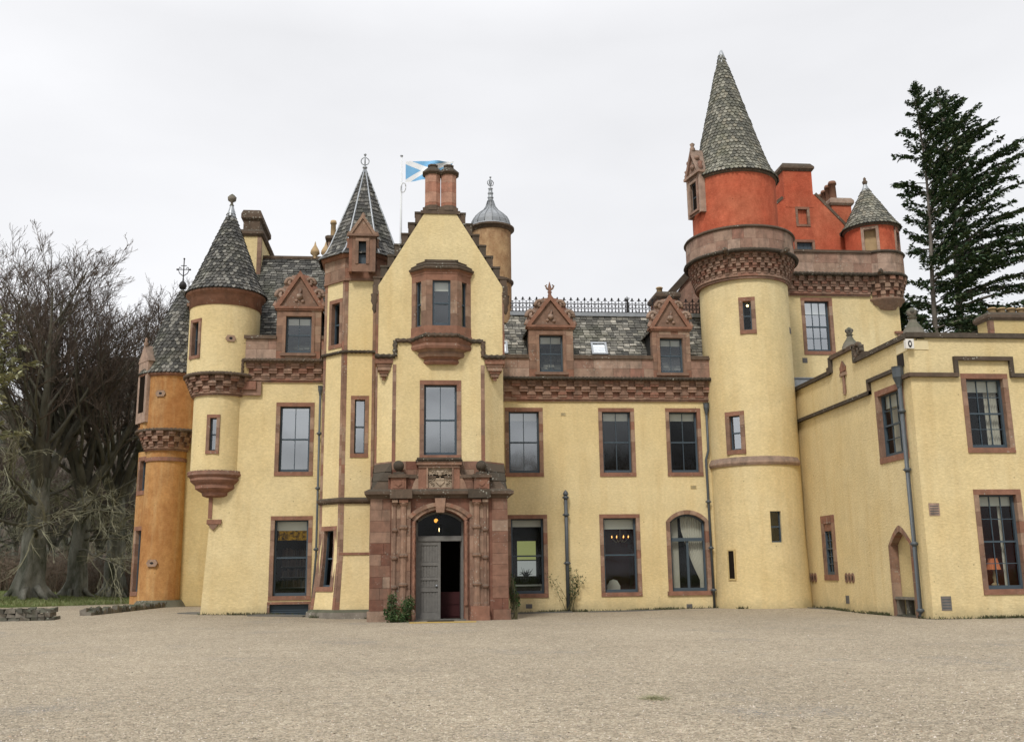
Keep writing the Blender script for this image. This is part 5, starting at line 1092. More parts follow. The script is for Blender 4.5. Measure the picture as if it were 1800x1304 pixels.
for (A, B_) in (((px_r + .06, zs_), (ex, ez)), ((px_l - .05, zs_ - .25), (17.0, 18.7))):
    A, B_ = sorted((A, B_)); d = Vector((B_[0] - A[0], B_[1] - A[1])); n_ = Vector((-d.y, d.x)).normalized() * .14
    if n_.y < 0: n_ = -n_
    mb.prism([A, B_, (B_[0] + n_.x, B_[1] + n_.y), (A[0] + n_.x, A[1] + n_.y)], -.4, .03, RF)
mb.build('gable_coping', M.dark, ch)
roofplane('roof', (22.5, RY + .3, ez - 1.0), (22.5, 50, ez - 1.0), (px_r, RY + .3, zs_ - .02), (px_r, 50, zs_ - .02), M.slatep); roofplane('roof', (15.6, 50, 17.6), (15.6, RY + .3, 17.6), (px_r, 50, zs_ - .02), (px_r, RY + .3, zs_ - .02), M.slatep)
cxl, _ = W(1455, 380, 45.0); cxr, _ = W(1497, 380, 45.0); _, ctz = W(1476, 358, 45.0)
chimney_block('red_chimney', cxl + .25, cxr + .02, 45.0, 46.8, 16, ctz, M.red, [(cxl + .50, 45.3, 1.25, .98), (cxl + .48, 45.75, 1.2, .95), (cxl + .46, 46.2, 1.15, .85), (cxl + .44, 46.6, 1.1, .8)], cap=M.pink, pmat=M.potd, cz=.3)
# red corner turret
rt2 = Cy(21.95, KY + .62, 1.22); rt2.holes.append(rect(radians(-42), radians(-16), 16.0, 17.35)); rt2.holes.append(rect(radians(38), radians(62), 15.9, 17.3))
o = tag(cywall('red_turret', rt2, -pi, pi, 16.2, 17.62, M.red), 'small red turret with slated cone on the right corner of the keep')
mb = MB()
for a0 in (-29, 50):
    t = rt2.tan(radians(a0), .03)
    for s_ in (-1, 1): mb.box(t, *sorted((s_ * .27, s_ * .40)), 16.0, 17.47, -.25, .03)
    mb.box(t, -.40, .40, 17.33, 17.47, -.25, .032)
mb.build('door_surround', M.pink, o); mb = MB(); mb.box(rt2.tan(radians(-29), .03), -.27, .27, 16, 17.34, -.3, -.26); mb.build('doorway', M.pot, o)
mb = MB(); mb.lathe(rt2.x, rt2.y, [(1.20, 17.5), (1.30, 17.56), (1.35, 17.64), (1.1, 17.66)], 40); mb.build('eave_course', M.dark, o)
cone('cone_roof', rt2.x, rt2.y, [(1.40, 17.60), (1.14, 17.95), (.09, 19.85)], -.08, 0, M.slatep, o, n=40, w=.18)
mb = MB(); mb.lathe(rt2.x - .08, rt2.y, [(.34, 19.32), (.08, 20.0)], 12); mb.build('lead_cap', M.lead, o)
mb = MB(); mb.lathe(rt2.x - .08, rt2.y, [(.05, 19.95), (.11, 20.05), (.13, 20.15), (.06, 20.24), (.08, 20.3), (.01, 20.4)], 10); mb.build('ball_finial', M.dark, o)

# ------------------------------------------------------------ right wing
WX, WY = 16.25, 30.4
WS = Pl((WX, 0, 0), (0, -1, 0), (-1, 0, 0)); WF = Pl((0, WY, 0), (1, 0, 0), (0, -1, 0))
window(WS, -33.0, -30.95, 5.15, 7.72, cols=3, rows=2, blind=.2, g=M.gl, sw=.2, dep=.16, curt=[(-32.6, -31.2, 0)])
window(WS, -38.55, -37.25, 1.15, 3.66, cols=2, rows=3, blind=0, sw=.30, sill=.22, dep=.05)
mb = MB(); mb.box(WS, -38.28, -37.52, 3.05, 3.32, -.21, .008); mb.lathe(0, 0, [(.001, 0)], 3) if 0 else None
for u_ in (-38.15, -37.9, -37.65): mb.ball((WX - .02, -u_, 3.36), .06, 6)
mb.box(WS, -37.92, -37.88, 3.35, 3.58, 0, .03); mb.build('carved_lintel', M.stone, castle)
window(WF, 17.98, 19.62, 5.24, 7.88, cols=3, rows=2, blind=.17, g=M.gll, sw=.17, curt=[(18.95, 19.4, 0)])
window(WF, 18.0, 19.62, .72, 4.05, cols=3, rows=2, blind=.11, g=M.gll, sw=.17, curt=[(19.0, 19.12, 0)], room=M.roomr)
window(WF, 22.0, 23.64, 5.24, 7.88, cols=3, rows=2, blind=.17, g=M.gll, sw=.17); window(WF, 22.0, 23.64, .72, 4.05, cols=3, rows=2, blind=.1, g=M.gll, sw=.17)
# pointed niche
n0, n1, nzs, nzt = -32.95, -31.28, 2.35, 3.0
def gothic(u0, u1, zs, zt, n=7):
    c_ = (u0 + u1) / 2; o1 = []
    for i in range(n + 1): t = i / n; o1.append((u1 + (c_ - u1) * t, zs + (zt - zs) * sin(t * pi / 2 * .82) / sin(pi / 2 * .82)))
    return o1 + [(2 * c_ - u, z) for u, z in o1[-2::-1]]
WS.holes.append([(n0 + .08, .0), (n1 - .08, .0)] + gothic(n0 + .08, n1 - .08, nzs, nzt - .08))
mb = MB(); mb.sheet([(-42.0, -.4), (-WY, -.4), (-WY, 9.08), (-34.2, 9.08), (-34.3, 9.62), (-36.25, 9.62), (-36.3, 9.3), (-36.55, 9.08), (-42.0, 9.08)], WS, WS.holes)
mb.sheet(rect(WX, 27, -.4, 9.08), WF, WF.holes); wing = tag(mb.build('east_wing', M.yel, castle), 'two storey wing with parapet on the right, nearest the camera')
mb = MB(); oo, ii = gothic(n0, n1, nzs, nzt), gothic(n0 + .16, n1 - .16, nzs, nzt - .2)
for i in range(0, 14): mb.prism([oo[i], oo[i + 1], ii[i + 1], ii[i]], -.24, .025, WS)
quoins(mb, WS, n0, n0 + .16, .0, nzs, .025, back=-.24); quoins(mb, WS, n1 - .16, n1, .0, nzs, .025, back=-.24); o = mb.build('pointed_niche', M.stone, castle)
mb = MB(); mb.sheet(rect(n0, n1, -.1, 3.2), WS, d=-.25); mb.build('niche_back', M.yelold, o)
mb = MB(); mb.box(WS, n0 + .16, n1 - .16, .56, .64, -.24, .03); mb.box(WS, n0 + .16, n0 + .3, .0, .56, -.24, -.02); mb.box(WS, -32.2, -32.02, 0, .56, -.24, -.05); mb.box(WS, n0 + .16, n1 - .16, -.1, .06, -.24, .02); mb.build('stone_bench', M.grey, o)
# string course and hood over the windows, parapet coping with its scrolled step
def mould(mb, m, pts, w, d): # square moulding following a polyline in the wall plane
    for (a, b_) in zip(pts[:-1], pts[1:]):
        if abs(a[0] - b_[0]) < 1e-6: z0, z1 = sorted((a[1], b_[1])); mb.box(m, a[0] - w / 2, a[0] + w / 2, z0 - w / 2, z1 + w / 2 - .003, -.05, d - .003)
        else: mb.prism([(a[0] - w / 2 + .002, a[1] - w / 2), (b_[0] + w / 2, b_[1] - w / 2), (b_[0] + w / 2, b_[1] + w / 2), (a[0] - w / 2 + .002, a[1] + w / 2)], -.05, d, m)
mb = MB(); mould(mb, WS, [(-41.2, 7.75), (-33.3, 7.75), (-33.3, 8.17), (-30.95, 8.17)], .13, .12); mould(mb, WS, [(-30.75, 7.82), (-30.4, 7.82)], .13, .12)
mould(mb, WF, [(16.22, 7.82), (17.83, 7.82), (17.83, 8.38), (19.77, 8.38), (19.77, 7.82), (21.85, 7.82), (21.85, 8.38), (23.79, 8.38), (23.79, 7.82), (27, 7.82)], .13, .12); mb.build('string_course', M.dark, wing)
mb = MB()
for (a, b_) in (((-41.3, 9.12), (-36.5, 9.12)), ((-36.35, 9.66), (-34.25, 9.66)), ((-34.1, 9.12), (-WY + .02, 9.12))): mb.prism([(a[0], a[1] - .06), (b_[0], b_[1] - .06), (b_[0], b_[1] + .1), (a[0], a[1] + .1)], -.35, .10, WS)
mb.box(WS, -36.5, -36.3, 9.1, 9.72, -.3, .10); mb.box(WS, -36.65, -36.45, 9.06, 9.34, -.3, .12); mb.box(WS, -34.35, -34.15, 9.06, 9.7, -.3, .1)
mb.box(WF, 16.2, 27, 9.09, 9.25, -.35, .105); mb.build('coping', M.dark, wing)
mb = MB(); 
for i in range(16): a = i / 15 * 2.2 * pi; r = .32 * (1 - i / 22); P_ = (WX - .02, 34.0 - r * cos(a) * .9, 9.42 + r * sin(a)); mb.ball(P_, .10, 8)
mb.box(WS, -34.25, -33.55, 9.22, 9.34, -.3, .06); mb.build('scroll', M.dark, wing)
def vase(x, y, z, s=1.0):
    mb = MB(); mb.lathe(x, y, [(.36 * s, z), (.36 * s, z + .10), (.30 * s, z + .28 * s), (.16 * s, z + .48 * s), (.11 * s, z + .60 * s), (.17 * s, z + .66 * s), (.10 * s, z + .70 * s), (.15 * s, z + .78 * s), (.17 * s, z + .88 * s), (.09 * s, z + .98 * s), (.02, z + 1.02 * s)], 12, smooth=False)
    for i in range(4): a = i * pi / 2 + .4; mb.ball((x + .1 * s * sin(a), y + .1 * s * cos(a), z + .86 * s), .09 * s, 8)
    return mb.build('vase_finial', M.grey, wing)
vase(WX + .16, 34.95, 9.72, .85); vase(WX + .45, WY + .35, 9.2, 1.0)
mb = MB(); mb.cube(WX + .05, 27, WY + .3, 42, 8.9, 8.96); mb.build('flat_roof', M.lead, wing)
mb = MB(); mb.cube(WX + .02, WX + 1.3, 40.6, 42.8, 8.97, 9.72); mb.cube(WX - .02, WX + 1.34, 40.55, 42.8, 9.72, 9.76); mb.build('lead_box_roof', M.leadd, wing)
mb = MB(); mb.sheet([(-35.5, 8.15), (-35.35, 8.05), (-35.2, 8.15), (-35.25, 8.75), (-35.1, 8.95), (-35.2, 9.2), (-35.38, 9.34), (-35.55, 9.2), (-35.65, 8.95), (-35.48, 8.75)], WS, d=.03)
mb.prism([(-35.42, 8.05), (-35.28, 8.05), (-35.28, 8.95), (-35.42, 8.95)], -.02, .05, WS); mb.prism([(-35.62, 8.78), (-35.08, 8.78), (-35.08, 8.9), (-35.62, 8.9)], -.02, .07, WS); mb.prism([(-35.55, 8.95), (-35.15, 8.95), (-35.1, 9.1), (-35.35, 9.36), (-35.6, 9.1)], -.02, .06, WS)
mb.build('cross_carving', M.stone, wing)
for u_ in (-39.75, -36.25):
    for du in (-.28, 0, .28):
        mb = MB(); pts = [(u_ + du + .13 * cos(a), 1.25 + .19 * sin(a)) for a in [i * pi / 5 for i in range(10)]]; mb.prism(pts, -.05, .03, WS); o = mb.build('gun_loop', M.stone, wing)
        mb = MB(); pts = [(u_ + du + .045 * cos(a), 1.25 + .10 * sin(a)) for a in [i * pi / 4 for i in range(8)]]; mb.prism(pts, -.05, .035, WS); mb.build('bore', M.iron, o)
# far chimney with buff pots, behind the wing
cx_, cz_ = W(1745, 578, 37.5); cx2, cz2 = W(1812, 556, 37.5)
chimney_block('wing_chimney', cx_ - .1, cx_ + 3.4, 37.5, 38.4, 8.9, W(1780, 559, 37.5)[1], M.yelold, [(cx_ + .35 + i * .42, 37.95, 1.1, .3) for i in range(7)], quoin=M.stone, cz=.24)

# ------------------------------------------------------------ ochre tower and rear wing on the left
EY = 49.0
ec = Cy(-12.05, EY + .2, .93); mb = MB()
es = tag(cywall('ochre_tower_shaft', ec, -2.6, pi * .6, -.2, 7.9, M.orange, taper=.02), 'ochre harled round tower at the rear left corner')
ed = Cy(-11.95, EY + .5, 1.56); ed.holes.append(rect(radians(-76), radians(-58), 8.7, 10.3)); eo = tag(cywall('ochre_drum', ed, -pi, pi, 8.5, 11.3, M.orange, es), 'upper drum of the ochre tower')
mb = MB(); corbels(mb, ec, -2.3, 1.5, 7.55, 8.45, .52, .45, per=1 / 1.1); ringmold(mb, ec, [(-.03, 7.05), (.06, 7.05), (.06, 7.22), (-.03, 7.25)], -2.5, 1.5); mb.build('corbel_table', M.corb, es)
mb = MB(); mb.tube(arc(ed, 1.62, 8.5, -2.9, 1.9, 80), .08, 8, True, 34); mb.build('rope_moulding', M.dark, es)
mb = MB(); mb.lathe(ed.x, ed.y, [(1.55, 11.12), (1.62, 11.16), (1.70, 11.28), (1.5, 11.32)], 40); mb.build('eave_course', M.stone, es)
mb = MB(); ashlar(mb, ed, -2.2, -1.25, 8.5, 9.0, .5, .5, -.05, .02, per=1 / 1.6); mb.build('stone_patch', M.pink, es)
cone('cone_roof', ed.x, ed.y, [(1.72, 11.28), (1.42, 11.85), (1.28, 12.5), (.75, 14.3), (.09, 15.85)], .14, 0, M.slatep if 0 else M.slated, es, n=44, w=.20)
mb = MB(); mb.lathe(ed.x + .13, ed.y, [(.26, 15.25), (.05, 15.95)], 12); mb.build('lead_cap', M.lead, es)
mb = MB(); fx_, fy_ = ed.x + .13, ed.y; mb.lathe(fx_, fy_, [(.03, 15.85), (.16, 15.95), (.2, 16.1), (.14, 16.25), (.04, 16.35), (.035, 16.5)], 12); mb.tube([(fx_, fy_, 16.4), (fx_, fy_, 17.5)], .028, 6)
for z, w_ in ((16.95, .30), (17.15, .14)): mb.tube([(fx_ - w_, fy_, z), (fx_ + w_, fy_, z)], .022, 5)
for s_ in (-1, 1):
    mb.tube([(fx_, fy_, 16.6), (fx_ + s_ * .2, fy_, 16.75), (fx_ + s_ * .27, fy_, 16.95), (fx_ + s_ * .2, fy_, 17.08), (fx_ + s_ * .12, fy_, 17.0)], .022, 5); mb.ball((fx_ + s_ * .32, fy_, 16.95), .05, 6)
mb.ball((fx_, fy_, 17.52), .05, 6); mb.build('iron_finial', M.iron, es)
# canted window face and dormer on its left side
em = Pl((-13.09, EY + .14, 0), (.66, -.751, 0), (-.751, -.66, 0))
window(em, -.55, .55, .75, 4.0, sw=.2, cols=1, blind=0, g=M.gl, par=es); window(em, -.55, .45, 5.5, 7.35, sw=.2, cols=1, blind=0, par=es)
mb = MB(); mb.sheet([(-.62, -.2), (.52, -.2), (.52, 7.6), (-.62, 7.6)], em, em.holes); mb.quad(em(-.62, -.2), em(-.62, 7.6), em(-.62, 7.6, -3), em(-.62, -.2, -3)); mb.build('canted_wall', M.orange, es)
d2 = Pl((ed.x - 1.24, ed.y - .94, 0), (.6, -.8, 0), (-.8, -.6, 0)); mb = MB(); mb.box(d2, -.55, .55, 8.9, 11.9, -.7, .06); mb.prism([(-.62, 11.9), (.62, 11.9), (0, 12.75)], -.8, .08, d2); mb.lathe(d2.o.x, d2.o.y, [(.08, 12.7), (.12, 12.85), (.05, 12.95), (.08, 13.05), (.02, 13.15)], 8); o = mb.build('drum_dormer', M.pink, es)
mb = MB(); mb.box(d2, -.3, .3, 9.4, 11.2, .0, .07); mb.build('pane', M.room, o)
gunloop(Pl((ed.x - .25, ed.y - 1.56, 0), (1, -.16, 0), (-.16, -1, 0)), 0, 10.25, .5, .3, es); gunloop(Pl((-12.2, EY - .80, 0), (1, -.2, 0), (-.2, -1, 0)), 0, 2.25, .55, .32, es)
mb = MB(); mb.lathe(-12.0, EY + .2, [(1.0, .55), (1.12, .4), (1.5, -.3)], 28, -2.2, 2.4); mb.build('rubble_footing', M.grey, es)
RW = Pl((0, EY + .2, 0), (1, 0, 0), (0, -1, 0))
mb = MB(); mb.sheet(rect(-11.3, -7.6, -.4, 15.0), RW); mb.quad((-12, EY + .6, -.4), (-12, 60, -.4), (-12, 60, 11), (-12, EY + .6, 11)); mb.build('rear_wing', M.yelold, castle)
mb = MB(); ashlar(mb, RW, -11.3, -9.0, 13.6, 14.9, .7, .42, -.3, .12); mb.box(RW, -11.45, -9, 14.9, 15.05, -.4, .2); mb.box(RW, -11.8, -10.6, 8.9, 9.75, -.2, .30); mb.box(RW, -11.9, -10.5, 9.75, 9.92, -.2, .42); mb.box(RW, -11.85, -10.6, 8.4, 8.9, -.1, .2); mb.build('rear_corbel', M.stone, castle)
mb = MB(); mb.cube(-7.9, 12, 49.5, 49.7, -.3, 12.9); mb.cube(-7.9, 2.5, 49.3, 49.5, 10.5, 10.9); mb.cube(12.6, 22.6, 51.8, 52, -.3, 15.6); mb.cube(26.9, 27, WY, 44, -.3, 9); mb.cube(22.7, 27, 43.9, 44, -.3, 9); mb.build('rear_wall', M.yelold, castle)
mb = MB(); mb.cube(-8, 12.5, 42.5, 50, 12.85, 12.95) if 0 else mb.cube(2.6, 12.6, 46.4, 49.6, 12.9, 13.0); mb.build('rear_roof', M.lead, castle)
# ------------------------------------------------------------ pipes, vents and small fittings
def pipe(name, pts, r, collars, mat=None, par=None, hop=None, top=None, label=None):
    mb = MB(); mb.tube(pts, r, 10)
    o = tag(mb.build(name, mat or M.pipe, par or castle), label); mb = MB()
    for z in collars:
        mb.mark()
        for a, b_ in zip(pts[:-1], pts[1:]):
            if min(a[2], b_[2]) <= z <= max(a[2], b_[2]) and abs(a[2] - b_[2]) > .01:
                t = (z - a[2]) / (b_[2] - a[2]); x, y = a[0] + (b_[0] - a[0]) * t, a[1] + (b_[1] - a[1]) * t
                mb.lathe(x, y, [(r + .005, z - .06), (r + .035, z - .05), (r + .035, z + .05), (r + .005, z + .06)], 12); mb.cube(x - r - .07, x + r + .07, y - .01, y + .03, z - .02, z + .02); break
    mb.build('collar', mat or M.pipe, o)
    if hop:
        x, y, z0, z1, w = hop; mb = MB(); zz = max(z0, z1 - 3.2 * w); mb.lathe(x, y, [(r, zz - .1), (r + .02, zz), (w * .9, zz + w * 1.1), (w, zz + w * 1.3), (w, z1 - .05), (w + .02, z1), (.01, z1)], 8, smooth=False); mb.build('hopper', mat or M.pipe, o)
    if top: mb = MB(); mb.lathe(top[0], top[1], [(r + .03, top[2] - .05), (r + .04, top[2]), (r + .01, top[2] + .08), (.01, top[2] + .16)], 12); mb.build('pipe_cap', mat or M.pipe, o)
    return o
x0, z0 = W(994.5, 872, 40.3)
pipe('vent_pipe', [(x0, 40.33, -.1), (x0, 40.33, z0 + .1)], .075, (1.95, 3.9 , z0 - .05), top=(x0, 40.33, z0 + .1), label='free standing grey soil pipe ending half way up the front')
xa = W(1243, 740, 40.33)[0]; xb, zb_ = W(1247, 868, 40.33); za_ = W(1243, 806, 40.33)[1]
pipe('drainpipe', [(xa, 40.38, W(1241, 722, 40.3)[1]), (xa, 40.38, za_ + .35), (xb - .06, 40.36, za_ - .05), (xb - .02, 40.36, -.1)], .055, (4.4, 2.5, .8), hop=(xa, 40.36, W(1241, 745, 40.3)[1], W(1241, 708, 40.3)[1], .12), label='drainpipe in the angle of the great round tower')
pipe('drainpipe', [(-3.86, 39.98, 8.9), (-3.86, 39.98, 2.4), (-4.0, 39.92, -.1)], .045, (7.2, 5.0, 2.6), hop=(-3.86, 39.98, 8.85, 9.15, .10), mat=M.pipe)
px_, py_ = WX - .13, 30.93
pipe('drainpipe', [(px_, py_, 7.75), (px_, py_, .18), (px_ - .06, py_ - .02, .06)], .07, (6.7, 4.75, 2.35, .25), hop=(px_ - .02, py_, 7.55, 8.2, .19), label='stout drainpipe with large hopper at the corner of the right wing')
mb = MB(); mb.box(WS, -31.1, -30.72, 8.2, 8.62, -.02, .05); mb.build('outlet', M.iron, castle)
def vent(m, u, z, w=.22, h=.18, mat=None, grid=True):
    mb = MB(); mb.box(m, u - w / 2, u + w / 2, z - h / 2, z + h / 2, -.03, .012); o = mb.build('air_vent', mat or M.vent, castle)
    if grid:
        mb = MB()
        for i in range(4): mb.box(m, u - w * .4, u + w * .4, z - h * .36 + i * h * .2, z - h * .30 + i * h * .2, .008, .017)
        mb.build('vent_slots', M.pipe, o)
for u, z, w in ((W(930, 1066, F0)[0], .27, .26), (W(1212, 1066, F0)[0], .17, .24), (4.05, .2, .2)): vent(F, u, z, w, .17)
vent(F, W(1219, 857, F0)[0], 5.02, .26, .16, M.yelold); vent(F, W(990, 728, F0)[0], 8.1, .24, .16, M.yel)
vent(gc.tan(radians(-28)), 0, .45, .16, .22); vent(KF, 17.9, 11.03, .24, .24); vent(gc.tan(radians(58)), 0, 11.6, .26, .26)
vent(WS, -36.6, .45, .3, .3); vent(WF, 16.62, 3.42, .36, .40, M.pink); vent(WF, 16.72, .48, .34, .44); 
t = gc.tan(radians(-54), -.05); mb = MB()
mb.box(t, -.19, -.13, 1.25, 2.35, -.02, .03); mb.box(t, .13, .19, 1.25, 2.35, -.02, .03); mb.box(t, -.19, .19, 1.19, 1.25, -.02, .04); mb.box(t, -.19, .19, 2.35, 2.41, -.02, .03); o = mb.build('slit_window', M.yelold, castle); mb = MB(); mb.box(t, -.13, .13, 1.25, 2.35, -.16, .015); mb.build('pane', M.room, o)
# white box with a dark mark, on the wing corner
M.platem = plain('pale_yellow_plate', (.70, .60, .38), .8, .1)
al = empty('alarm_box', (WX, WY, 8.9), 'small white box with a dark oval at the upper corner of the right wing', 'alarm box')
mb = MB(); mb.box(WF, WX + .02, WX + .72, 8.68, 9.0, 0, .02); mb.box(WS, -31.15, -30.42, 8.66, 8.96, 0, .02); mb.build('mounting_plate', M.platem, al)
mb = MB(); mb.cube(WX - .13, WX + .11, WY - .16, WY - .021, 8.70, 8.98); mb.cube(WX - .15, WX + .13, WY - .19, WY - .16, 8.68, 9.0); mb.build('housing', M.white, al)
mb = MB(); pts = [(WX - .01 + .065 * cos(a), 8.83 + .12 * sin(a)) for a in [i * pi / 8 for i in range(16)]]; mb.prism(pts, .19, .20, WF); o = mb.build('dark_oval', M.iron, al)
mb = MB(); mb.prism([(WX - .01 + .03 * cos(a), 8.83 + .06 * sin(a)) for a in [i * pi / 8 for i in range(16)]], .20, .206, WF); mb.build('oval_centre', M.white, o)
mb = MB(); mb.tube([(WX + .3, WY - .02, 9.0), (WX + .35, WY - .02, 9.06), (WX + .6, WY - .02, 9.05)], .015, 5); mb.build('cable', M.iron, al)
# yellow timber strip in front of the door, mats and slabs
mb = MB(); a = W(717, 1097, 32.6)[0]; mb.cube(-.15, 2.05, 33.42, 33.58, .005, .05); mb.cube(-.15, 2.05, 33.59, 33.64, .005, .03); tag(mb.build('timber_batten', M.yboard), 'pale yellow timber batten lying on the gravel before the entrance door', 'board')
mb = MB(); mb.cube(.45, 1.35, 34.1, 34.8, .01, .035); tag(mb.build('door_mat', M.iron), 'dark door mat on the gravel in front of the entrance', 'mat')
def slab(pts, z=.03):
    mb = MB(); mb.add([(x, y, gh(x, y) - .05) for x, y in pts] + [(x, y, gh(x, y) + z) for x, y in pts], [tuple(range(len(pts))), tuple(range(len(pts), 2 * len(pts)))] + [(i, (i + 1) % len(pts), len(pts) + (i + 1) % len(pts), len(pts) + i) for i in range(len(pts))]); tag(mb.build('paving_slab', M.concrete), kind='structure')
slab([(6.9, 39.95), (9.9, 40.0), (9.8, 40.5), (7.2, 40.5)]); slab([(-6.3, 39.2), (-4.2, 38.9), (-3.9, 39.6), (-5.9, 40.2)], .05); slab([(16.2, 37.4), (15.6, 38.4), (15.7, 39.9), (16.25, 40.1)], .02); slab([(-9.3, 41), (-8.3, 40.4), (-8.3, 42), (-9, 42)], .04); slab([(3.3, 39.6), (6.3, 39.95), (6.3, 40.5), (3.3, 40.5)], .04)
# ------------------------------------------------------------ things seen through the windows
def room_panel(m, u0, u1, z0, z1, d, mat, name='daylight_glow_panel', par=None): mb = MB(); mb.box(m, u0, u1, z0, z1, d, d + .02); return mb.build(name, mat, par or castle)
M.dim = emit('far_daylight_glow', (.42, .44, .16), .55); M.dimw = emit('far_daylight_glow_white', (.6, .62, .58), .45); M.amb = emit('glowing_pelmet', (.75, .38, .03), .32); _b = NB('glowing_pelmet_cloth'); _c = _b.ramp(_b.noise(7, 4, .7), (.38, (.02, .008, .0)), (.62, (.42, .22, .01))); _b.base(_c); _b.l(_c, _b.p.inputs['Emission Color']); _b.p.inputs['Emission Strength'].default_value = .35; M.amb = _b.fin()
room_panel(F, 4.02, 4.22, 1.55, 2.95, -3.1, M.dim); room_panel(F, 4.48, 5.3, 2.15, 2.95, -3.1, M.dim); room_panel(F, 4.48, 5.3, 1.45, 2.10, -3.1, M.dimw)  # emissive panels standing in for daylight through far windows that are not built
pp = empty('potted_plant', (4.62, 41.7, 1.1), 'dark spiky plant in a bowl silhouetted in the window right of the porch', 'plant')
mb = MB(); mb.lathe(4.62, 41.7, [(.08, 1.12), (.2, 1.2), (.24, 1.36), (.2, 1.40)], 14); mb.build('bowl', M.iron, pp)
mb = MB()
for i in range(26): a = U(0, 6.3); r = U(.1, .34); mb.tube([(4.62, 41.7, 1.36), (4.62 + r * .5 * cos(a), 41.7 + r * .5 * sin(a), 1.5 + U(0, .12)), (4.62 + r * cos(a), 41.7 + r * sin(a), 1.48 + U(0, .35))], [.02, .018, .005], 4)
mb.build('leaves', plain('dark_leaf', (.02, .03, .015)), pp)
mb = MB(); mb.cube(3.85, 5.4, 41.2, 42.4, 1.05, 1.11); mb.cube(3.95, 4.05, 41.3, 41.4, 0, 1.05); mb.cube(5.2, 5.3, 41.3, 41.4, 0, 1.05); tag(mb.build('sideboard', M.blind), 'pale topped table inside the window right of the porch', 'table')
cd = empty('chandelier', (8.75, 42.0, 3.0), 'branched chandelier with amber candle bulbs inside the ground floor window', 'chandelier')
mb = MB(); mb.tube([(8.75, 42, 3.6), (8.75, 42, 2.85)], .015, 5); bb = MB()
for i in range(8):
    a = i * pi / 4 + .2; e = (8.75 + .38 * cos(a), 42 + .38 * sin(a)); mb.tube([(8.75, 42, 2.9), (8.75 + .2 * cos(a), 42 + .2 * sin(a), 2.82), (e[0], e[1], 2.98)], .012, 4)
    bb.lathe(e[0], e[1], [(.012, 3.0), (.022, 3.04), (.004, 3.1)], 6)
mb.build('arms', M.pot, cd); bb.build('candle_bulbs', emit('candle_glow', (1, .45, .12), 3.0), cd)
def side_chair(x, y, rot=0.0):
    c = empty('upholstered_chair', (x, y, .1), 'pale upholstered chair seen inside the ground floor window behind the rose stems', 'chair'); mb = MB()
    mb.prism([(x - .26, .55), (x + .26, .55), (x + .28, 1.0), (x + .15, 1.22), (x, 1.27), (x - .15, 1.22), (x - .28, 1.0)], -.05, .05, Pl((0, y, 0), (1, 0, 0), (0, -1, 0))); mb.build('backrest', M.curt, c)
    mb = MB(); mb.cube(x - .27, x + .27, y - .5, y - .05, .48, .58); mb.build('seat', M.curt, c)
    for dx in (-.23, .23):
        for dy in (-.45, -.02): mb = MB(); mb.cube(x + dx - .02, x + dx + .02, y + dy - .02, y + dy + .02, .0, .5); mb.build('leg', M.wood, c)
side_chair(8.35, 41.75)
mb = MB(); mb.box(LF, -5.5, -4.25, 3.0, 3.5, -1.0, -.9); mb.build('pelmet', M.amb, castle)  # amber lamplight put into the cloth as emission; no lamp stands behind it
mb = MB()
for r in range(4):
    mb.box(LF, -5.45, -4.3, 1.1 + r * .42, 1.13 + r * .42, -2.0, -1.7)
sh = tag(mb.build('bookcase', M.wood), 'dark bookcase of old books inside the window left of the stair tower', 'bookcase'); bk = MB()
for r in range(4):
    x = -5.42
    while x < -4.35: w_ = U(.025, .055); bk.box(LF, x, x + w_ - .004, 1.131 + r * .42, 1.13 + r * .42 + U(.22, .34), -1.98, -1.75); x += w_
b = NB('book_spines'); b.base(b.ramp(b.island(), (0, (.03, .015, .01)), (.4, (.10, .06, .04)), (.7, (.16, .12, .09)), (1, (.05, .05, .06)))); bo = bk.build('books', b.fin(.8), sh)
tag(bo, kind='stuff')
tl = empty('table_lamp', (18.78, 31.0, 1.1), 'table lamp with an orange pleated shade in the lower right window', 'lamp')
mb = MB(); mb.lathe(18.78, 31.0, [(.11, 1.0), (.12, 1.04), (.03, 1.1), (.06, 1.25), (.03, 1.42), (.015, 1.55)], 14); mb.build('lamp_base', M.pot, tl)
mb = MB(); n = 40; vs = []
for i in range(n):
    a = 2 * pi * i / n; k = 1 + .05 * (i % 2); vs += [(18.78 + .21 * k * sin(a), 31 - .21 * k * cos(a), 1.5), (18.78 + .13 * k * sin(a), 31 - .13 * k * cos(a), 1.86)]
mb.add(vs, [(2 * i, 2 * ((i + 1) % n), 2 * ((i + 1) % n) + 1, 2 * i + 1) for i in range(n)]); mb.build('lamp_shade', emit('glowing_orange_shade', (.50, .15, .06), .12), tl)
mb = MB(); mb.cube(18.3, 19.3, 30.85, 31.4, .95, .99); tag(mb.build('side_table', M.wood), 'small dark table under the orange lamp in the lower right window', 'table')

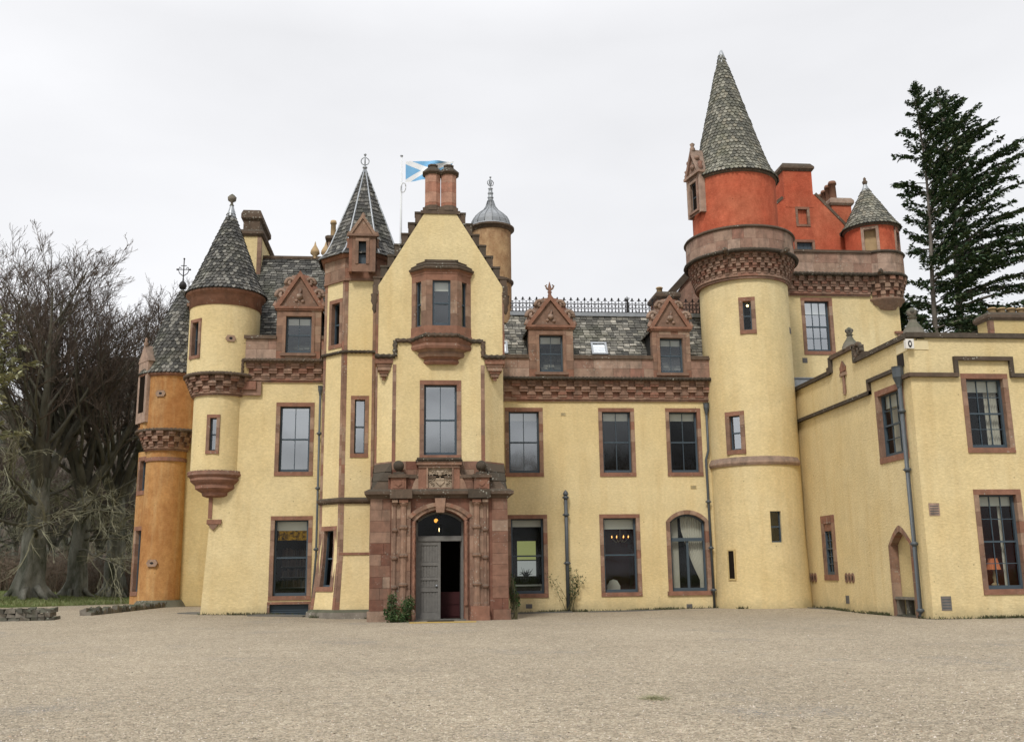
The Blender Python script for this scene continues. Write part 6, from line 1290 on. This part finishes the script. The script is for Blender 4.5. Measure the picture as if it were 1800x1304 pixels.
# ------------------------------------------------------------ plants by the walls
def leafmat(name, *cs):
    b = NB(name); k = len(cs); b.base(b.ramp(b.island(), *[(i / k, c) for i, c in enumerate(cs)])); return b.fin(.6, .3)
M.ivy = leafmat('ivy_leaf', (.020, .045, .014), (.04, .08, .022), (.03, .06, .02), (.06, .10, .03)); M.rose = leafmat('rose_leaf', (.05, .08, .025), (.09, .11, .04), (.035, .055, .02)); M.twig = plain('green_stem', (.11, .10, .05))
def leaf(mb, p, s, n=None):
    d = Vector((U(-1, 1), U(-1, .3), U(-.8, .8))).normalized(); t = d.cross(Vector((U(-1, 1), U(-1, 1), U(-1, 1)))).normalized(); b_ = d.cross(t)
    mb.add([p - t * s, p - t * s * .1 + b_ * s * .55, p + t * s, p - t * s * .1 - b_ * s * .55], [(0, 1, 2, 3)])
def bush(x0, y0, blobs, n, s, label, name='ivy_bush', mat=None):
    o = empty(name, (x0, y0, 0), label, 'shrub'); l, t = MB(), MB()
    for (bx, by, bz, rx, rz) in blobs:
        for i in range(int(n * rx * rz * 6)):
            a, c_ = U(0, 2 * pi), U(-1, 1); k = U(.45, 1) * (1 + .25 * sin(a * 3 + bz * 9)); q = sqrt(1 - c_ * c_); leaf(l, Vector((bx + rx * k * q * cos(a), by + rx * k * .6 * q * sin(a), max(.03, bz + rz * k * c_))), s * U(.6, 1.3))
        for i in range(10): t.tube([(x0 + U(-.1, .1), y0, 0), (bx + U(-.5, .5) * rx, by, bz * U(.5, 1)), (bx + U(-1, 1) * rx, by - .1, bz + rz * U(.3, 1.1))], [.012, .01, .004], 4)
    l.build('foliage', mat or M.ivy, o); t.build('stem', M.twig, o)
bush(-.55, 34.4, [(-.78, 34.45, .32, .24, .34), (-.75, 34.55, .72, .17, .28), (-.28, 34.4, .42, .22, .4), (-.15, 34.4, .62, .18, .25), (-.5, 34.35, .18, .42, .2)], 900, .045, 'dark green bush growing left of the entrance door')
bush(3.5, 35.2, [(3.48, 35.6, .9, .14, .6), (3.62, 35.7, .55, .16, .35)], 600, .045, 'leafy climber at the right foot of the porch', 'climber', M.ivy)
o = empty('climbing_rose', (6.3, 40.2, 0), 'sparse climbing rose with bare stems around the grey soil pipe', 'climber'); st, l = MB(), MB()
for k in range(11):
    x, z = U(6.0, 6.6), 0.; p = [Vector((x, 40.3, 0))]; dx = U(-.22, .26)
    for i in range(7): dx += U(-.07, .07); p.append(Vector((p[-1].x + dx * .4, 40.3 + U(-.06, .06), p[-1].z + U(.13, .26))))
    st.tube(p, [.016 - .0016 * i for i in range(8)], 5)
    for i in range(8 if k % 3 else 30): q = random.choice(p[3:]); leaf(l, q + Vector((U(-.16, .16), U(-.1, .02), U(-.14, .14))), U(.03, .06))
for i in range(90): leaf(l, Vector((W(U(972, 992), 0, 40.2)[0], 40.3, U(.7, 1.75))), U(.03, .065))
st.build('stem', M.twig, o); l.build('foliage', M.rose, o)
def tuft(x, y, n, s, r, name, label, mat):
    mb = MB()
    for i in range(n): a = U(0, 6.3); q = U(0, r); bx, by = x + q * cos(a), y + q * sin(a); z = gh(bx, by); h = s * U(.5, 1.2); e = U(0, 6.3); mb.add([(bx - .004, by, z), (bx + .004, by, z), (bx + h * .9 * cos(e), by + h * .9 * sin(e), z + h * .35)], [(0, 1, 2)])
    return tag(mb.build(name, mat, loc=(x, y, 0)), label, 'grass')
M.blade = leafmat('grass_blade', (.10, .13, .04), (.20, .20, .08), (.13, .17, .05))
tuft(3.05, 12.9, 240, .15, .2, 'grass_tuft', 'lone tuft of grass growing in the gravel forecourt', leafmat('straw_blade', (.24, .23, .13), (.32, .29, .18), (.16, .18, .08)))
mb = MB()   # weeds and moss along the foot of the walls
for seg in (((3.4, 40.4), (12.6, 40.4)), ((-8.2, 40.1), (-4, 40.1)), ((16.18, 40), (16.18, 33.2)), ((16.18, 31), (16.18, 30.4)), ((16.3, 30.3), (20, 30.3)), ((12.9, 39.2), (15, 38.75)), ((-3.8, 38.4), (-1.6, 37.6))):
    A, B_ = Vector(seg[0]), Vector(seg[1]); n = int((B_ - A).length * 190)
    for i in range(n):
        t = R_(); 
        if sin(t * (B_ - A).length * 1.7 + A.x) < -.1 and R_() < .85: continue
        p = A.lerp(B_, t); x, y = p.x + U(-.12, .04), p.y + U(-.16, .03); z = gh(x, y); h = U(.03, .14); e = U(0, 6.3); mb.add([(x - .02, y, z), (x + .02, y, z), (x + h * .7 * cos(e), y + h * .7 * sin(e), z + h)], [(0, 1, 2)])
tag(mb.build('wall_foot_weeds', leafmat('weed', (.06, .06, .03), (.10, .085, .05), (.045, .06, .02))), 'low weeds and dead leaves along the foot of the walls', 'weeds', kind='stuff')
mb = MB()   # narrow strip of bare soil where the gravel meets the walls
for A, B_, nx_, ny_ in (((3.3, F0, 0), (12.75, F0, 0), 0, -1), ((-8.28, YL, 0), (-3.95, YL, 0), 0, -1), ((WX, 41, 0), (WX, WY, 0), -1, 0), ((WX, WY, 0), (26, WY, 0), 0, -1), ((-3.2, 37.75, 0), (-1.55, 37.7, 0), 0, -1), ((12.45, 40.5, 0), (13.2, 39.02, 0), -.8, -.5), ((13.2, 39.02, 0), (14.9, 38.72, 0), 0, -1), ((14.9, 38.72, 0), (16.2, 40.3, 0), .6, -.7), ((-11.2, 49.2, 0), (-8, 49.2, 0), 0, -1)):
    A, B_ = Vector(A), Vector(B_); n = int((B_ - A).length / .08); vs = []
    for i in range(n + 1):
        p = A.lerp(B_, i / n); w_ = .05 + .10 * abs(sin(i * .21) * sin(i * .077 + 1)) + U(0, .06); q = p + Vector((nx_, ny_, 0)) * w_; p2 = p - Vector((nx_, ny_, 0)) * .05
        vs += [(p2.x, p2.y, gh(p2.x, p2.y) + .02), (q.x, q.y, gh(q.x, q.y) + .009)]
    mb.add(vs, [(2 * i, 2 * i + 2, 2 * i + 3, 2 * i + 1) for i in range(n)])
tag(mb.build('soil_edge', plain('damp_soil', (.10, .082, .058), .95, .1, 0, .4)), kind='structure')
mb = MB()   # bits of dead leaf and twig on the gravel
for i in range(420):
    y = 9.5 + 28 * R_() ** 1.5; x = y * .1 + U(-.5, .5) * y; z = gh(x, y) + .012; r = U(.008, .028); a = U(0, 6.3); mb.add([(x + r * cos(a), y + r * sin(a), z), (x - r * .4 * sin(a), y + r * .4 * cos(a), z + U(0, .012)), (x - r * cos(a), y - r * sin(a), z), (x + r * .4 * sin(a), y - r * .4 * cos(a), z)], [(0, 1, 2, 3)])
tag(mb.build('leaf_litter', leafmat('dead_leaf', (.04, .028, .02), (.10, .06, .035), (.03, .025, .02))), 'scattered dead leaf scraps on the gravel', 'leaf litter', kind='stuff')

# ------------------------------------------------------------ low rubble walls on the left
def rubble(A, B_, h, w, label):
    A, B_ = Vector(A), Vector(B_); L_ = (B_ - A).length; d = (B_ - A) / L_; nrm = Vector((d.y, -d.x)); mb = MB()
    lay = max(1, int(h / .13))
    for r in range(lay):
        s = 0
        while s < L_:
            q = U(.14, .42); 
            for side in (-1, 1):
                c_ = A + d * (s + q / 2) + nrm * side * w * .25; z = gh(c_.x, c_.y) - .03 + r * h / lay; hh = h / lay * U(.85, 1.15); P_ = []
                for dz in (0, 1):
                    for (a, b_) in ((-1, -1), (1, -1), (1, 1), (-1, 1)): v = c_ + d * a * q * .5 * U(.6 if dz and r == lay - 1 else .8, 1.05) + nrm * b_ * w * .27 * U(.6 if dz and r == lay - 1 else .75, 1.15); P_.append((v.x, v.y, z + dz * hh * U(.65, 1.25)))
                mb.add(P_, [(0, 1, 2, 3), (4, 5, 6, 7), (0, 1, 5, 4), (1, 2, 6, 5), (2, 3, 7, 6), (3, 0, 4, 7)])
            s += q
    o = mb.build('rubble_wall', M.grey, loc=(A.x, A.y, 0)); tag(o, label, 'wall'); return o
rubble((-19.5, 36.6), (-12.75, 37.0), .42, .8, 'low mossy rubble wall at the left edge of the gravel'); rubble((-12.35, 39.6), (-11.7, 48.3), .24, .45, 'long low rubble kerb running back to the ochre tower')
# ------------------------------------------------------------ trees
def bark(name, c1, c2):
    b = NB(name); a = b.mix(b.ramp(b.noise(1.6, 5, .65, (1, 1, .4)), (.35, 0.), (.65, 1.)), c1, c2); b.base(a); b.bump(b.noise(9, 5, .7, (1, 1, .25)), .8, .06); return b.fin(.95, .1)
M.bark = bark('beech_bark', (.06, .065, .045), (.24, .235, .20)); M.limb = bark('beech_limb', (.075, .07, .055), (.14, .135, .105)); M.twigs = plain('bare_twigs', (.105, .083, .068), .9, .1, 0, .3); M.twig2 = plain('mossy_twigs', (.21, .205, .14), .9, .1, 0, .35); M.firbark = bark('fir_bark', (.10, .085, .07), (.19, .17, .15))
def beech(seed, H, r0, leaders=4, lean=(0, 0), crown=1.06):
    rg = random.Random(seed); trunk_, limbs, thin, low = MB(), MB(), MB(), MB(); G = rg.gauss; Un = rg.uniform
    def run(mb, p, d, r, L_, n, wob, up, end, sides):
        pts, rs = [p], [r]; d = d.normalized()
        for i in range(n):
            d = (d + Vector((G(0, wob), G(0, wob), G(0, wob * .6) + up))).normalized(); pts.append(pts[-1] + d * L_ / n); rs.append(max(.008, r * (1 - (1 - end) * (i + 1) / n)))
        mb.tube(pts, rs, sides, sides > 4); return pts, rs
    def at(pts, rs, t): n = len(pts) - 1; i = min(n - 1, int(t * n)); return pts[i].lerp(pts[i + 1], t * n - i), (pts[i + 1] - pts[i]).normalized(), rs[i]
    def kid(bd, ang, lift): side = bd.cross(Vector((G(0, 1), G(0, 1), G(0, 1)))).normalized(); return bd * cos(ang) + side * sin(ang) + Vector((0, 0, lift))
    def twigs(mb, pts, rs, L_, k, lev, up):
        for j in range(k):
            t = 1 - .85 * rg.random(); q, bd, r = at(pts, rs, t); l = L_ * Un(.36, .62) * (1.15 - .5 * t); c = run(mb, q, kid(bd, Un(.35, .8), .1 if up > 0 else -.05), max(.012, r * .55), l, (5, 4, 3)[lev], (.13, .17, .2)[lev], up, .3, (4, 3, 3)[lev])
            if lev < 2: twigs(mb, *c, l, (6, 4)[lev] if up > 0 else (4, 2)[lev], lev + 1, up)
    n = 12; P = [Vector((lean[0] * H * .36 * i / n + .05 * sin(i * 1.3 + seed), .05 * cos(i * 1.7), H * .36 * i / n - .1)) for i in range(n + 1)]
    R = [r0 * (.95 + .35 * max(0, 1 - i / 2.5) ** 2 - .35 * i / n) for i in range(n + 1)]; vs = []; K = 26
    for i, p in enumerate(P):
        for j in range(K):
            a = 2 * pi * j / K; fl = max(0, 1 - i / 4.5) ** 1.5; k = R[i] * (1 + (.05 + .33 * fl) * sin(a * 5 + seed + i * .12) + .05 * sin(a * 9 + i * .4 + seed) + .04 * sin(a * 3 + i * .9)); vs.append((p.x + k * cos(a), p.y + k * sin(a), p.z))
    trunk_.add(vs, [(i * K + j, i * K + (j + 1) % K, (i + 1) * K + (j + 1) % K, (i + 1) * K + j) for i in range(n) for j in range(K)], True)
    for j in range(7):
        a = j * .9 + Un(-.2, .2); e = r0 * Un(1.7, 2.6); trunk_.tube([(r0 * .9 * cos(a), r0 * .9 * sin(a), r0 * .8), (r0 * 1.35 * cos(a + .1), r0 * 1.35 * sin(a + .1), .3 * r0), (e * cos(a + .2), e * sin(a + .2), -.2)], [r0 * .24, r0 * .22, r0 * .10], 7)
    top = P[-1]
    for s_ in range(leaders):
        a = s_ * 2 * pi / leaders + Un(-.4, .4); tl = Un(.25, .62) if s_ else .06; d = Vector((cos(a) * tl, sin(a) * tl, 1)); Ls = H * .64 * Un(.88, 1.02); q = P[-2 - (s_ % 3)].lerp(top, .3) if s_ else P[-2]
        lp, lr = run(limbs, q, d, r0 * Un(.38, .48), Ls, 12, .055, .035, .12, 9)
        for j in range(13):
            t = .08 + .92 * (j + rg.random()) / 13; q, bd, r = at(lp, lr, t); L2 = Ls * (.78 - .50 * t) * Un(.75, 1.15) * crown; c = run(limbs, q, kid(bd, Un(.55, 1.0), .05), r * Un(.38, .6), L2, 9, .10, .055, .18, 6)
            for k in range(int(3 + L2 * .55)):
                t2 = 1 - .82 * rg.random() ** 1.1; q2, b2, r2 = at(*c, t2); L3 = L2 * Un(.3, .5) * (1.15 - .45 * t2) + .5; e_ = run(thin, q2, kid(b2, Un(.35, .8), .12), max(.02, r2 * .5), L3, 6, .13, .05, .3, 4); twigs(thin, *e_, L3, 6, 1, .04)
    for s_ in range(7):          # low drooping side limbs
        a = Un(0, 6.3); q = P[rg.randint(5, 11)]; Ll = H * Un(.24, .42); c = run(limbs, q, Vector((cos(a), sin(a), Un(.1, .5))), r0 * Un(.13, .2), Ll, 9, .14, -.035, .2, 6)
        for k in range(9): q2, b2, r2 = at(*c, 1 - .75 * rg.random()); L3 = Ll * Un(.25, .45); e_ = run(low, q2, kid(b2, Un(.4, .9), -.05), max(.022, r2 * .5), L3, 6, .16, -.03, .3, 4); twigs(low, *e_, L3, 5, 1, -.03)
    return trunk_, limbs, thin, low
def place_tree(name, mbs, names, mats, loc, rz=0, s=(1, 1, 1), label='', cat='tree', group=None):
    o = empty(name, (0, 0, 0), label, cat, group)
    for m, n_, mt in zip(mbs, names, mats): m.build(n_, mt, o)
    o.location = loc; o.rotation_euler = (0, 0, rz); o.scale = s; return o
def again(o, loc, rz, s, label, group=None):
    c = copy_tree(o); c.location = loc; c.rotation_euler = (0, 0, rz); c.scale = s; c['label'] = label
    if group: c['group'] = group
    return c
def gz(x, y): return g0(x, y) - .1
def atp(px, Y): return W(px, 900, Y)[0]
x = atp(64, 57); T1 = place_tree('beech_tree', beech(3, 18.4, .78, 5, lean=(.02, 0)), ('trunk', 'limbs', 'crown', 'lower_twigs'), (M.bark, M.limb, M.twigs, M.twig2), (x, 57, gz(x, 57)), 0, label='great bare beech with flaring pale roots, nearest the left edge')
x = atp(140, 60); T2 = place_tree('beech_tree', beech(11, 18.2, .60, 5, lean=(.05, 0)), ('trunk', 'limbs', 'crown', 'lower_twigs'), (M.bark, M.limb, M.twigs, M.twig2), (x, 60, gz(x, 60)), 1.0, label='second great bare beech, just right of the thickest trunk')
x = atp(208, 63); again(T1, (x, 63, gz(x, 63)), 2.1, (.82, .82, .93), 'third bare beech, closest to the ochre tower')
rg = random.Random(5); far = []
for i, px_ in enumerate((-30, 30, 95, 125, 180, 232, 258)):
    Y = 70 + (i % 4) * 9 + rg.uniform(-2, 2); x = atp(px_, Y); s = rg.uniform(.42, .58)
    again((T1, T2)[i % 2], (x, Y, gz(x, Y)), rg.uniform(0, 6.3), (s * 1.1, s * 1.1, s), 'slender bare tree in the wood behind the great beeches', 'bare trees behind the great beeches')
for i, (x, y) in enumerate(((16, -42), (27, -38), (38, -46), (9, -55), (50, -40), (62, -50), (-30, -75), (-55, -70), (33, -60))):
    again((T1, T2)[i % 2], (x, y, 0), i * 1.3, (.9, .9, .85), 'bare tree across the forecourt, behind the viewpoint', 'bare trees across the forecourt')
# firs
b = NB('fir_needles'); a = b.ramp(b.island(), (0, (.025, .05, .028)), (.35, (.045, .08, .04)), (.7, (.07, .105, .05)), (1, (.115, .135, .07))); b.base(a); M.fir = b.fin(.7, .2)
def fir(seed, H, right, left, r0, bare=.30, top=.0, n=95, dens=1.0):
    rg = random.Random(seed); tr, fo = MB(), MB(); P = [Vector((.25 * sin(i * .7), 0, H * i / 14)) for i in range(15)]; tr.tube(P, [r0 * (1 - i / 14.6) + .02 for i in range(15)], 9)
    def spray(p, d, s):
        d = d.normalized(); t = d.cross(Vector((rg.gauss(0, .5), rg.gauss(0, .5), 1))).normalized(); w = s * rg.uniform(.22, .38); dr = Vector((0, 0, -s * rg.uniform(0, .35)))
        fo.add([p - t * w * .5, p + d * s * .5 - t * w, p + d * s + dr, p + d * s * .5 + t * w, p + t * w * .5], [(0, 1, 2, 3, 4)])
    for k in range(n):
        t = bare + (1 - bare) * (k + rg.random()) / n; z = H * t; a = rg.gauss(0, .75) if rg.random() < .42 else rg.uniform(0, 2 * pi); c = cos(a)
        Lr, Ll = min(right, .85 * (1 - t) * H), min(left, .30 * (1 - t) * H); mid = (min(Lr, 2.2 * Ll) + Ll) / 2; L_ = (mid + ((Lr if c > 0 else Ll) - mid) * abs(c) ** 1.5) * rg.uniform(.6, 1.05) + .2
        if t < .45: L_ *= rg.uniform(.45, .9)
        up = .15 + .55 * t + (1.05 * sm((t - .45) / .3) if c > .2 else -.05); d = Vector((c, sin(a), up * rg.uniform(.5, 1.15))).normalized(); q = Vector((.25 * sin(t * 14 * .7), 0, z)); pts = [q]; m = max(4, int(L_ / .38))
        for i in range(m): d = (d + Vector((.05, 0, -.035 + .05 * (i / m) + rg.gauss(0, .035)))).normalized(); pts.append(pts[-1] + d * L_ / m)
        tr.tube(pts, [max(.012, .075 * (L_ / 6) * (1 - i / (m + 1)) + .012) for i in range(m + 1)], 4)
        for i in range(1, m + 1):
            bd = (pts[i] - pts[i - 1]).normalized(); sd = bd.cross(ZV).normalized(); f = i / m
            if f < .25 and rg.random() < .55: continue
            for sgn in (-1, 1):
                tl = rg.uniform(.45, 1.35) * (1.15 - f * .8) * min(1.0, L_ / 4 + .1); td = (bd * .75 + sd * sgn * rg.uniform(.5, 1.0) + Vector((0, 0, rg.uniform(-.35, .12)))).normalized()
                for j in range(int(12 * dens)): spray(pts[i] + td * tl * rg.random() + Vector((rg.gauss(0, .07), rg.gauss(0, .07), rg.gauss(0, .07))), td + Vector((rg.gauss(0, .5), rg.gauss(0, .5), rg.gauss(0, .3))), rg.uniform(.13, .32) * min(1, .35 + L_ / 3))
            for j in range(int(5 * dens)): spray(pts[i] + Vector((rg.gauss(0, .1), rg.gauss(0, .1), rg.gauss(0, .08))), bd + Vector((rg.gauss(0, .4), rg.gauss(0, .4), rg.gauss(0, .3))), rg.uniform(.25, .5) * min(1, .35 + L_ / 3))
    return tr, fo
FYY = 66
x1, z1 = W(1604, 150, FYY); x2, z2 = W(1645, 158, FYY + 3)
T3 = place_tree('fir_tree', fir(21, z1, 4.2, 1.7, .30, n=150), ('trunk', 'crown'), (M.firbark, M.fir), (x1 + .1, FYY, 0), label='narrow dark fir with the tallest tip, immediately right of the red turret')
T4 = place_tree('fir_tree', fir(22, z2, 12.0, 3.2, .5, n=165, dens=.9), ('trunk', 'crown'), (M.firbark, M.fir), (x2 + .2, FYY + 3, 0), label='broad windswept fir with long branches reaching right')
x = W(1800, 500, 72)[0]; again(T4, (x + 4.0, 73, 0), .4, (.8, .8, .62), 'lower dark fir cut off by the right edge of the picture')
x = W(1745, 500, 80)[0]; again(T3, (x, 82, 0), 2.2, (1, 1, .62), 'small fir behind the chimney with clay pots'); x = W(1615, 500, 76)[0]; again(T3, (x, 80, 0), 4.2, (1.3, 1.3, .66), 'dense fir filling the gap beside the keep wall')
# yellow green evergreen at the far left edge
x = atp(-78, 52); T5 = place_tree('evergreen_tree', fir(31, 15.5, 3.0, 3.0, .3, bare=.5, n=60, dens=.6), ('trunk', 'crown'), (M.firbark, leafmat('pale_evergreen_leaf', (.30, .31, .18), (.38, .38, .24), (.33, .33, .19))), (x, 52, .3), label='yellow green evergreen peeping in at the left edge')
# ------------------------------------------------------------ undergrowth, loch, hills
mb = MB(); rg = random.Random(8)
for i in range(5200):
    Y = rg.uniform(63, 84); x = atp(rg.uniform(-60, 300), Y); z = gz(x, Y); h = rg.uniform(.5, 2.4) * (1.3 if rg.random() < .1 else 1); p = Vector((x, Y, z)); d = Vector((rg.gauss(0, .25), rg.gauss(0, .2), 1)).normalized()
    mb.tube([p, p + d * h * .5, p + d * h + Vector((rg.gauss(0, .2), 0, 0))], [.03, .022, .008], 3, False)
    for k in range(3): q = p + d * h * rg.uniform(.3, 1); e = Vector((rg.gauss(0, 1), rg.gauss(0, 1), .5)).normalized() * rg.uniform(.3, .8); mb.add([q, q + e, q + e * .5 + Vector((0, 0, .05))], [(0, 1, 2)])
tag(mb.build('undergrowth', leafmat('brown_scrub', (.10, .075, .055), (.15, .11, .08), (.12, .11, .075), (.17, .12, .085))), 'brown leafless scrub between the beech trunks', 'scrub', kind='stuff')
mb = MB()
for i in range(16000):
    x = rg.uniform(-34, -13); y = yl(x) + abs(rg.gauss(0, 4)); z = g0(x, y); h = rg.uniform(.04, .14); e = rg.uniform(0, 6.3); mb.add([(x - .02, y, z), (x + .02, y, z), (x + h * .5 * cos(e), y + h * .5 * sin(e), z + h)], [(0, 1, 2)])
tag(mb.build('grass_blades', M.blade), 'rough grass on the bank under the beeches', 'grass', kind='stuff')
b = NB('loch_water'); b.base((.05, .065, .07)); b.p.inputs['Roughness'].default_value = .08; b.bump(b.noise(.5, 4, .6, (1, 2.5, 1)), .3, .05); M.water = b.m
mb = MB(); mb.quad((-900, 100, -2.0), (900, 100, -2.0), (900, 900, -2.0), (-900, 900, -2.0)); tag(mb.build('loch_water', M.water), kind='structure')
b = NB('far_wood_hill'); b.base(b.mix(b.ramp(b.noise(.03, 6, .7), (.35, 0.), (.65, 1.)), (.11, .105, .09), (.18, .155, .13))); b.bump(b.noise(.25, 5, .7), 1, 3); M.hill = b.fin(.95, .05)
def hz(x, y): t = sm((y - 520) / 480); return -3 + t * (155 + 45 * sin(x * .006 + 2.2) + 22 * sin(x * .017) + 7 * sin(x * .05 + y * .03)) * (.30 + .70 * sm((-x + 40) / 330))
mb = MB(); xs = [-1500 + i * 40 for i in range(76)]; ys = [500 + i * 30 for i in range(24)]; n = len(ys); vs = [(x, y, hz(x, y)) for x in xs for y in ys]
mb.add(vs, [(i * n + j, (i + 1) * n + j, (i + 1) * n + j + 1, i * n + j + 1) for i in range(len(xs) - 1) for j in range(n - 1)], True); tag(mb.build('hill', M.hill), kind='structure')
mb = MB()
for i in range(9000):
    y = rg.uniform(520, 1080); x = -y * rg.uniform(.16, .52); z = hz(x, y) - 1; h = rg.uniform(7, 14); r = h * rg.uniform(.25, .42)
    for k in range(3): a = rg.uniform(0, 3.2); mb.add([(x - r * cos(a), y - r * sin(a), z), (x + r * cos(a), y + r * sin(a), z), (x + r * .7 * cos(a), y + r * .7 * sin(a), z + h * rg.uniform(.6, 1)), (x, y, z + h), (x - r * .7 * cos(a), y - r * .7 * sin(a), z + h * rg.uniform(.6, 1))], [(0, 1, 2, 3, 4)])
tag(mb.build('far_wood', leafmat('far_wood', (.13, .12, .095), (.18, .15, .12), (.15, .12, .10), (.10, .105, .08))), 'brown winter wood covering the hill across the loch', 'wood', kind='stuff')
